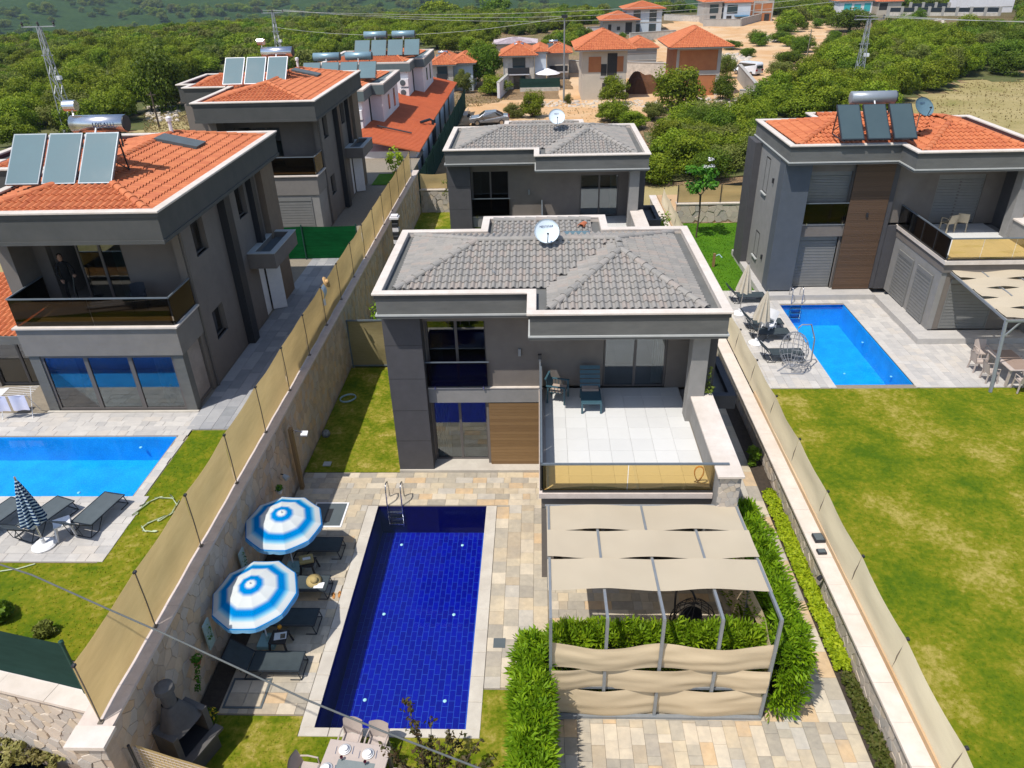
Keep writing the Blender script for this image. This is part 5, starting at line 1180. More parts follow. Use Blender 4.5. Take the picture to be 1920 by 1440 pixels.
# barbecue oven against the wall
bq = thing('barbecue_oven', 'grey outdoor barbecue oven with hooded chimney against the stone wall', 'barbecue', (-8.05,10.15,0), math.radians(68)); bq.scale = (.9,.9,.95)
M_BQ = mat('grey_cast_render', (.115,.11,.105), (.085,.08,.078), 3, .85, .3, 30)
J = MB().box(-.55,-.35,0,.55,.40,.78); bevel(obj('base', J, M_BQ, bq), .03)
J = MB()
J.box(-.55,-.30,.78,-.40,.40,1.55).box(.40,-.30,.78,.55,.40,1.55).box(-.40,.28,.78,.40,.40,1.55); J.grid(lambda a, b: (lambda s, q: ((abs(math.cos(q))**.6*math.copysign(1,math.cos(q)))*(.55-.37*s), .05+.12*s+(abs(math.sin(q))**.6*math.copysign(1,math.sin(q)))*(.35-.18*s), 1.42+.68*b))(b**.75, a*6.2832), 32, 10); obj('firebox', J, M_BQ, bq)
obj('chimney', MB().lathe([(.17,2.04),(.165,2.5),(.23,2.52),(.22,2.66),(.10,2.74)], 16, (0,.17,0)), M_BQ, bq, smooth=False); obj('hearth_lip', MB().box(-.62,-.55,.72,.62,-.30,.80), M_BQ, bq); obj('fire_bed', MB().box(-.40,-.28,.781,.40,.27,.80), M_BLK, bq)
fl_ = thing('flower_pot', 'yellow flowers in a dark pot beside the barbecue', 'flowers', (-8.05,11.0,.02)); obj('pot', MB().lathe([(.10,0),(.14,.22),(.15,.24)], 12), M_BRN, fl_)
J = MB(); leaf_cloud(J, (0,0,.36), (.24,.24,.16), 200, .04, random.Random(5)); obj('foliage', J, L_FRESH, fl_); J = MB(); leaf_cloud(J, (0,0,.42), (.24,.24,.14), 60, .035, random.Random(6), up=1); obj('blossom', J, mat('yellow_petals', (.75,.52,.01), (.65,.42,.01), 9, .7), fl_)
# plum tree at the lawn edge
pt = thing('plum_tree', 'small bronze-leaved tree leaning over the near corner of the navy pool', 'tree', (-2.25,8.9,.02)); R = random.Random(12); J = MB(); Lf = MB()
for (tx, ty, tz) in ((-.55,.85,2.75),(-.45,.65,2.2),(.35,.65,1.95),(.75,.4,1.65),(-.9,.35,1.75),(.15,.3,2.1),(-.15,1.05,1.9),(.95,.7,1.7),(.05,-.1,1.7),(-.75,-.05,1.5),(.5,.9,1.6),(-1.1,.6,1.5),(1.2,.4,1.5),(-.3,.3,1.9)):
    a, b = Vector((0,0,.5)), Vector((tx,ty,tz)); mid = a.lerp(b,.5)+Vector((R.uniform(-.1,.1),R.uniform(-.1,.1),.1)); J.tube([a,mid,b],[.022,.014,.006],5)
    for q in range(34):
        f = R.uniform(.35,1.02); p = (a.lerp(mid,f*2) if f < .5 else mid.lerp(b,(f-.5)*2))+Vector((R.gauss(0,.05),R.gauss(0,.05),R.gauss(0,.05))); leaf_cloud(Lf, p, (.05,.05,.05), 4, .048, R, up=.5)
J.tube([(0,0,0),(.02,.0,.3),(0,0,.55)],[.04,.035,.025],7); obj('trunk', J, M_BARK, pt); obj('crown', Lf, L_PLUM, pt)
# furniture seen under the pergola
def egg_chair(label, loc, rz, wk, cu, r=.50, stand=True, tilt=0):
    t = thing('egg_chair', label, 'egg chair', loc, rz); J = MB(); zc = .95
    for k in range(14):
        q = -2.45+4.9*k/13; J.tube([(r*math.sin(s)*math.sin(q), r*.85*math.sin(s)*math.cos(q)*1.0, zc+r*1.25*math.cos(s)) for s in [math.pi*i/10 for i in range(11)]], .010, 5)
    for i in range(2, 9):
        s = math.pi*i/10; J.tube([(r*math.sin(s)*math.sin(q), r*.85*math.sin(s)*math.cos(q), zc+r*1.25*math.cos(s)) for q in [-2.45+4.9*k/18 for k in range(19)]], .010, 5)
    obj('basket', J, wk, t)
    if cu:
        obj('seat_cushion', MB().lathe([(.05,0),(.34,.02),(.40,.08),(.34,.15),(.05,.17)], 18, (0,0,.50)), cu, t, smooth=True)
        obj('back_cushion', MB().grid(lambda a, b: (.36*math.sin(-1.3+2.6*a)*(.75+.35*math.sin(math.pi*b)), .33*math.cos(-1.3+2.6*a)*(.8+.3*math.sin(math.pi*b)), .62+.75*b), 12, 8), cu, t, smooth=True)
    obj('stand', MB().tube([(-.1,-.55,.02),(-.45,.25,.02),(-.1,.75,.02),(.1,.85,.3),(.05,.85,1.3),(0,.6,1.95),(0,.15,2.02),(0,0,1.9)], .028, 8).tube([(.1,-.55,.02),(.45,.25,.02),(.1,.75,.02)], .028, 8).tube([(0,0,1.9),(0,0,1.55)], .012, 5), wk, t, smooth=True)
    return t
M_CUSH = mat('charcoal_cushion', (.055,.052,.064), (.045,.042,.052), 6, .9, .2, 60)
egg_chair('dark wicker egg chair with charcoal cushions under the pergola', (3.85,13.35,.03), math.radians(25), M_BRN, M_CUSH, .64)
t = thing('bench_table', 'orange-topped bench with white legs under the pergola', 'bench', (1.15,13.3,.03)); obj('top', MB().box(-.75,-.16,.72,.75,.16,.77), mat('orange_timber', (.55,.27,.05), (.45,.21,.04), 3, .6, stretch=(8,1,1)), t)
for x in (-.65,.65): obj('leg', MB().bar((x,-.12,.72),(x,-.14,0),.05).bar((x,.12,.72),(x,.14,0),.05), M_WHT, t)
# ------------------------------------------------------------------ things along the left wall of the main plot
t = thing('timber_post', 'brown timber post with a white floodlight on an arm, against the stone wall', 'post', (-8.36,20.2,0)); bevel(obj('post', MB().box(-.06,-.09,0,.06,.09,2.55), M_WOOD, t), .01); obj('arm', MB().tube([(0,0,2.4),(.15,-.05,2.5),(.42,-.1,2.45)], .015, 6), M_STEEL, t); obj('floodlight', MB().obox((.5,-.12,2.42),(.11,0,0),(0,.09,.03),(0,-.01,.03)), M_WHT, t)
t = thing('spotlight', 'small pale spotlight fixed to the stone wall above the paving', 'spotlight', (-8.46,18.95,1.6)); obj('head', MB().tube([(.1,-.05,-.02),(.25,-.12,-.1)], [.07,.10], 12), M_TRIM, t); obj('bracket', MB().tube([(0,0,.0),(.12,-.04,0)], .02, 6), M_BLK, t)
def wallpot(label, y, z, kind, seed):
    t = thing('wall_planter', label, 'planter', (-8.46,y,z)); R = random.Random(seed); J = MB()
    if kind == 'panel':
        obj('panel', MB().obox((.03,0,0),(.02,0,0),(0,.16,0),(0,0,.42)), mat('pale_teal_board', (.40,.50,.46), (.30,.42,.39), 7, .8, .3, 30), t); leaf_cloud(J, (.06,0,0), (.05,.12,.36), 40, .035, R)
    else:
        obj('pot', MB().lathe([(.06,-.12),(.10,0),(.105,.02)], 12, (.12,0,0)), mat('terracotta_pot', (.36,.12,.06)) if kind != 'white' else M_WHT, t); leaf_cloud(J, (.13,0,.08), (.12,.13,.12), 90, .045, R)
        if kind == 'trail':
            for q in range(10): leaf_cloud(J, (.14,-.05-q*.035,-.05-q*.06), (.07,.07,.06), 14, .04, R)
    obj('leaves', J, L_FRESH, t); return t
wallpot('pale teal plant board on the stone wall above the near parasol', 15.2, 1.35, 'panel', 1); wallpot('pale teal plant board with ivy on the stone wall nearest the barbecue', 12.65, 1.35, 'panel', 2)
wallpot('trailing ivy in a terracotta pot on the stone wall', 11.75, 1.45, 'trail', 3); wallpot('round white pot of leaves on the stone wall above the hatch', 18.3, 1.45, 'white', 4)
wallpot('small bush in a pot on the wall beside the pale teal board', 14.6, 1.35, 'pot', 5); wallpot('small green pot plant on the wall behind the far parasol', 17.2, 1.2, 'pot', 6); wallpot('small teal pot plant on the wall behind the near parasol', 13.4, 1.5, 'pot', 7)
t = thing('garden_hose', 'coiled pale blue hose lying on the lawn by the wall', 'hose', (*G(653,750)[:2],.05)); obj('coil', MB().tube([((.31+.03*math.sin(i*.7))*math.cos(i*.35), (.31+.03*math.sin(i*.7))*math.sin(i*.35), .02+.012*(i/18)) for i in range(72)], .02, 6), mat('pale_blue_hose', (.36,.52,.58)), t, smooth=True)
t = thing('garden_speaker', 'round grey stone-shaped speaker on the lawn at the wall foot', 'speaker', (*G(612,818)[:2],.03)); obj('shell', MB().lathe([(.14,0),(.17,.08),(.13,.2),(.05,.26),(.001,.27)], 12), mat('speckled_grey', (.30,.31,.30), (.08,.08,.08), 14, .8), t, smooth=True)
t = thing('junction_cover', 'small white square ground cover on the lawn by the paving', 'cover', (*G(614,872)[:2],.03)); bevel(obj('lid', MB().box(-.14,-.12,0,.14,.12,.05), M_TRIM, t), .01)
g = thing('side_gate', 'tan fabric gate in a grey frame between the stone wall and the villa', 'gate', (-8.5,28.95,0)); obj('frame', MB().bar((0,0,2.36),(3.4,0,2.36),.06).bar((.03,0,0),(.03,0,2.36),.06).bar((3.38,0,0),(3.38,0,2.36),.06).bar((0,0,.12),(3.4,0,.12),.05), M_RAIL, g); obj('fabric', MB().grid(lambda a, b: (.05+3.3*a, .03*math.sin(b*9+a*3), .15+2.2*b), 16, 12), mat_fabric('olive_tan_fabric', (.34,.28,.15), (.28,.23,.12), .2), g, smooth=True)
def shrub(name, label, loc, r, h, m, seed, cat='shrub', leaves=90, clumps=12, size=.07, stem=True):
    t = thing(name, label, cat, loc); obj('crown', crown_mesh('crown', seed, m, r, r, h*.5, h*.55, clumps, leaves, size), None, t)
    if stem: obj('trunk', trunk_mesh('trunk', seed, h*.5, .04, 3, r*.5), None, t)
    return t
shrub('garden_shrub', 'bright green shrub behind the tan side gate', (-7.2,30.1,0), .95, 2.6, L_HEDGE, 3)
t = thing('chimney_stack', 'black and white chequered chimney with white cap behind the stone wall foot', 'chimney', (-7.7,38.0,0)); 
for k in range(18): obj('block', MB().box(-.16+.01*(k % 2),-.16,k*.225,.16+.01*(k % 2),.16,k*.225+.19), M_BLK if k % 3 else M_WPNT, t)
obj('mortar_core', MB().box(-.14,-.14,0,.14,.14,4.05), M_WPNT, t); obj('cap', MB().box(-.24,-.24,4.06,.24,.24,4.16).box(-.18,-.18,4.16,.18,.18,4.25), M_WPNT, t)
# floodlights on the right capstones
for k, (u, v, w_, l_, h_, lb) in enumerate(((1534,1011,.30,.34,.10,'large black floodlight lying on the pale capstones'),(1540,1036,.26,.20,.07,'small black control box beside the floodlight on the capstones'))):
    p = G(u, v, .93); t = thing('floodlight' if k == 0 else 'control_box', lb, 'floodlight' if k == 0 else 'box', p, .05); bevel(obj('housing', MB().box(-w_/2,-l_/2,0,w_/2,l_/2,h_), M_BLK, t), .02); obj('lens', MB().box(-w_/2+.03,-l_/2+.03,h_+.001,w_/2-.03,l_/2-.03,h_+.006), M_SLATE, t)
t = thing('spike_light', 'small black spot lamp on the inner face of the low stone wall', 'lamp', (7.86,15.25,.75)); obj('head', MB().tube([(-.08,0,.1),(-.14,0,-.02)], [.05,.07], 10), M_BLK, t); obj('arm', MB().tube([(.02,0,.05),(-.08,0,.08)], .02, 6), M_BLK, t)
# ------------------------------------------------------------------ on the main terrace
def slat_chair(label, loc, rz, m, cm):
    t = thing('terrace_armchair', label, 'armchair', loc, rz)
    for i in range(6): obj('seat_slat', MB().box(-.26,-.25+i*.085,.38,.26,-.19+i*.085,.40), m, t)
    for i in range(7): obj('back_slat', MB().bar((-.24+i*.08,.26,.42),(-.24+i*.08,.36,.86),.05,.015), m, t)
    obj('top_rail', MB().bar((-.28,.37,.87),(.28,.37,.87),.06,.03), m, t)
    for x in (-.28,.28):
        obj('leg', MB().bar((x,-.26,.62),(x,-.27,0),.05), m, t); obj('leg', MB().bar((x,.28,.62),(x,.30,0),.05), m, t); obj('armrest', MB().box(x-.04,-.3,.62,x+.04,.34,.645), m, t)
        for i in range(4): obj('side_slat', MB().bar((x,-.16+i*.11,.40),(x,-.16+i*.11,.62),.035,.012), m, t)
    obj('cushion', MB().box(-.24,-.23,.401,.24,.24,.45), cm, t); return t
M_TEALP = mat('teal_resin', (.045,.10,.13), (.035,.085,.11), 5, .5); M_BEIG = mat('beige_cushion', (.42,.33,.27), (.36,.28,.23), 6, .9, .2, 60)
slat_chair('teal slatted armchair with beige cushion at the terrace corner', (.58,20.8,3.255), math.radians(75), M_TEALP, M_BEIG)
t = thing('terrace_lounger', 'teal resin lounge chair with raised back and beige pillow on the terrace', 'lounge chair', (1.62,20.7,3.255)); 
bevel(obj('seat', MB().box(-.33,-.75,.32,.33,.18,.37), M_TEALP, t), .015); obj('cushion', MB().box(-.27,-.0,.371,.27,.22,.45), M_BEIG, t)
for i in range(5): obj('back_slat', MB().obox((0,.24+i*.075,.45+i*.13), (.33,0,0), (0,.03,.052), (0,-.012,.007)), M_TEALP, t)
for x in (-.3,.3):
    obj('leg', MB().bar((x,-.72,.34),(x,-.76,0),.06), M_TEALP, t); obj('leg', MB().bar((x,.16,.34),(x,.22,0),.06), M_TEALP, t)
t = thing('hose_coil', 'yellow hose hanging in loops inside the amber terrace glass', 'hose', (4.3,16.25,3.27)); obj('loops', MB().tube([(.12*math.cos(i*.5)+.02*math.sin(i), .02*math.sin(i*1.7), .38+.24*math.sin(i*.5)) for i in range(60)]+[(-.1,0,.1),(.1,.05,.02),(.3,.0,.015)], .014, 6), mat('yellow_hose', (.62,.30,.02)), t, smooth=True)
sp = thing('screen_post', 'thin dark post with box at the left edge of the terrace', 'post', (-.02,21.35,3.25)); obj('post', MB().bar((0,0,0),(0,0,1.25),.05), M_ALU, sp); obj('box', MB().box(-.06,-.06,1.25,.06,.06,1.4), M_BLK, sp)
t = thing('trailing_plant', 'small trailing plant at the column foot on the terrace parapet', 'plant', (5.15,19.7,4.17)); J = MB(); leaf_cloud(J, (0,0,.1), (.22,.2,.16), 120, .05, random.Random(3)); leaf_cloud(J, (.0,-.05,.5), (.06,.06,.5), 50, .04, random.Random(4)); obj('leaves', J, mat_leaf('ivy_leaves', [(.06,.10,.01),(.12,.18,.02),(.20,.24,.04)]), t)
# ------------------------------------------------------------------ left neighbour
for k, (x, y, a, lb) in enumerate(((-12.35,15.55,78,'grey sling lounger beside the hose on the left pool edge'),(-13.75,15.35,70,'grey sling lounger behind the closed navy parasol'),(-15.05,15.3,72,'grey sling lounger furthest from the hose, by the left pool'))):
    lounger('sun_lounger', lb, (x,y,LZ+.03), math.radians(a), M_SLINGG, M_NAVY, 42, W_=.66)
def closed_parasol(label, loc, lean, m, H=2.25, r=.24, base_m=M_WHT, pole=M_STEEL):
    t = thing('closed_parasol', label, 'parasol', loc); Ml = Matrix.Rotation(lean[0], 4, 'X') @ Matrix.Rotation(lean[1], 4, 'Y')
    c = obj('cloth', MB().grid(lambda a, b: ((r*(b**.8)*(1+.28*math.sin(a*2*math.pi*8))+.01)*math.cos(a*6.2832), (r*(b**.8)*(1+.28*math.sin(a*2*math.pi*8))+.01)*math.sin(a*6.2832), H-1.35*b), 64, 10), m, t, smooth=True); c.matrix_local = Ml
    o = obj('pole', MB().tube([(0,0,.1),(0,0,H-.03)], .02, 8).lathe([(.022,H-.05),(.03,H),(.02,H+.06),(.001,H+.07)], 8), pole, t); o.matrix_local = Ml
    obj('base', MB().lathe([(.30,0),(.31,.05),(.26,.09),(.06,.11),(.05,.26)], 24), base_m, t); return t
def mat_check(name):
    m, n, out = _nodes(name); tc = n.nodes.new('ShaderNodeTexCoord'); wv = n.nodes.new('ShaderNodeTexWave'); wv.wave_type = 'BANDS'; wv.bands_direction = 'Z'; wv.inputs['Scale'].default_value = 3.4; n.links.new(tc.outputs['Object'], wv.inputs[0])
    d = n.nodes.new('ShaderNodeBsdfDiffuse'); n.links.new(_ramp(n, [(.55,(.010,.035,.105)),(.66,(.45,.55,.60))], wv.outputs[0]), d.inputs[0]); n.links.new(d.outputs[0], out.inputs[0]); return m
closed_parasol('closed navy and white checked parasol with white disc base', (-13.30,14.45,LZ+.03), (math.radians(-4), math.radians(-3)), mat_check('navy_checked_cloth'), 2.15, .26)
stool_table('white plastic stool between two grey loungers', (-12.95,14.9,LZ+.03), M_WHT, .42, .46, .6)
t = thing('garden_hose', 'pale green hose looping over the left lawn and paving', 'hose', (-11.0,15.6,LZ+.03)); o_ = Vector(t.location)
pts = [G(u, v, LZ+.04)-o_ for u, v in ((0,1071),(35,1066),(66,1057))]; obj('run', MB().tube(pts, .016, 6), mat('pale_green_hose', (.50,.58,.38)), t)
ctl = [G(u, v, LZ+.05)-o_ for u, v in ((256,965),(275,945),(300,932),(322,934),(331,945),(322,962),(300,976),(280,980),(268,988),(272,996),(290,997),(306,993))]
pts = []
for i in range(len(ctl)-1):
    p0, p1, p2, p3 = ctl[max(0,i-1)], ctl[i], ctl[i+1], ctl[min(len(ctl)-1,i+2)]
    for q in range(5): s = q/5; pts.append(.5*((2*p1)+(p2-p0)*s+(2*p0-5*p1+4*p2-p3)*s*s+(3*p1-3*p2+p0-p3)*s**3))
obj('loop', MB().tube(pts, .016, 6), mat('pale_green_hose', (.50,.58,.38)), t, smooth=True)
t = thing('laundry_rack', 'folding laundry rack hung with white towels by the glazed ground floor', 'laundry rack', (-18.0,21.0,LZ+.03), .1)
F = MB()
for x in (-.5,.5): F.tube([(x,-.28,0),(x,.22,.95)], .012, 5).tube([(x,.28,0),(x,-.22,.95)], .012, 5)
for q in range(6): F.tube([(-.75,-.3+q*.12,.93),(.75,-.3+q*.12,.93)], .006, 4)
obj('frame', F, M_WHT, t)
for k, (a, b) in enumerate(((-.62,-.08),(.0,.55))): obj('towel', MB().grid(lambda p, q: (a+(b-a)*p, -.3-.02*math.sin(p*8), .95-.6*q), 8, 6), mat('lilac_white_cotton', (.66,.66,.78), (.58,.58,.72), 3, .9), t, smooth=True)
obj('towel', MB().grid(lambda p, q: (-.7+.5*p, -.28+.5*q, .955+.01*math.sin(p*9)), 8, 6), M_WHT, t, smooth=True)
chair('balcony_chair', 'dark slate chair behind the smoked balcony glass', (-13.55,22.55,5.875), math.radians(20), mat('slate_resin', (.028,.034,.046)))
t = thing('beach_towel', 'white and blue towel drying on top of the tan screen', 'towel', (-8.82,27.3,4.55)); obj('cloth', MB().grid(lambda a, b: (.06+.10*math.sin(b*3.1), -.22+.44*a, .14-.55*b), 8, 8), mat('pale_blue_cotton', (.42,.56,.66), (.62,.66,.68), 2.5, .9), t, smooth=True); obj('knot', MB().grid(lambda a, b: (.12+.06*math.sin(a*3), -.34+.2*a, -.3-.28*b), 6, 6), M_WHT, t, smooth=True)
t = thing('sun_hat', 'peach coloured sun hat pegged on the tan screen', 'hat', (-8.72,27.75,4.66)); t.rotation_euler = (0,math.radians(60),0); obj('brim', MB().lathe([(.1,0),(.23,.01),(.24,.02),(.1,.03)], 20, cap=False), mat('peach_straw', (.62,.38,.16)), t, smooth=True); obj('crown', MB().lathe([(.1,.02),(.09,.11),(.001,.13)], 16, cap=False), mat('peach_straw', (.62,.38,.16)), t, smooth=True)
nf = thing('net_fence', 'bright green net fence between the two terracotta-roofed villas', 'fence', (-17.5,35.95,LZ))
for k in range(3): obj('net_panel', wavy(MB(), (2.8*k-.2,0,0), (2.8*(k+1)-.2,0,0), .05, 1.75, .04, k*3., nrm=(0,1,0), sag=.03), M_GREENNET, nf, smooth=True)
for k in range(4): obj('post', MB().tube([(2.8*k-.2,-.03,0),(2.8*k-.2,-.03,1.85)], .035, 8), mat('green_post', (.01,.06,.045)), nf)
turf('left_rear_lawn', [(-11.5,37.5,-9.3,39.6),(-11.5,50,-9.3,53)], LZ+.03, M_LAWNG, 'small lawn behind the green net fence', 40)
# person vacuuming behind the balcony door
def person(label, loc, rz):
    t = thing('person', label, 'person', loc, rz)
    V = [(0,0,.93),(0,.01,1.12),(0,.0,1.32),(0,.0,1.46),(0,-.015,1.53),(0,-.03,1.64),   # pelvis..head
         (-.18,0,1.41),(-.23,-.06,1.14),(-.16,-.24,.98),(.18,0,1.41),(.27,-.10,1.16),(.24,-.36,1.12),
         (-.09,0,.88),(-.11,-.04,.48),(-.11,.0,.07),(-.11,-.13,.03),(.09,0,.88),(.12,.06,.48),(.12,.12,.07),(.12,.0,.03)]
    E_ = [(0,1),(1,2),(2,3),(3,4),(4,5),(3,6),(6,7),(7,8),(3,9),(9,10),(10,11),(0,12),(12,13),(13,14),(14,15),(0,16),(16,17),(17,18),(18,19)]
    RR = [.15,.14,.16,.10,.055,.085,.075,.05,.036,.075,.05,.036,.10,.065,.045,.04,.10,.065,.045,.04]
    me = bpy.data.meshes.new('body'); me.from_pydata(V, E_, []); o = bpy.data.objects.new('body', me); COL.objects.link(o)
    sk = o.modifiers.new('skin', 'SKIN'); 
    for i, r in enumerate(RR): me.skin_vertices[0].data[i].radius = (r, r*.8); 
    me.skin_vertices[0].data[0].use_root = True
    sb = o.modifiers.new('sub', 'SUBSURF'); sb.levels = 2; sb.render_levels = 2
    bm_ = bpy.data.meshes.new_from_object(o.evaluated_get(bpy.context.evaluated_depsgraph_get())); bpy.data.objects.remove(o)
    bm_.materials.clear(); bm_.materials.append(mat('black_cotton', (.012,.012,.014), None, 6, .9)); bm_.polygons.foreach_set('use_smooth', [True]*len(bm_.polygons)); obj('body', bm_, None, t)
    sk_m = mat('skin', (.42,.24,.16), (.38,.21,.14), 8, .6)
    H = MB().lathe([(.02,-.13),(.06,-.11),(.078,-.04),(.082,.02),(.075,.08),(.045,.12),(.001,.13)], 16); H.v = [(x, y*1.12-(.012 if z < 0 else 0), z) for x, y, z in H.v]; h = obj('head', H, sk_m, t, (0,-.03,1.68), smooth=True)
    obj('nose', MB().add([(-.014,-.088,-.02),(.014,-.088,-.02),(0,-.115,-.025),(0,-.09,.025)], [(0,1,2),(0,2,3),(1,3,2),(0,3,1)]), sk_m, h); obj('mouth', MB().box(-.025,-.094,-.062,.025,-.086,-.054), mat('lip', (.30,.10,.09)), h)
    for s_ in (-1,1): obj('eye', MB().box(s_*.032-.011,-.093,.008,s_*.032+.011,-.085,.018), M_BLK, h); obj('ear', MB().lathe([(.008,-.025),(.014,0),(.006,.025)], 6, (s_*.082,0,-.005)), sk_m, h)
    obj('hair', MB().lathe([(.088,-.03),(.092,.03),(.083,.09),(.05,.133),(.001,.145)], 16, (0,.012,0), cap=False), mat('dark_hair', (.012,.010,.009)), h, smooth=True)
    for s_, p, d in ((1,(.24,-.36,1.12),(0,-1,-.2)),(-1,(-.16,-.24,.98),(.2,-.8,-.5))):
        d = Vector(d).normalized(); p = Vector(p); sx = d.cross(Vector((0,0,1))).normalized(); up = sx.cross(d)
        Hn = MB().obox(p+d*.05, d*.05, sx*.04, up*.016)
        for q, (o_, l) in enumerate(((-.030,.060),(-.010,.072),(.010,.068),(.030,.052))):
            b = p+d*.095+sx*o_; Hn.tube([b, b+d*l*.5-up*.008, b+d*l-up*.03], [.009,.0085,.007], 6)
        Hn.tube([p+d*.03-sx*.035, p+d*.06-sx*.062-up*.01, p+d*.09-sx*.06-up*.02], [.010,.010,.008], 6); obj('hand', Hn, sk_m, t, smooth=True)
    return t
person('person in black clothes holding a vacuum hose in the open balcony door', (-16.22,23.15,5.875), math.radians(35))
t = thing('vacuum_hose', 'grey vacuum hose curving down from the hand of the person in black', 'vacuum cleaner', (-15.85,22.95,5.875)); obj('hose', MB().tube([(.02,.0,1.12),(.0,-.05,.9),(-.08,-.06,.5),(-.05,.0,.1),(.1,.1,.05)], .018, 6), mat('grey_hose', (.12,.12,.11)), t, smooth=True); obj('cleaner_head', MB().box(.02,.02,0,.3,.14,.06), M_BLK, t)
# ------------------------------------------------------------------ right neighbour
for k, (y, lb) in enumerate(((33.35,'charcoal lounger beside the first cream parasol at the right pool'),(30.35,'charcoal lounger with stacked white chairs against its side'),(29.35,'charcoal lounger just behind the wicker egg chair'),(27.4,'charcoal lounger beneath the grey wicker egg chair'))):
    lounger('sun_lounger', lb, (10.15,y,RZ+.03), 0, M_SLING, M_NAVY, 45)
M_CREAMC = mat_fabric('cream_parasol_cloth', (.66,.60,.50), (.58,.52,.43), .2)
closed_parasol('closed cream parasol between lawn and right pool', (9.35,31.9,RZ+.03), (0, math.radians(3)), M_CREAMC, 2.5, .30); closed_parasol('closed cream parasol next to the stacked white chairs', (9.35,28.85,RZ+.03), (0, math.radians(4)), M_CREAMC, 2.5, .30)
chair('plastic_chair','white plastic chair tipped onto another beside the cream parasol', (10.05,29.85,RZ+.30), math.radians(160), M_WHT).rotation_euler = (math.radians(25), math.radians(-15), math.radians(160))
chair('plastic_chair','white plastic chair standing under a tipped one beside the cream parasol', (10.1,29.75,RZ+.03), math.radians(120), M_WHT)
M_GREYW = mat('grey_rope', (.26,.27,.30), (.20,.21,.24), 8, .7)
e = egg_chair('grey rope egg chair leaning on its bowed stand by the right pool', (10.15,26.45,RZ+.03), math.radians(-70), M_GREYW, None, .60)
# dining set under the right pergola
t = thing('dining_table', 'long taupe resin table under the right pergola', 'table', (18.35,25.85,RZ+.03), math.radians(90)); bevel(obj('top', MB().box(-.85,-.48,.70,.85,.48,.75), M_TAUPEP, t), .015); obj('insert', MB().box(-.80,-.43,.751,.80,.30,.756), mat('brown_table_insert', (.30,.22,.18), (.26,.19,.155), 3, .5), t)
for a in (-1,1):
    for b in (-1,1): obj('leg', MB().bar((a*.75,b*.40,.70),(a*.77,b*.42,0),.08,.08), M_TAUPEP, t)
for k, (x, y, a, lb) in enumerate(((17.45,26.35,90,'taupe chair on the pool side of the long table, toward the villa'),(17.5,25.5,90,'taupe chair on the pool side of the long table, toward the lawn'),(18.3,24.75,180,'taupe chair at the lawn end of the long table'),(17.95,27.1,0,'taupe chair at the villa end of the long table'),(19.3,26.2,-90,'taupe chair on the far side of the long table'),(19.35,25.4,-90,'taupe chair on the far side of the long table near the lawn end'))):
    chair('dining_chair', lb, (x,y,RZ+.03), math.radians(a), M_TAUPEP)
rpg = thing('pergola', 'grey metal pergola with cream woven awning at the villa with roller shutters', 'pergola', (17.2,25.2,RZ)); 
for k in range(5): obj('roof_beam', MB().bar((k*1.25,-.05,2.78),(k*1.25,4.45,2.95),.06,.09), M_ALU, rpg)
obj('front_beam', MB().bar((0,0,2.76),(5,0,2.76),.08,.08), M_ALU, rpg); obj('post', MB().bar((0,0,2.75),(-.02,-.5,0),.09,.09), M_ALU, rpg); obj('brace', MB().bar((.0,-.1,2.1),(.55,0,2.72),.05), M_ALU, rpg)
for k in range(5):
    ya, yb = .05+k*.88, .05+k*.88+.86
    obj('awning_strip', MB().grid(lambda a, b: (5.2*a, ya+(yb-ya)*b, 2.84+.04*(ya+(yb-ya)*b)+.06*math.cos((5.2*a)/1.25*math.pi+(k % 2)*math.pi)*(.4+abs(b-.5)*1.2)), 40, 5), M_SAIL, rpg, smooth=True)
for k, (x, y, a, lb) in enumerate(((18.55,33.15,200,'beige plastic chair on the shaded right terrace, left one'),(19.25,33.3,150,'beige plastic chair on the shaded right terrace, right one'))):
    chair('plastic_chair', lb, (x,y,RZ+.23+3.26), math.radians(a), mat('beige_plastic', (.44,.37,.26), None, 5, .5))
t = thing('garden_tap', 'timber tap post with blue hose on the lush lawn', 'tap post', (*G(1337,500,RZ)[:2],RZ)); obj('post', MB().box(-.06,-.06,0,.06,.06,.75), M_WOOD, t); obj('hose', MB().tube([(.05,0,.6),(.25,0,.7),(.4,-.1,.55)], .03, 6), mat('pale_blue_hose', (.36,.52,.58)), t)
# ------------------------------------------------------------------ back boundaries
def backwall(label, x0, x1, y, z0, z1, zf, seed, flabel, fab=M_SCREEN, sm_=M_STONEL, npost=3):
    t = thing('stone_boundary_wall', label, 'wall', (x0,y,z0)); L_ = x1-x0; obj('core', MB().box(0,.05,-.3,L_,.4,z1-z0), M_MORT, t); it = []
    stone_face(it, (0,.05,0), (1,0,0),(0,0,1),(0,-1,0), L_, z1-z0-.02, .42, seed, .8, (.02,.07)); pieces('stone', it, sm_, t, 60, t.location)
    obj('cap_slab', MB().box(-.05,-.03,z1-z0+.001,L_+.05,.48,z1-z0+.08), M_CAP, t)
    f = thing('screen_fence', flabel, 'fence', (x0,y+.2,z1+.08))
    for k in range(npost): obj('screen_panel', wavy(MB(), (L_*k/npost,0,0), (L_*(k+1)/npost,0,0), .02, zf-z1, .06, k*2.2, nrm=(0,1,0), sag=.08), fab, f, smooth=True)
    for k in range(npost+1): obj('post', MB().tube([(L_*k/npost,-.05,0),(L_*k/npost,-.05,zf-z1+.05)], .03, 6), M_BLK, f)
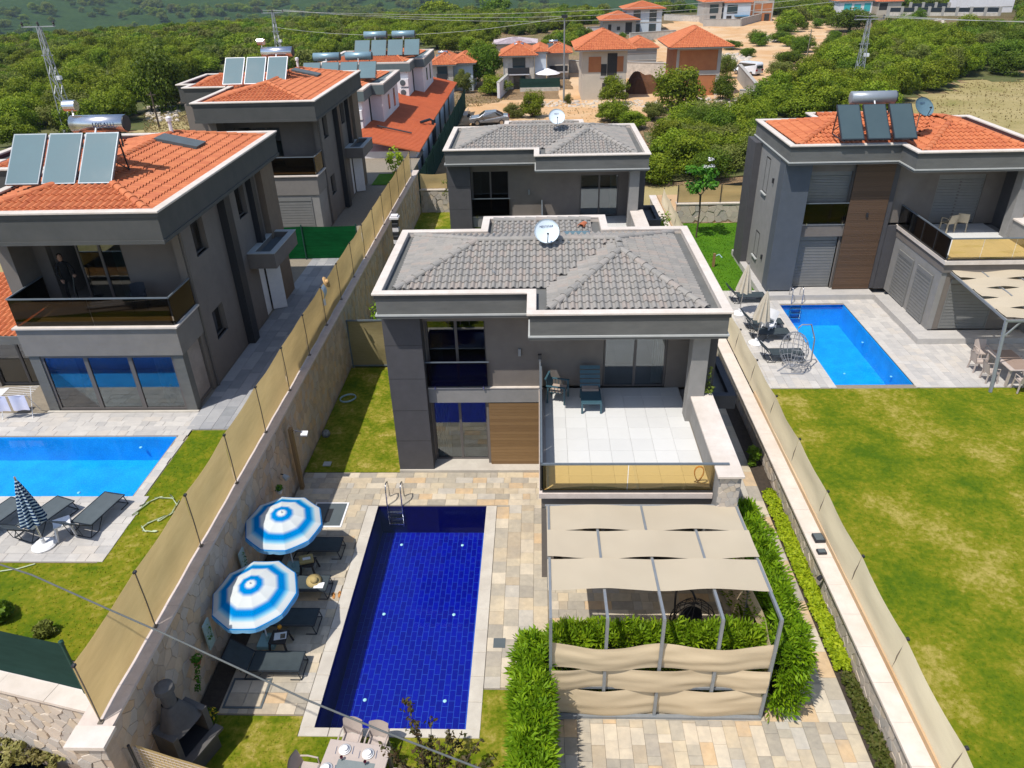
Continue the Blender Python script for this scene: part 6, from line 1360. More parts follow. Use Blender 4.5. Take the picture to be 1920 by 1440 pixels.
backwall('rear stone wall behind the lush lawn', 8.6, 24.5, 45.6, RZ, 2.25, 3.35, 81, 'tan screen with dark posts on the rear wall behind the lush lawn', npost=6); backwall('rear stone wall between the long tan screen and the villa standing behind', -8.5, -4.6, 52.1, 0, 1.6, 2.7, 82, 'short tan screen on the rear wall beside the slender young tree', npost=2)
# ------------------------------------------------------------------ houses beyond the plots
def ground_at(u, v):
    p = G(u, v, 0)
    for _ in range(6): p = G(u, v, terr_h(p.x, p.y) if p.y > 57 else 0)
    return p
def lot(name, poly, m, dz=.05):
    J = MB(); W_ = [ground_at(u, v) for u, v in poly]; xs = [p.x for p in W_]; ys = [p.y for p in W_]; st = 2.0
    def inside(x, y):
        c = False
        for i in range(len(W_)):
            a, b = W_[i], W_[i-1]
            if (a.y > y) != (b.y > y) and x < (b.x-a.x)*(y-a.y)/(b.y-a.y+1e-9)+a.x: c = not c
        return c
    cache = {}
    def vid(i, j):
        if (i, j) not in cache:
            x, y = min(xs)+i*st+.6*mnoise.noise((i*.9, j*.9, 2)), min(ys)+j*st+.6*mnoise.noise((i*.9, j*.9, 7)); J.v.append((x, y, (terr_h(x, y) if y > 57.5 else .02)+dz+.10*mnoise.noise((x*.5, y*.5, 3)))); cache[i, j] = len(J.v)-1
        return cache[i, j]
    for i in range(int((max(xs)-min(xs))/st)+1):
        for j in range(int((max(ys)-min(ys))/st)+1):
            x, y = min(xs)+(i+.5)*st, min(ys)+(j+.5)*st
            if y > 58.5 and inside(x+2*mnoise.noise((x*.2, y*.2, 1)), y+2*mnoise.noise((x*.2, y*.2, 6))): J.f.append((vid(i,j), vid(i+1,j), vid(i+1,j+1), vid(i,j+1))); J.r.append(0.0)
    obj(name, J, m, kind='structure', smooth=True)
M_OCH = mat('ochre_lot_earth', (.50,.275,.115), (.56,.37,.20), .35, .95, .5, 3, coord=W, big=(.12,(.62,.48,.32),.6))
M_UND = mat('scrub_floor_litter', (.06,.085,.015), (.12,.11,.04), .5, .95, .5, 3, coord=W); lot('scrub_floor', [(-80,64),(460,66),(640,50),(900,50),(880,96),(700,96),(560,128),(440,140),(345,165),(330,205),(260,215),(255,290),(-80,300)], M_UND, .08); lot('scrub_floor', [(1222,356),(1228,255),(1330,226),(1470,150),(1560,100),(1720,58),(1925,50),(1925,150),(1830,152),(1690,192),(1560,240),(1430,345)], M_UND, .09)
lot('dirt_track', [(860,236),(885,196),(1010,186),(1240,196),(1240,222),(1000,240)], M_OCH); lot('building_lot', [(1050,190),(1085,120),(1240,72),(1300,60),(1480,52),(1560,56),(1540,100),(1500,150),(1450,192),(1400,218),(1320,220),(1240,205),(1170,200)], M_OCH)
lot('upper_lot', [(1240,70),(1250,42),(1450,34),(1560,36),(1560,56),(1500,62),(1400,66)], M_OCH); lot('dry_field', [(1560,235),(1700,196),(1830,150),(1990,150),(2050,330),(1600,330)], M_FIELD, .06); lot('dry_field', [(255,262),(265,205),(350,196),(365,262)], M_FIELD, .06)
M_BRICK = mat('hollow_brick_infill', (.42,.17,.07), (.34,.13,.055), 1.2, .9, .3, 8, coord=W)
M_CONC = mat('raw_concrete', (.42,.40,.37), (.34,.325,.30), .8, .9, .2, 6, coord=W)
M_BLOCK = mat('grey_block', (.24,.25,.255), (.20,.21,.215), .6, .9, coord=W)
M_BEIGE = mat('beige_render', (.52,.46,.38), (.46,.41,.34), .7, .9, .1, 6, coord=W)
M_BLUEW = mat('pale_blue_render', (.52,.58,.64), (.46,.52,.58), .7, .9, .1, 6, coord=W)
M_STN2 = mat('light_stone_cladding', (.60,.55,.48), (.38,.35,.31), 2.2, .9, .5, 5, coord=W)
M_TURQ = mat('turquoise_paint', (.05,.42,.44), None, 3, .6)
def hip_roof(k, x0, x1, y0, y1, ze, h, m, over=.5):
    x0 -= over; x1 += over; y0 -= over; y1 += over; w, d = x1-x0, y1-y0; s = min(w, d)/2
    a = (x0+s, y0+d/2, ze+h) if w >= d else (x0+w/2, y0+s, ze+h); b = (x1-s, y0+d/2, ze+h) if w >= d else (x0+w/2, y1-s, ze+h)
    c = [(x0,y0,ze),(x1,y0,ze),(x1,y1,ze),(x0,y1,ze)]
    faces = [[c[0],c[1],b,a],[c[1],c[2],b],[c[2],c[3],a,b],[c[3],c[0],a]] if w >= d else [[c[0],c[1],a],[c[1],c[2],b,a],[c[2],c[3],b],[c[3],c[0],a,b]]
    B, tiles, caps = tile_roof([list(f) for f in faces], [(c[0],a),(c[1],b if w >= d else a),(c[2],b),(c[3],a if w >= d else b),(a,b)], k.o)
    obj('roof_deck', B, m, k.t); pieces('roof_tile', tiles+caps, m, k.t, 0, k.t.location, 'roof_tile_field')
    k.p('eave_board', ring(MB(), [(x0+.05,y0+.05),(x1-.05,y0+.05),(x1-.05,y1-.05),(x0+.05,y1-.05)], .12, ze-.14, ze-.01), M_TRIM)
def bghouse(label, uL, uR, vb, ve, depth, wm, roof=M_TILER, rh=1.3, over=.55, ops=(), solar_=None, name='house', base=None):
    """front wall between two pixels at its foot; height from the eave line; ops in fractions of width and height"""
    a, b = ground_at(uL, vb), ground_at(uR, vb); y = (a.y+b.y)/2; gz = min(a.z, b.z)-.1; x0, x1 = a.x, b.x
    ze = GY((uL+uR)/2, ve, y).z; k = Kit(name, label, 'house', ((x0+x1)/2, y+depth/2, gz), ((x0+x1)/2, y+depth/2, gz)); H = ze-gz
    k.p('wall', MB().box(x0, y, gz, x1, y+depth, ze), wm)
    if roof: hip_roof(k, x0, x1, y, y+depth, ze, min(rh, .30*(min(x1-x0, depth)+2*over)/1.2), roof, over)
    for (f0, f1, g0, g1, kind) in ops:
        xa, xb, za, zb = x0+(x1-x0)*f0, x0+(x1-x0)*f1, gz+H*g0, gz+H*g1
        if kind == 'win':
            f = k.p('window', ring(MB(), [(xa,za),(xb,za),(xb,zb),(xa,zb)], .08, 0, .06).xf(Matrix.Translation((0,y,0)) @ Matrix(((1,0,0,0),(0,0,-1,0),(0,1,0,0),(0,0,0,1)))), M_FRAME)
            k.p('pane', MB().box(xa+.08,y-.03,za+.08,xb-.08,y-.012,zb-.08), mat('far_window_glass', (.035,.06,.07), None, .5, .15, spec=.7), f)
        elif kind == 'dark': k.p('opening', MB().box(xa,y-.02,za,xb,y-.008,zb), M_DARK)
        elif kind == 'brick': k.p('infill', MB().box(xa,y-.03,za,xb,y-.006,zb), M_BRICK)
        elif kind == 'balc':
            k.p('balcony', MB().box(xa,y-.9,za,xb,y-.001,za+.16), M_WPNT); r = MB().box(xa,y-.92,za+.161,xb,y-.86,za+.95); k.p('balcony_rail', r, M_BLK)
        elif kind == 'band': k.p('floor_band', MB().box(xa,y-.05,za,xb,y-.004,zb), M_CONC)
        elif kind == 'col': k.p('column', MB().box(xa,y-.06,za,xb,y-.003,zb), M_CONC)
        elif kind == 'turq': k.p('window', MB().box(xa,y-.05,za,xb,y-.01,zb), M_TURQ)
        elif kind == 'awn': k.p('awning', MB().obox(((xa+xb)/2,y-.6,(za+zb)/2),((xb-xa)/2,0,0),(0,.6,.1),(0,-.01,.04)), mat('blue_awning', (.05,.15,.25)))
    return k
bghouse('small stone-fronted house with terracotta roof beside a dark tree', 812, 852, 172, 121, 8, M_STN2, ops=[(.25,.75,.5,.95,'win'),(.25,.75,.45,.5,'balc')])
s_ = ground_at(845,170); bghouse('pale wing of the small stone-fronted house', 853, 888, 170, 118, 7, M_BLUEW, ops=[(.3,.5,.4,.8,'win')])
bghouse('stone-fronted white house with dark balcony and solar panels', 945, 1002, 167, 104, 7, M_STN2, ops=[(.32,.72,.02,.42,'win'),(.3,.72,.55,.94,'win'),(.15,.85,.46,.6,'balc'),(0,.03,0,1,'col'),(.97,1,0,1,'col')])
bghouse('pale blue wing beside the stone-fronted white house', 1003, 1024, 165, 97, 7, M_BLUEW, over=.3)
bghouse('beige house with terracotta roof behind the street pole', 1026, 1066, 148, 99, 6, M_BEIGE, ops=[(.1,.95,.3,.36,'balc')])
bghouse('unfinished beige house with orange brick infill under a wide terracotta roof', 1090, 1173, 188, 92, 8, M_BEIGE, over=1.0, rh=1.9, ops=[(.14,.42,.57,.86,'brick'),(.78,.92,.57,.86,'brick'),(.56,.78,.5,.92,'dark'),(.42,.55,.5,.72,'dark'),(.4,.9,.45,.49,'band'),(.46,.72,.06,.36,'dark')])
bghouse('low grey block building with terracotta roof behind the unfinished house', 1174, 1230, 135, 90, 8, M_BLOCK, rh=1.2, over=.3, ops=[(0,1,.2,.23,'band'),(0,1,.5,.53,'band'),(0,1,.78,.81,'band')])
bghouse('unfinished red brick house with concrete frame and terracotta roof', 1262, 1346, 180, 87, 8, M_BRICK, over=1.2, rh=1.9, ops=[(0,.06,0,1,'col'),(.92,1,0,1,'col'),(0,1,.44,.53,'band'),(0,1,.93,1,'band')])
bghouse('unfinished concrete house with terracotta roof on the upper lots', 1130, 1192, 66, 38, 9, M_CONC, over=.9, rh=1.6, ops=[(.15,.25,.35,.75,'dark'),(.42,.52,.35,.6,'dark'),(.68,.88,.1,.85,'dark')])
bghouse('pale blue white house with terracotta roof on the upper lots', 1172, 1240, 62, 17, 9, M_BLUEW, over=.8, rh=1.4, ops=[(.2,.4,.5,.95,'win'),(.65,.85,.5,.95,'win'),(.2,.4,.05,.4,'win'),(.65,.85,.05,.4,'win'),(0,1,.44,.48,'band')])
bghouse('white and grey house with large dark windows on the upper lots', 1317, 1352, 45, 4, 9, M_CONC, over=.4, ops=[(.3,.8,.5,.9,'win'),(.35,.7,.1,.4,'win'),(0,.15,0,1,'col')]); bghouse('pale grey house wing with blue awning on the upper lots', 1354, 1406, 44, 5, 9, M_BLUEW, over=.3, ops=[(.1,.5,.5,.9,'win'),(.1,.3,.05,.4,'dark'),(.4,.95,.32,.44,'awn'),(.5,.9,.02,.3,'dark')])
bghouse('unfinished brick and concrete house on the upper lots', 1408, 1448, 40, 3, 8, M_BRICK, roof=None, ops=[(0,.07,0,1,'col'),(.93,1,0,1,'col'),(.4,.46,0,1,'col'),(0,1,.45,.53,'band'),(0,1,.93,1.05,'band'),(.6,.85,.05,.4,'dark')])
bghouse('white house with turquoise window surrounds and terracotta roof', 1566, 1636, 30, 2, 8, M_WPNT, over=.4, ops=[(.16,.38,.3,.85,'turq'),(.46,.66,.2,.8,'turq'),(.76,.95,.3,.85,'turq'),(.21,.33,.35,.75,'dark'),(.5,.62,.45,.7,'dark'),(.81,.9,.35,.75,'dark')]); bghouse('beige house next to the turquoise-windowed house', 1640, 1690, 28, 3, 8, M_BEIGE, over=.4, ops=[(.05,.4,.4,.9,'dark')])
bghouse('long white building behind the pillared wall', 1803, 1905, 24, -4, 10, M_WPNT, roof=None, ops=[(.02,.98,.4,.44,'band')])
bghouse('low building with pale sheet roof among the trees', 928, 1004, 96, 82, 7, M_BEIGE, roof=mat('pale_sheet_roof', (.55,.48,.50), (.36,.28,.30), 1.2, .6, coord=W), rh=.8, over=.4); bghouse('tiny green hut in the far scrub', 912, 922, 36, 26, 3, mat('green_hut', (.06,.30,.22)), roof=mat('hut_sheet', (.5,.55,.55)), rh=.3, over=.5)
def solar_far(label, u, v, z, n, wd, tanks, rz=0, dz=.9): return solar(label, G(u, v, z), wd, n, .08, .9, dz, M_COLD, M_NAVY, M_TANKT, .2, 1.4, .24, cyl2=False, tanks=tanks)
for (u, v, lb) in ((960,103,'two small collectors on the stone-fronted white house'),(1026,96,'two small collectors on the beige house behind the street pole'),(817,118,'two small collectors on the small stone-fronted house')):
    p = ground_at(u, 167 if u != 1026 else 148); p = GY(u, v, p.y+1.3); t = solar(lb, p, .95, 2, .15, .8, 1.0, M_COLD, mat('red_collector_frame', (.35,.06,.04)) if u == 960 else M_NAVY, M_CHROME, .3, 1.3, .22, cyl2=False)
# row villas behind: white with slate bands and long lean-to roof
def villa_w(label, off, n):
    ox, oy = off; k = Kit('villa', label, 'villa', (-17+ox,69+oy,.5), (-17,69,.5)); O = [(-23,64.4),(-13.8,64.4),(-13.8,67.6),(-12.8,67.6),(-12.8,76),(-23,76)]; zb = 6.25
    k.p('wall', MB().prism(inset(O, .3), .4, zb), M_WPNT); M_BAND = mat('slate_band', (.115,.15,.155), (.10,.13,.135), 2, .7, coord=W)
    k.p('parapet_band', MB().prism(O, zb, 7.0), M_BAND); k.p('parapet_cap', ring(MB(), O, .4, 7.001, 7.12), M_CAP)
    B, tl, cp = tile_roof([[(-22.5,65,7.05),(-14.4,65,7.05),(-16.5,69.5,7.75),(-20,69.5,7.75)],[(-14.4,65,7.05),(-13.6,75.4,7.05),(-16.5,71.5,7.75),(-16.5,69.5,7.75)]], [((-14.4,65,7.05),(-16.5,69.5,7.75))], k.o)
    obj('roof_deck', B, M_TILER, k.t); pieces('roof_tile', tl+cp, M_TILER, k.t, 0, k.t.location, 'roof_tile_field')
    k.p('downpipe', MB().tube([(-14.05,67.4,6.2),(-14.05,67.4,3.9)], .07, 6), M_NAVY); k.p('downpipe', MB().tube([(-15.9,64.62,6.2),(-15.9,64.62,3.7)], .07, 6), M_NAVY)
    for (x, y, z) in ((-14.55,64.35,4.0),(-14.55,64.35,4.9),(-16.5,64.35,3.5)):
        a = k.p('air_conditioner', MB().box(x-.45,y-.1,z,x+.45,y+.3,z+.7), M_WHT); k.p('fan_grille', MB().lathe([(.26,0),(.28,.02),(.2,.03),(.01,.03)], 16).xf(Matrix.Translation((x-.1,y-.1,z+.35)) @ Matrix.Rotation(math.pi/2, 4, 'X')), M_SLATE, a)
    for (y0, z0, z1) in ((70.5,4.6,5.8),(73.2,4.4,5.9)): k.p('window', MB().box(-13.12,y0,z0,-13.07,y0+.7,z1), mat('far_window_glass', (.035,.06,.07), None, .5, .15, spec=.7))
    return k
villa_w('white row villa with slate band and stacked air conditioners, behind the shuttered villa', (0,-3.2), 0); villa_w('white row villa with slate band, further along the red lean-to roof', (1.1,13.8), 0)
M_RED = mat('red_sheet_roof', (.52,.135,.05), (.43,.105,.04), 1, .6, .1, 8, coord=W)
lt = Kit('lean_to', 'long white lean-to with ribbed orange-red roof along the net fence', 'lean-to', (-11.5,74,.4), (-11.5,74,.4)); 
lt.p('wall', MB().box(-13.6,57.9,.3,-9.5,67.9,3.1).box(-13.6,67.9,.3,-10.0,92,3.1), M_WPNT)
for (y0, y1, xr) in ((57.4,68,-9.15),(68.05,92.5,-9.6)):
    lt.p('roof_sheet', MB().add([(-14.2,y0,4.25),(xr,y0,3.2),(xr,y1,3.2),(-14.2,y1,4.25),(-14.2,y0,4.15),(xr,y0,3.1),(xr,y1,3.1),(-14.2,y1,4.15)], [(0,1,2,3),(0,4,5,1),(1,5,6,2),(3,2,6,7)]), M_RED)
    R_ = MB()
    for q in range(int((y1-y0)/.42)): R_.bar((-14.15,y0+.2+q*.42,4.255),(xr+.02,y0+.2+q*.42,3.215),.06,.05)
    lt.p('roof_rib', R_, M_RED)
for q in range(7): lt.p('window', MB().box(-9.499 if q < 2 else -9.999,60+q*4.2,.5,-9.46 if q < 2 else -9.96,61+q*4.2,2.6), M_NAVY)
lt.p('flue', MB().tube([(-10.3,66.5,3.6),(-9.6,67.2,3.7),(-9.35,67.3,3.6),(-9.35,67.3,.5)], .12, 8), M_NAVY); lt.p('flue', MB().tube([(-13.2,62,4.25),(-10.4,62,3.62)], .06, 6), M_NAVY)
solar('four collectors with two teal tanks on the white row villa behind the shuttered villa', G(566,150,7.45), 1.45, 4, .12, 1.2, 1.15, M_COLL, M_NAVY, M_TANKT, .2, 2.0, .32, cyl2=False, tanks=[(.8,2.2),(3.5,2.2)], tank_up=.4)
solar('four collectors with two teal tanks on the further white row villa', G(664,106,7.45), 1.55, 4, .15, 1.3, 1.35, M_COLL, M_NAVY, M_TANKT, .2, 2.0, .34, cyl2=False, tanks=[(.9,2.3),(3.8,2.3)], tank_up=.45)
nf2 = thing('net_fence', 'dark green net fence running beside the red lean-to roof', 'fence', (-8.75,53,.2))
for k in range(9): obj('net_panel', wavy(MB(), (0,4.4*k,0),(0,4.4*(k+1),0), .05, 2.3, .04, k*1.3, sag=.05), M_TEALNET, nf2, smooth=True); obj('post', MB().tube([(.03,4.4*k,0),(.03,4.4*k,2.45)], .04, 6), mat('green_post', (.01,.06,.045)), nf2)
# net fences and parasol by the stone-fronted house
a, b = ground_at(975,172), ground_at(1050,172); t = thing('net_fence', 'dark green net fence in front of the stone-fronted white house', 'fence', a)
obj('net_panel', wavy(MB(), (0,0,0), (b.x-a.x,0,0), .5, 1.7, .05, 1., nrm=(0,1,0)), M_TEALNET, t, smooth=True); obj('low_wall', MB().box(0,-.15,0,b.x-a.x,.15,.5), M_STN2, t)
p = ground_at(1027,168); t = thing('open_parasol', 'white open parasol behind the dark green net fence', 'parasol', (p.x,p.y+1.5,p.z)); obj('canopy', MB().lathe([(1.8,1.9),(1.2,2.2),(.001,2.6)], 8, cap=False), M_WPNT, t); obj('pole', MB().tube([(0,0,0),(0,0,2.5)], .04, 6), M_STEEL, t)
# pillared wall on the right rise
for (u0, u1, v, n, lb) in ((1664,1872,30,8,'long pillared wall with dark panels below the long white building'),(1705,1800,21,4,'short upper pillared wall with dark panels')):
    a, b = ground_at(u0, v), ground_at(u1, v); t = thing('panel_wall', lb, 'wall', a); L_ = b.x-a.x; d = (b.y-a.y); obj('base_wall', MB().bar((0,0,.4),(L_,d,.4),.3,.9), M_STN2, t)
    for k in range(n+1): obj('pillar', MB().box(L_*k/n-.3,d*k/n-.3,0,L_*k/n+.3,d*k/n+.3,2.2), M_CONC, t)
    for k in range(n): obj('panel', MB().bar((L_*(k+.08)/n,d*(k+.08)/n,1.45),(L_*(k+.92)/n,d*(k+.92)/n,1.45),.1,1.0), M_NAVY, t)
for (u0, v0, u1, v1, h, m, lb) in ((1245,38,1318,42,1.4,M_STN2,'pale stone yard wall left of the white and grey house'),(1318,50,1388,50,1.6,M_CONC,'concrete yard wall in front of the white and grey house'),(1388,50,1440,36,1.7,M_CONC,'sloping concrete yard wall beside the blue awning'),(1180,78,1266,72,1.6,M_STN2,'rough stone terrace wall below the pale blue white house'),(1384,150,1414,190,2.0,M_CONC,'grey concrete wall of an open foundation'),(1385,188,1412,190,1.2,M_BEIGE,'short ochre foundation wall'),(1060,135,1092,137,1.7,M_STN2,'pale stone wall beside the unfinished beige house'),(1175,147,1262,150,2.2,M_STN2,'pale stone wall behind the soil heap'),(935,186,965,155,2.0,M_WPNT,'white painted wall beside the street pole'),(1100,62,1165,58,1.2,M_WPNT,'white slab edge of an unfinished terrace')):
    a, b = ground_at(u0, v0), ground_at(u1, v1); t = thing('yard_wall', lb, 'wall', a); J = MB().bar((0,0,h/2),(b.x-a.x,b.y-a.y,h/2+(b.z-a.z)),.35,h); bevel(obj('wall', J, m, t), .03); obj('coping', MB().bar((0,0,h+.05),(b.x-a.x,b.y-a.y,h+.05+(b.z-a.z)),.45,.1), M_CONC, t)
# heaps
def heap(name, label, u, v, rx, ry, h, m, seed, cat):
    p = ground_at(u, v); t = thing(name, label, cat, p); obj('mound', MB().grid(lambda a, b: (lambda r, q: (rx*r*math.cos(q), ry*r*math.sin(q), h*(1-r*r)*(.8+.5*mnoise.noise((r*2*math.cos(q)+seed, r*2*math.sin(q), 3)))-.05))(b, a*6.2832), 28, 9), m, t, smooth=False); return t
heap('soil_heap', 'dark brown soil heap between the unfinished houses', 1203, 172, 3.0, 2.5, 2.8, mat('dark_brown_soil', (.12,.05,.02), (.08,.034,.014), 1.5, .95, .5, 5, coord=W), 1, 'soil heap')
def rubble(label, u, v, wpx, dpx, n, smin, smax, m, seed):
    J = MB(); R = random.Random(seed)
    for _ in range(n):
        p = ground_at(u+R.uniform(-wpx, wpx), v+R.uniform(-dpx, dpx)); s = R.uniform(smin, smax); q = MB().lathe([(s*.5,-s*.3),(s*R.uniform(.7,1),0),(s*.6,s*.4),(.01,s*.55)], 6, (0,0,s*.2)); J.merge(q, Matrix.Translation(p) @ Matrix.Rotation(R.uniform(0,6), 4, 'Z') @ Matrix.Diagonal((1,R.uniform(.6,1.3),R.uniform(.6,1.2),1)), R.uniform(.01,.99))
    obj('rubble', J, m, kind='stuff', label=label)
rubble('pale rubble bank beyond the brick house', 1372, 110, 34, 8, 260, .2, .6, M_STONEL, 1); rubble('pale rubble strewn along the dirt track', 1110, 196, 130, 6, 300, .1, .32, M_STONEL, 2); rubble('rubble on the slope above the white van', 1450, 75, 28, 6, 120, .2, .5, M_STONEL, 3); rubble('rubble at the brick house foot', 1340, 196, 50, 12, 240, .1, .35, M_STONEL, 4); rubble('stones behind the wooden pole at the left', 305, 215, 30, 14, 160, .15, .45, M_STONEL, 5); rubble('white stones below the pillared wall', 1730, 42, 40, 6, 70, .2, .6, M_STONEL, 6)
# ------------------------------------------------------------------ vehicles
def car(name, label, loc, rz, body_m, van=False):
    t = thing(name, label, 'van' if van else 'car', loc, rz); L, Wd = (4.4, 1.78)
    if van: prof = [(-2.15,.35),(2.1,.35),(2.15,.8),(1.75,1.0),(1.15,1.65),(.9,1.8),(-1.9,1.85),(-2.12,1.6)]; glass = [(1.55,1.05),(1.08,1.62),(-1.9,1.68),(-2.0,1.1)]
    else: prof = [(-2.2,.35),(2.15,.32),(2.2,.62),(2.05,.82),(1.15,.95),(.45,1.40),(-.75,1.45),(-1.55,1.02),(-2.1,.98),(-2.22,.7)]; glass = [(1.0,.98),(.42,1.36),(-.72,1.40),(-1.38,1.02)]
    def ext(pr, w0, w1): 
        n = len(pr); vs = []
        for s in (-1, 1):
            for (x, z) in pr: vs.append((x, s*(w0 if z < 1.0 else w1), z))
        return MB().add(vs, [tuple(range(n))[::-1], tuple(range(n, 2*n))]+[(i, (i+1) % n, n+(i+1) % n, n+i) for i in range(n)])
    bevel(obj('body', ext(prof, Wd/2, Wd/2-.16), body_m, t), .05, 3)
    gm = mat('car_glass', (.02,.03,.035), None, 2, .08, spec=.9); obj('side_windows', ext(glass, Wd/2-.135, Wd/2-.148), gm, t)
    fx = 1.16 if not van else 1.72; obj('windscreen', MB().add([(fx-.06,-.66,.99 if not van else 1.06),(fx-.06,.66,.99 if not van else 1.06),(.47 if not van else 1.18,.58,1.40 if not van else 1.64),(.47 if not van else 1.18,-.58,1.40 if not van else 1.64)], [(0,1,2,3)]).xf(Matrix.Translation((.03,0,.02))), gm, t)
    rx = -1.52 if not van else -2.14; obj('rear_window', MB().add([(rx-.03,-.62,1.05),(rx-.03,.62,1.05),(-.80 if not van else -2.05,.56,1.42 if not van else 1.62),(-.80 if not van else -2.05,-.56,1.42 if not van else 1.62)], [(0,1,2,3)]).xf(Matrix.Translation((-.03,0,.02))), gm, t)
    for x in (-1.35, 1.35):
        for y in (-1, 1):
            w_ = obj('wheel', MB().tube([(x,y*(Wd/2-.2),.32),(x,y*(Wd/2+.01),.32)], .32, 18), M_BLK, t); obj('rim', MB().tube([(x,y*(Wd/2-.05),.32),(x,y*(Wd/2+.02),.32)], .2, 12), M_STEEL, w_)
    for y in (-.62,.62): obj('headlight', MB().box(2.10,y-.2,.62,2.17,y+.2,.78), M_WHT, t); obj('tail_light', MB().box(-2.22,y-.16,.75,-2.15,y+.16,.95), mat('red_lens', (.35,.01,.01), None, 3, .2), t)
    for y in (-.95,.95): obj('wing_mirror', MB().box(.7,y-.08,.95,.85,y+.08,1.08), body_m, t)
    return t
p = ground_at(918,233); car('parked_car', 'silver grey saloon car parked on the dirt track', (p.x,p.y,p.z), math.radians(183), mat('silver_car_paint', (.27,.28,.30), (.25,.26,.28), 2, .28, metal=.6, coat=.6))
p = ground_at(1404,142); car('parked_van', 'white van on the ochre lot beside the open foundation', (p.x,p.y+1,p.z), math.radians(125), mat('white_car_paint', (.72,.74,.78), None, 2, .3, coat=.5), van=True)
p = ground_at(893,226); t = thing('motor_scooter', 'pale scooter parked beside the silver car', 'scooter', (p.x-1.6,p.y+1.8,p.z)); obj('body', MB().box(-.5,-.15,.3,.5,.15,.65).tube([(.45,0,.5),(.6,0,1.05)], .04, 6), M_WHT, t)
for x in (-.5,.6): obj('wheel', MB().tube([(x,-.06,.22),(x,.06,.22)], .22, 12), M_BLK, t)
# ------------------------------------------------------------------ pylons, poles, wires
def pylon(label, u, v, utop, vtop, Y, w0=1.1, arms=True):
    """lattice mast on the ground at distance Y, as tall as its head shows"""
    top = GY(utop, vtop, Y); gx, gz = top.x, (terr_h(top.x, Y) if Y > 57 else 0); H = top.z-gz
    t = thing('lattice_pylon', label, 'pylon', (gx,Y,gz)); n = 12; J = MB(); w1 = .28
    for a in (-1,1):
        for b in (-1,1): J.bar((a*w0/2,b*w0/2,0),(a*w1/2,b*w1/2,H),.07)
    for k in range(n):
        z0, z1 = H*k/n, H*(k+1)/n; h0, h1 = (w0+(w1-w0)*k/n)/2, (w0+(w1-w0)*(k+1)/n)/2; s = 1 if k % 2 else -1
        for b in (-1,1): J.bar((-s*h0,b*h0,z0),(s*h1,b*h1,z1),.045).bar((b*h0,-s*h0,z0),(b*h1,s*h1,z1),.045)
    obj('mast', J, mat('galvanised_steel', (.40,.42,.44), (.33,.35,.37), 3, .5, metal=.5), t)
    obj('crossarm', MB().bar((-1.7,0,H),(1.7,0,H),.10).bar((-.6,0,H-2.6),(.6,0,H-2.6),.08), mat('galvanised_steel', (.4,.42,.44)), t)
    for x in (-1.6,0,1.6): obj('insulator', MB().lathe([(.05,0),(.14,.08),(.06,.16),(.14,.24),(.06,.4)], 10, (x,0,H+.05)), M_BRN, t)
    obj('switch_box', MB().box(.2,-.3,H*.55,.7,.2,H*.55+.35), M_WHT, t); return Vector((gx,Y,gz+H))
t1 = pylon('tall lattice pylon rising behind the chrome tank at the left', 0,0, 72, 50, 79); t2 = pylon('distant lattice pylon behind the white-framed collectors', 0,0, 511, 24, 125); t3 = pylon('lattice pylon rising behind the plain grey tank', 0,0, 1630, 36, 96)
def pole(name, label, u, v, vtop, r, m, lamp=False):
    p = ground_at(u, v); top = GY(u, vtop, p.y); t = thing(name, label, 'pole', p); obj('shaft', MB().tube([(0,0,-.2),(0,0,top.z-p.z)], [r, r*.6], 8), m, t)
    obj('lamp_head' if lamp else 'cap', MB().box(-.35,-.2,top.z-p.z-.1,.35,.2,top.z-p.z+.25) if lamp else MB().bar((-.5,0,top.z-p.z-.3),(.5,0,top.z-p.z-.3),.08), M_BLK if lamp else M_BARK, t); return Vector((p.x,p.y,top.z))
q1 = pole('street_lamp', 'slim grey street lamp beside the dirt track', 1057, 192, 32, .13, M_ALU, True); q2 = pole('wooden_pole', 'leaning brown wooden pole behind the left terracotta roof', 300, 243, 172, .13, M_BARK); q3 = pole('thin_mast', 'thin pale mast in the scrub beyond the white van', 1512, 115, 55, .12, M_STEEL)
def wire(label, a, b, sag, r=.022, m=M_TRIM):
    a, b = Vector(a), Vector(b); pts = [a.lerp(b, i/24)-Vector((0,0,sag*4*(i/24)*(1-i/24))) for i in range(25)]; o = Vector(a); obj('overhead_wire', MB().tube([p-o for p in pts], r, 5), m, None, a, label=label, cat='wire')
for k, dx in enumerate((-1.6,0,1.6)): wire(('left','middle','right')[k]+' power line running from the distant pylon past the street lamp', t2+Vector((dx,0,.4)), q1+Vector((55+dx,22,2.5-k*.5)), 2.2+.4*k); wire(('left','middle','right')[k]+' power line leaving the pylon behind the plain grey tank', t3+Vector((dx,0,.4)), t3+Vector((60+dx,-8,1.0-.4*k)), 1.2)
wire('low cable from the distant pylon toward the street lamp', t2+Vector((0,0,-2)), q1, 1.5)
# service cable close to the drone, from a roof off to the left down over the pool end
ctl = [G(u, v, z) for u, v, z in ((-150,1010,6.9),(60,1078,6.6),(205,1143,6.4),(303,1186,6.3),(430,1245,6.2),(572,1311,6.1),(720,1372,6.05),(905,1443,6.0),(1050,1500,6.0))]
obj('service_cable', MB().tube([p-ctl[0] for p in ctl], .016, 8), mat('grey_cable', (.10,.11,.11)), None, ctl[0], label='thick grey overhead cable crossing the near end of the garden', cat='cable')
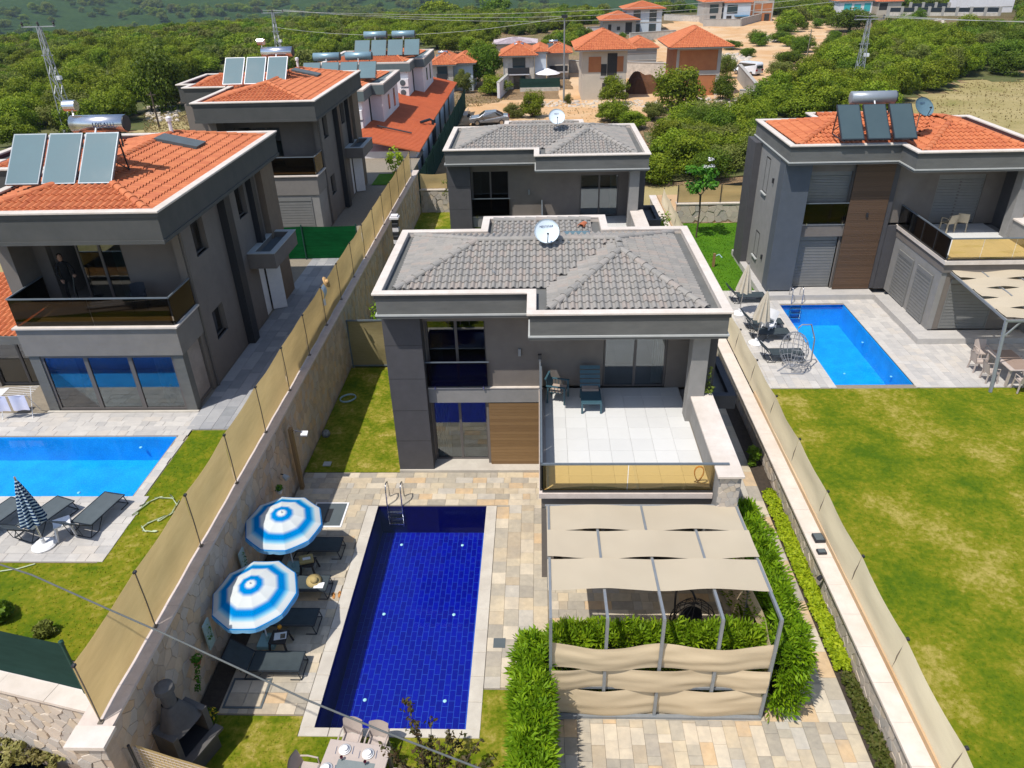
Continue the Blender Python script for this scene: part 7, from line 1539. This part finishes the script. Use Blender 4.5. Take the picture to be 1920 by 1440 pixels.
# ------------------------------------------------------------------ trees and scrub
CR = {}
for kind, m_ in (('maquis', L_MAQ), ('dark', L_DARK), ('olive', L_OLIVE)):
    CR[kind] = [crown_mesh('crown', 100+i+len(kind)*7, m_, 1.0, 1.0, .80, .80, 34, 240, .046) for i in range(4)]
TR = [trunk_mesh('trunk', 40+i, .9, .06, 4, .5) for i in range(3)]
RT = random.Random(21); TREEN = [0]
def tree(name, label, p, r, h, kind='maquis', group=None, cat='tree'):
    t = thing(name, label, cat, (p[0], p[1], p[2]), RT.uniform(0, 6.28), group); k = RT.randrange(4)
    t.scale = (r, r*RT.uniform(.85, 1.15), h/1.7); obj('crown', CR[kind][k], None, t); obj('trunk', TR[k % 3], None, t); return t
def poly_sample(poly, n, mind, seed, zf=None, tries=60):
    """points spread over the ground inside a photo outline"""
    R = random.Random(seed); W_ = [ground_at(u, v) for u, v in poly]; xs = [p.x for p in W_]; ys = [p.y for p in W_]; out = []
    def inside(x, y):
        c = False
        for i in range(len(W_)):
            a, b = W_[i], W_[i-1]
            if (a.y > y) != (b.y > y) and x < (b.x-a.x)*(y-a.y)/(b.y-a.y+1e-9)+a.x: c = not c
        return c
    for _ in range(n*tries):
        x, y = R.uniform(min(xs), max(xs)), R.uniform(min(ys), max(ys))
        if inside(x, y) and all((x-q[0])**2+(y-q[1])**2 > mind*mind for q in out): out.append((x, y, terr_h(x, y) if y > 57 else .3))
        if len(out) >= n: break
    return out
GROUPS = [
 ('scrub oak in the dense thicket behind the left terracotta-roofed villas', 'scrub thicket on the left', [(-30,120),(200,112),(430,128),(345,162),(330,205),(255,222),(60,285),(-30,290)], 78, 2.7, (2.0,3.4), (3.0,5.0), 'maquis', 2),
 ('scrub bush in the thicket behind the rear stone wall and lush lawn', 'scrub behind the rear right wall', [(1222,352),(1228,262),(1330,232),(1428,228),(1428,342)], 34, 1.9, (1.5,2.3), (2.2,3.6), 'maquis', 3),
 ('evergreen scrub tree on the slope behind the plain grey tank', 'scrub on the right slope', [(1400,226),(1450,196),(1492,162),(1560,112),(1700,62),(1790,110),(1830,150),(1690,188),(1640,235),(1480,226)], 100, 2.6, (1.7,2.9), (3.0,4.8), 'maquis', 4),
 ('scrub tree at the edge of the dry field on the right', 'scrub beside the dry field', [(1800,140),(1790,80),(1925,62),(1925,150)], 24, 3.2, (2.2,3.4), (3.2,4.6), 'dark', 5),
 ('low scrub tree on the slope above the white van', 'scrub above the van', [(1352,92),(1410,82),(1440,60),(1560,42),(1570,88),(1500,125),(1440,128),(1380,118)], 15, 4.5, (1.4,2.5), (1.8,3.2), 'dark', 6),
 ('scrub tree between the far left houses', 'scrub near the far houses', [(700,55),(920,60),(925,100),(895,125),(815,92),(700,92)], 34, 4.2, (2.4,3.6), (3.4,5.0), 'maquis', 8)]
for lb, gr, poly, n, md, rr, hh, kind, sd in GROUPS:
    for (x, y, z) in poly_sample(poly, n, md, sd):
        k = kind if RT.random() > .3 else RT.choice(('dark', 'olive', 'maquis'))
        tree('scrub_tree', lb, (x, y, z-.1), RT.uniform(*rr), RT.uniform(*hh), k, gr)
SINGLE = [  # foot pixel, crown width and height in pixels
 ('round green tree beside the silver car', 998, 224, 46, 54, 'maquis'), ('pale leafy bush beside the silver car', 965, 224, 40, 30, 'olive'), ('dense tree at the corner of the unfinished beige house', 1150, 200, 52, 50, 'maquis'),
 ('rounded bush in front of the unfinished beige house', 1150, 232, 66, 42, 'maquis'), ('large tree in front of the unfinished brick house', 1276, 215, 92, 86, 'maquis'), ('slim young tree beside the brick house column', 1362, 150, 34, 46, 'olive'), ('dark bush at the foot of the brick house', 1358, 192, 44, 48, 'dark'),
 ('tall dark tree between the small stone house and the stone-fronted house', 908, 168, 62, 84, 'dark'), ('spreading bush beside the white house with the dark balcony', 925, 180, 70, 36, 'maquis'), ('small bush by the red lean-to roof', 868, 176, 36, 42, 'olive'), ('bush below the turquoise-windowed house', 1600, 62, 70, 38, 'dark'), ('lone bush below the pillared wall', 1722, 56, 30, 30, 'dark'),
 ('round scrub bush behind the soil heap', 1225, 228, 50, 36, 'olive'), ('low scrub mound beside the round rear satellite dish', 1190, 246, 60, 34, 'maquis'), ('big rounded tree beside the leaning wooden pole', 300, 215, 96, 104, 'dark'), ('bush by the ochre lot near the white van', 1470, 148, 56, 30, 'olive'),
 ('small dark tree beside the stone terrace wall', 1166, 76, 18, 14, 'dark'), ('bush at the edge of the upper ochre track', 1482, 62, 46, 34, 'maquis'), ('bush near the street lamp foot', 1066, 196, 16, 20, 'olive')]
for lb, u, v, wpx, hpx, kind in SINGLE:
    p = ground_at(u, v); s = (p-CAM).length/FPX; tree('scrub_tree', lb, (p.x, p.y+wpx*s*.3, p.z-.1), wpx*s*.5, hpx*s*1.0, kind)
# garden trees
ct = thing('catalpa_tree', 'young tree with broad leaves and white blossom on the lush lawn', 'tree', (*G(1305,445,RZ)[:2],RZ)); obj('trunk', MB().tube([(0,0,0),(.05,0,1.5),(.0,0,2.6)], [.05,.045,.06], 8).tube([(0,0,2.5),(.5,.1,3.2)], .03, 6).tube([(0,0,2.5),(-.5,0,3.1)], .03, 6), M_BARK, ct)
J = MB(); R = random.Random(4)
for q in range(13): leaf_cloud(J, (R.uniform(-.8,.9),R.uniform(-.7,.7),R.uniform(2.5,4.1)), (.34,.34,.28), 46, .13, R, up=.5)
obj('crown', J, L_FRESH, ct); J = MB()
for c in ((-.75,0,3.9),(.35,-.1,4.6),(.5,0,4.2),(.15,0,4.15)): leaf_cloud(J, c, (.2,.14,.12), 40, .05, R)
obj('blossom', J, M_WHT, ct)
shrub('flowering_shrub', 'white flowering climber beside the entrance canopy of the rear villa', (6.9,40.6,.1), .7, 2.2, mat_leaf('flowering_leaves', [(.05,.10,.02),(.13,.2,.03),(.5,.45,.4)]), 17, clumps=10)
shrub('flowering_shrub', 'pale green climber at the rear end of the low stone wall', (7.4,43.5,.1), .9, 2.4, L_HEDGE, 18); shrub('garden_shrub', 'small yellow-green tree behind the tan screen by the red lean-to', (-10.4,53.5,2.2), .8, 2.4, L_LIME, 19)
tv = thing('young_tree', 'slender young tree with thin leaves before the rear stone wall', 'tree', (-5.95,49.5,.1)); obj('trunk', MB().tube([(0,0,0),(.05,0,2.8)], [.035,.02], 6), M_BARK, tv); J = MB(); R = random.Random(8)
for q in range(9): leaf_cloud(J, (R.uniform(-.6,.6),R.uniform(-.5,.5),R.uniform(1.9,3.4)), (.22,.22,.2), 22, .07, R)
obj('crown', J, L_OLIVE, tv)
shrub('yucca_plant', 'spiky dark plant at the edge of the left lawn', (*G(5,1155,LZ)[:2],LZ), .35, .5, L_DARK, 22, stem=False); shrub('low_shrub', 'low round shrub inside the dark green net fence', (*G(85,1190,LZ)[:2],LZ), .25, .3, L_OLIVE, 23, stem=False)
for k, (u, v, r_, lb) in enumerate(((25,1405,.6,'grassy scrub clump at the foot of the rubble wall'),(95,1405,.55,'small scrub clump by the rubble wall foot'),(110,1420,.4,'low weed tuft on the roadside dirt'))): shrub('roadside_bush', lb, (*G(u,v,.3)[:2],.2), r_, r_*.8, mat_leaf('dry_olive_leaves', [(.16,.14,.04),(.22,.21,.06),(.32,.28,.11)]), 30+k, stem=False, size=.05)
shrub('spiky_bush', 'dark trailing bush in the passage behind the low stone wall', (7.5,21.5,.0), .3, .8, L_DARK, 41, stem=False)
# ------------------------------------------------------------------ countless scrub: one instanced mass
def forest(name, label, pts, kinds, sources):
    me = bpy.data.meshes.new(name); me.from_pydata([p[:3] for p in pts], [], []); o = bpy.data.objects.new(name, me); COL.objects.link(o); tag(o, label=label, kind='stuff')
    a = me.attributes.new('scl', 'FLOAT', 'POINT'); a.data.foreach_set('value', [p[3] for p in pts]); b = me.attributes.new('rot', 'FLOAT', 'POINT'); b.data.foreach_set('value', [RT.uniform(0, 6.28) for p in pts])
    c = bpy.data.collections.new(name+'_kinds')
    for i, s in enumerate(sources): so_ = bpy.data.objects.new(f'scrub_kind_{i}', s); c.objects.link(so_)
    ng = bpy.data.node_groups.new(name, 'GeometryNodeTree'); ng.interface.new_socket('Geometry', in_out='INPUT', socket_type='NodeSocketGeometry'); ng.interface.new_socket('Geometry', in_out='OUTPUT', socket_type='NodeSocketGeometry')
    N = ng.nodes; gi, go = N.new('NodeGroupInput'), N.new('NodeGroupOutput'); ip = N.new('GeometryNodeInstanceOnPoints'); ci = N.new('GeometryNodeCollectionInfo'); ci.inputs[0].default_value = c; ci.inputs[1].default_value = True; ci.inputs[2].default_value = True
    na = N.new('GeometryNodeInputNamedAttribute'); na.data_type = 'FLOAT'; na.inputs[0].default_value = 'scl'; nb = N.new('GeometryNodeInputNamedAttribute'); nb.data_type = 'FLOAT'; nb.inputs[0].default_value = 'rot'; cx_ = N.new('ShaderNodeCombineXYZ'); Lk = ng.links.new
    ip.inputs['Pick Instance'].default_value = True; Lk(gi.outputs[0], ip.inputs['Points']); Lk(ci.outputs[0], ip.inputs['Instance']); Lk(nb.outputs[0], cx_.inputs[2]); Lk(cx_.outputs[0], ip.inputs['Rotation']); Lk(na.outputs[0], ip.inputs['Scale']); Lk(ip.outputs[0], go.inputs[0])
    md = o.modifiers.new('scatter', 'NODES'); md.node_group = ng; return o
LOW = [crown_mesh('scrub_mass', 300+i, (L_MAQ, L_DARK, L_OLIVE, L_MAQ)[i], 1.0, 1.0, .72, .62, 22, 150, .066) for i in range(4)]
pts = []
def fill(poly, spacing, r0, r1, seed):
    R = random.Random(seed); W_ = [ground_at(u, v) for u, v in poly]; xs = [p.x for p in W_]; ys = [p.y for p in W_]
    y = min(ys)
    while y < max(ys):
        x = min(xs)
        while x < max(xs):
            px, py = x+R.uniform(-.5,.5)*spacing, y+R.uniform(-.5,.5)*spacing; c = False
            for i in range(len(W_)):
                a, b = W_[i], W_[i-1]
                if (a.y > py) != (b.y > py) and px < (b.x-a.x)*(py-a.y)/(b.y-a.y+1e-9)+a.x: c = not c
            if c and R.random() > .07+.25*max(0, mnoise.noise((px*.03, py*.03, 8))): pts.append((px, py, terr_h(px, py)-.3, R.uniform(r0, r1)))
            x += spacing
        y += spacing
fill([(-60,62),(250,66),(470,60),(640,34),(1140,26),(1120,44),(1040,58),(1010,66),(925,66),(880,92),(790,60),(700,56),(640,60),(560,86),(440,126),(-60,120)], 3.1, 1.7, 2.9, 1)
fill([(470,112),(640,62),(730,56),(705,98),(560,132),(440,138)], 3.0, 1.6, 2.6, 9); fill([(-60,120),(30,118),(30,260),(-60,262)], 3.0, 1.8, 2.8, 2); fill([(1235,-5),(1320,-12),(1320,18),(1245,30)], 3.4, 1.8, 2.9, 3); fill([(1450,-15),(1568,-20),(1564,36),(1500,44),(1452,36)], 3.4, 1.8, 2.9, 4); fill([(1636,-20),(1806,-25),(1800,12),(1700,14)], 3.6, 1.8, 3.0, 5); fill([(1900,-30),(1990,-35),(1990,60),(1915,50)], 3.6, 1.8, 3.0, 6); fill([(1010,96),(1075,62),(1110,62),(1060,96)], 3.0, 1.5, 2.4, 7)
RF = random.Random(77)
for _ in range(9000):
    x, y = RF.uniform(-1500, 1500), RF.uniform(190, 2100); d = math.hypot(x, y)
    if abs(x) > y*.85+40 or d < 255+max(0, x)*.5: continue
    if mnoise.noise((x*.006, y*.006, 4)) < -.22: continue
    pts.append((x, y, terr_h(x, y)-.6, RF.uniform(2.6, 5.0)*(1+d/1500)))
forest('far_scrub', 'unbroken green scrub covering the plateau and far slopes', pts, None, LOW)
# weeds on open ground
J = MB(); R = random.Random(55)
for poly, n in (([(1200,230),(1430,215),(1430,345),(1235,350)], 700), ([(1830,150),(1925,150),(1925,300),(1640,235)], 700), ([(730,170),(960,185),(900,200),(850,205)], 700), ([(270,205),(360,205),(360,262),(270,262)], 900), ([(1010,190),(1200,196),(1200,240),(1000,235)], 500)):
    W_ = [ground_at(u, v) for u, v in poly]; 
    for _ in range(n):
        a, b = R.random(), R.random(); p = (W_[0].lerp(W_[1], a)).lerp(W_[3].lerp(W_[2], a), b); h = R.uniform(.06, .22)
        for q in range(3): an = R.uniform(0, 6.28); J.add([(p.x+math.cos(an)*.08,p.y+math.sin(an)*.08,p.z),(p.x-math.cos(an)*.08,p.y-math.sin(an)*.08,p.z),(p.x+math.cos(an+1)*h*.5,p.y+math.sin(an+1)*h*.5,p.z+h)], [(0,1,2)], R.random())
obj('dry_weeds', J, mat_leaf('dry_grass_blades', [(.34,.28,.11),(.44,.36,.17),(.36,.32,.12)], .2), kind='stuff', label='dry straw-coloured weeds on the open ground')
# ------------------------------------------------------------------ air
hz = bpy.data.materials.new('air_haze'); hz.use_nodes = True; n = hz.node_tree; n.nodes.clear(); out = n.nodes.new('ShaderNodeOutputMaterial'); pv = n.nodes.new('ShaderNodeVolumePrincipled')
pv.inputs['Color'].default_value = (.66,.82,1.0,1); pv.inputs['Density'].default_value = .00011; pv.inputs['Anisotropy'].default_value = .2; n.links.new(pv.outputs[0], out.inputs['Volume'])
o = obj('haze', MB().box(-3400,-60,-120,3400,2700,260), hz, kind='stuff', label='thin blue summer haze over the far slopes')
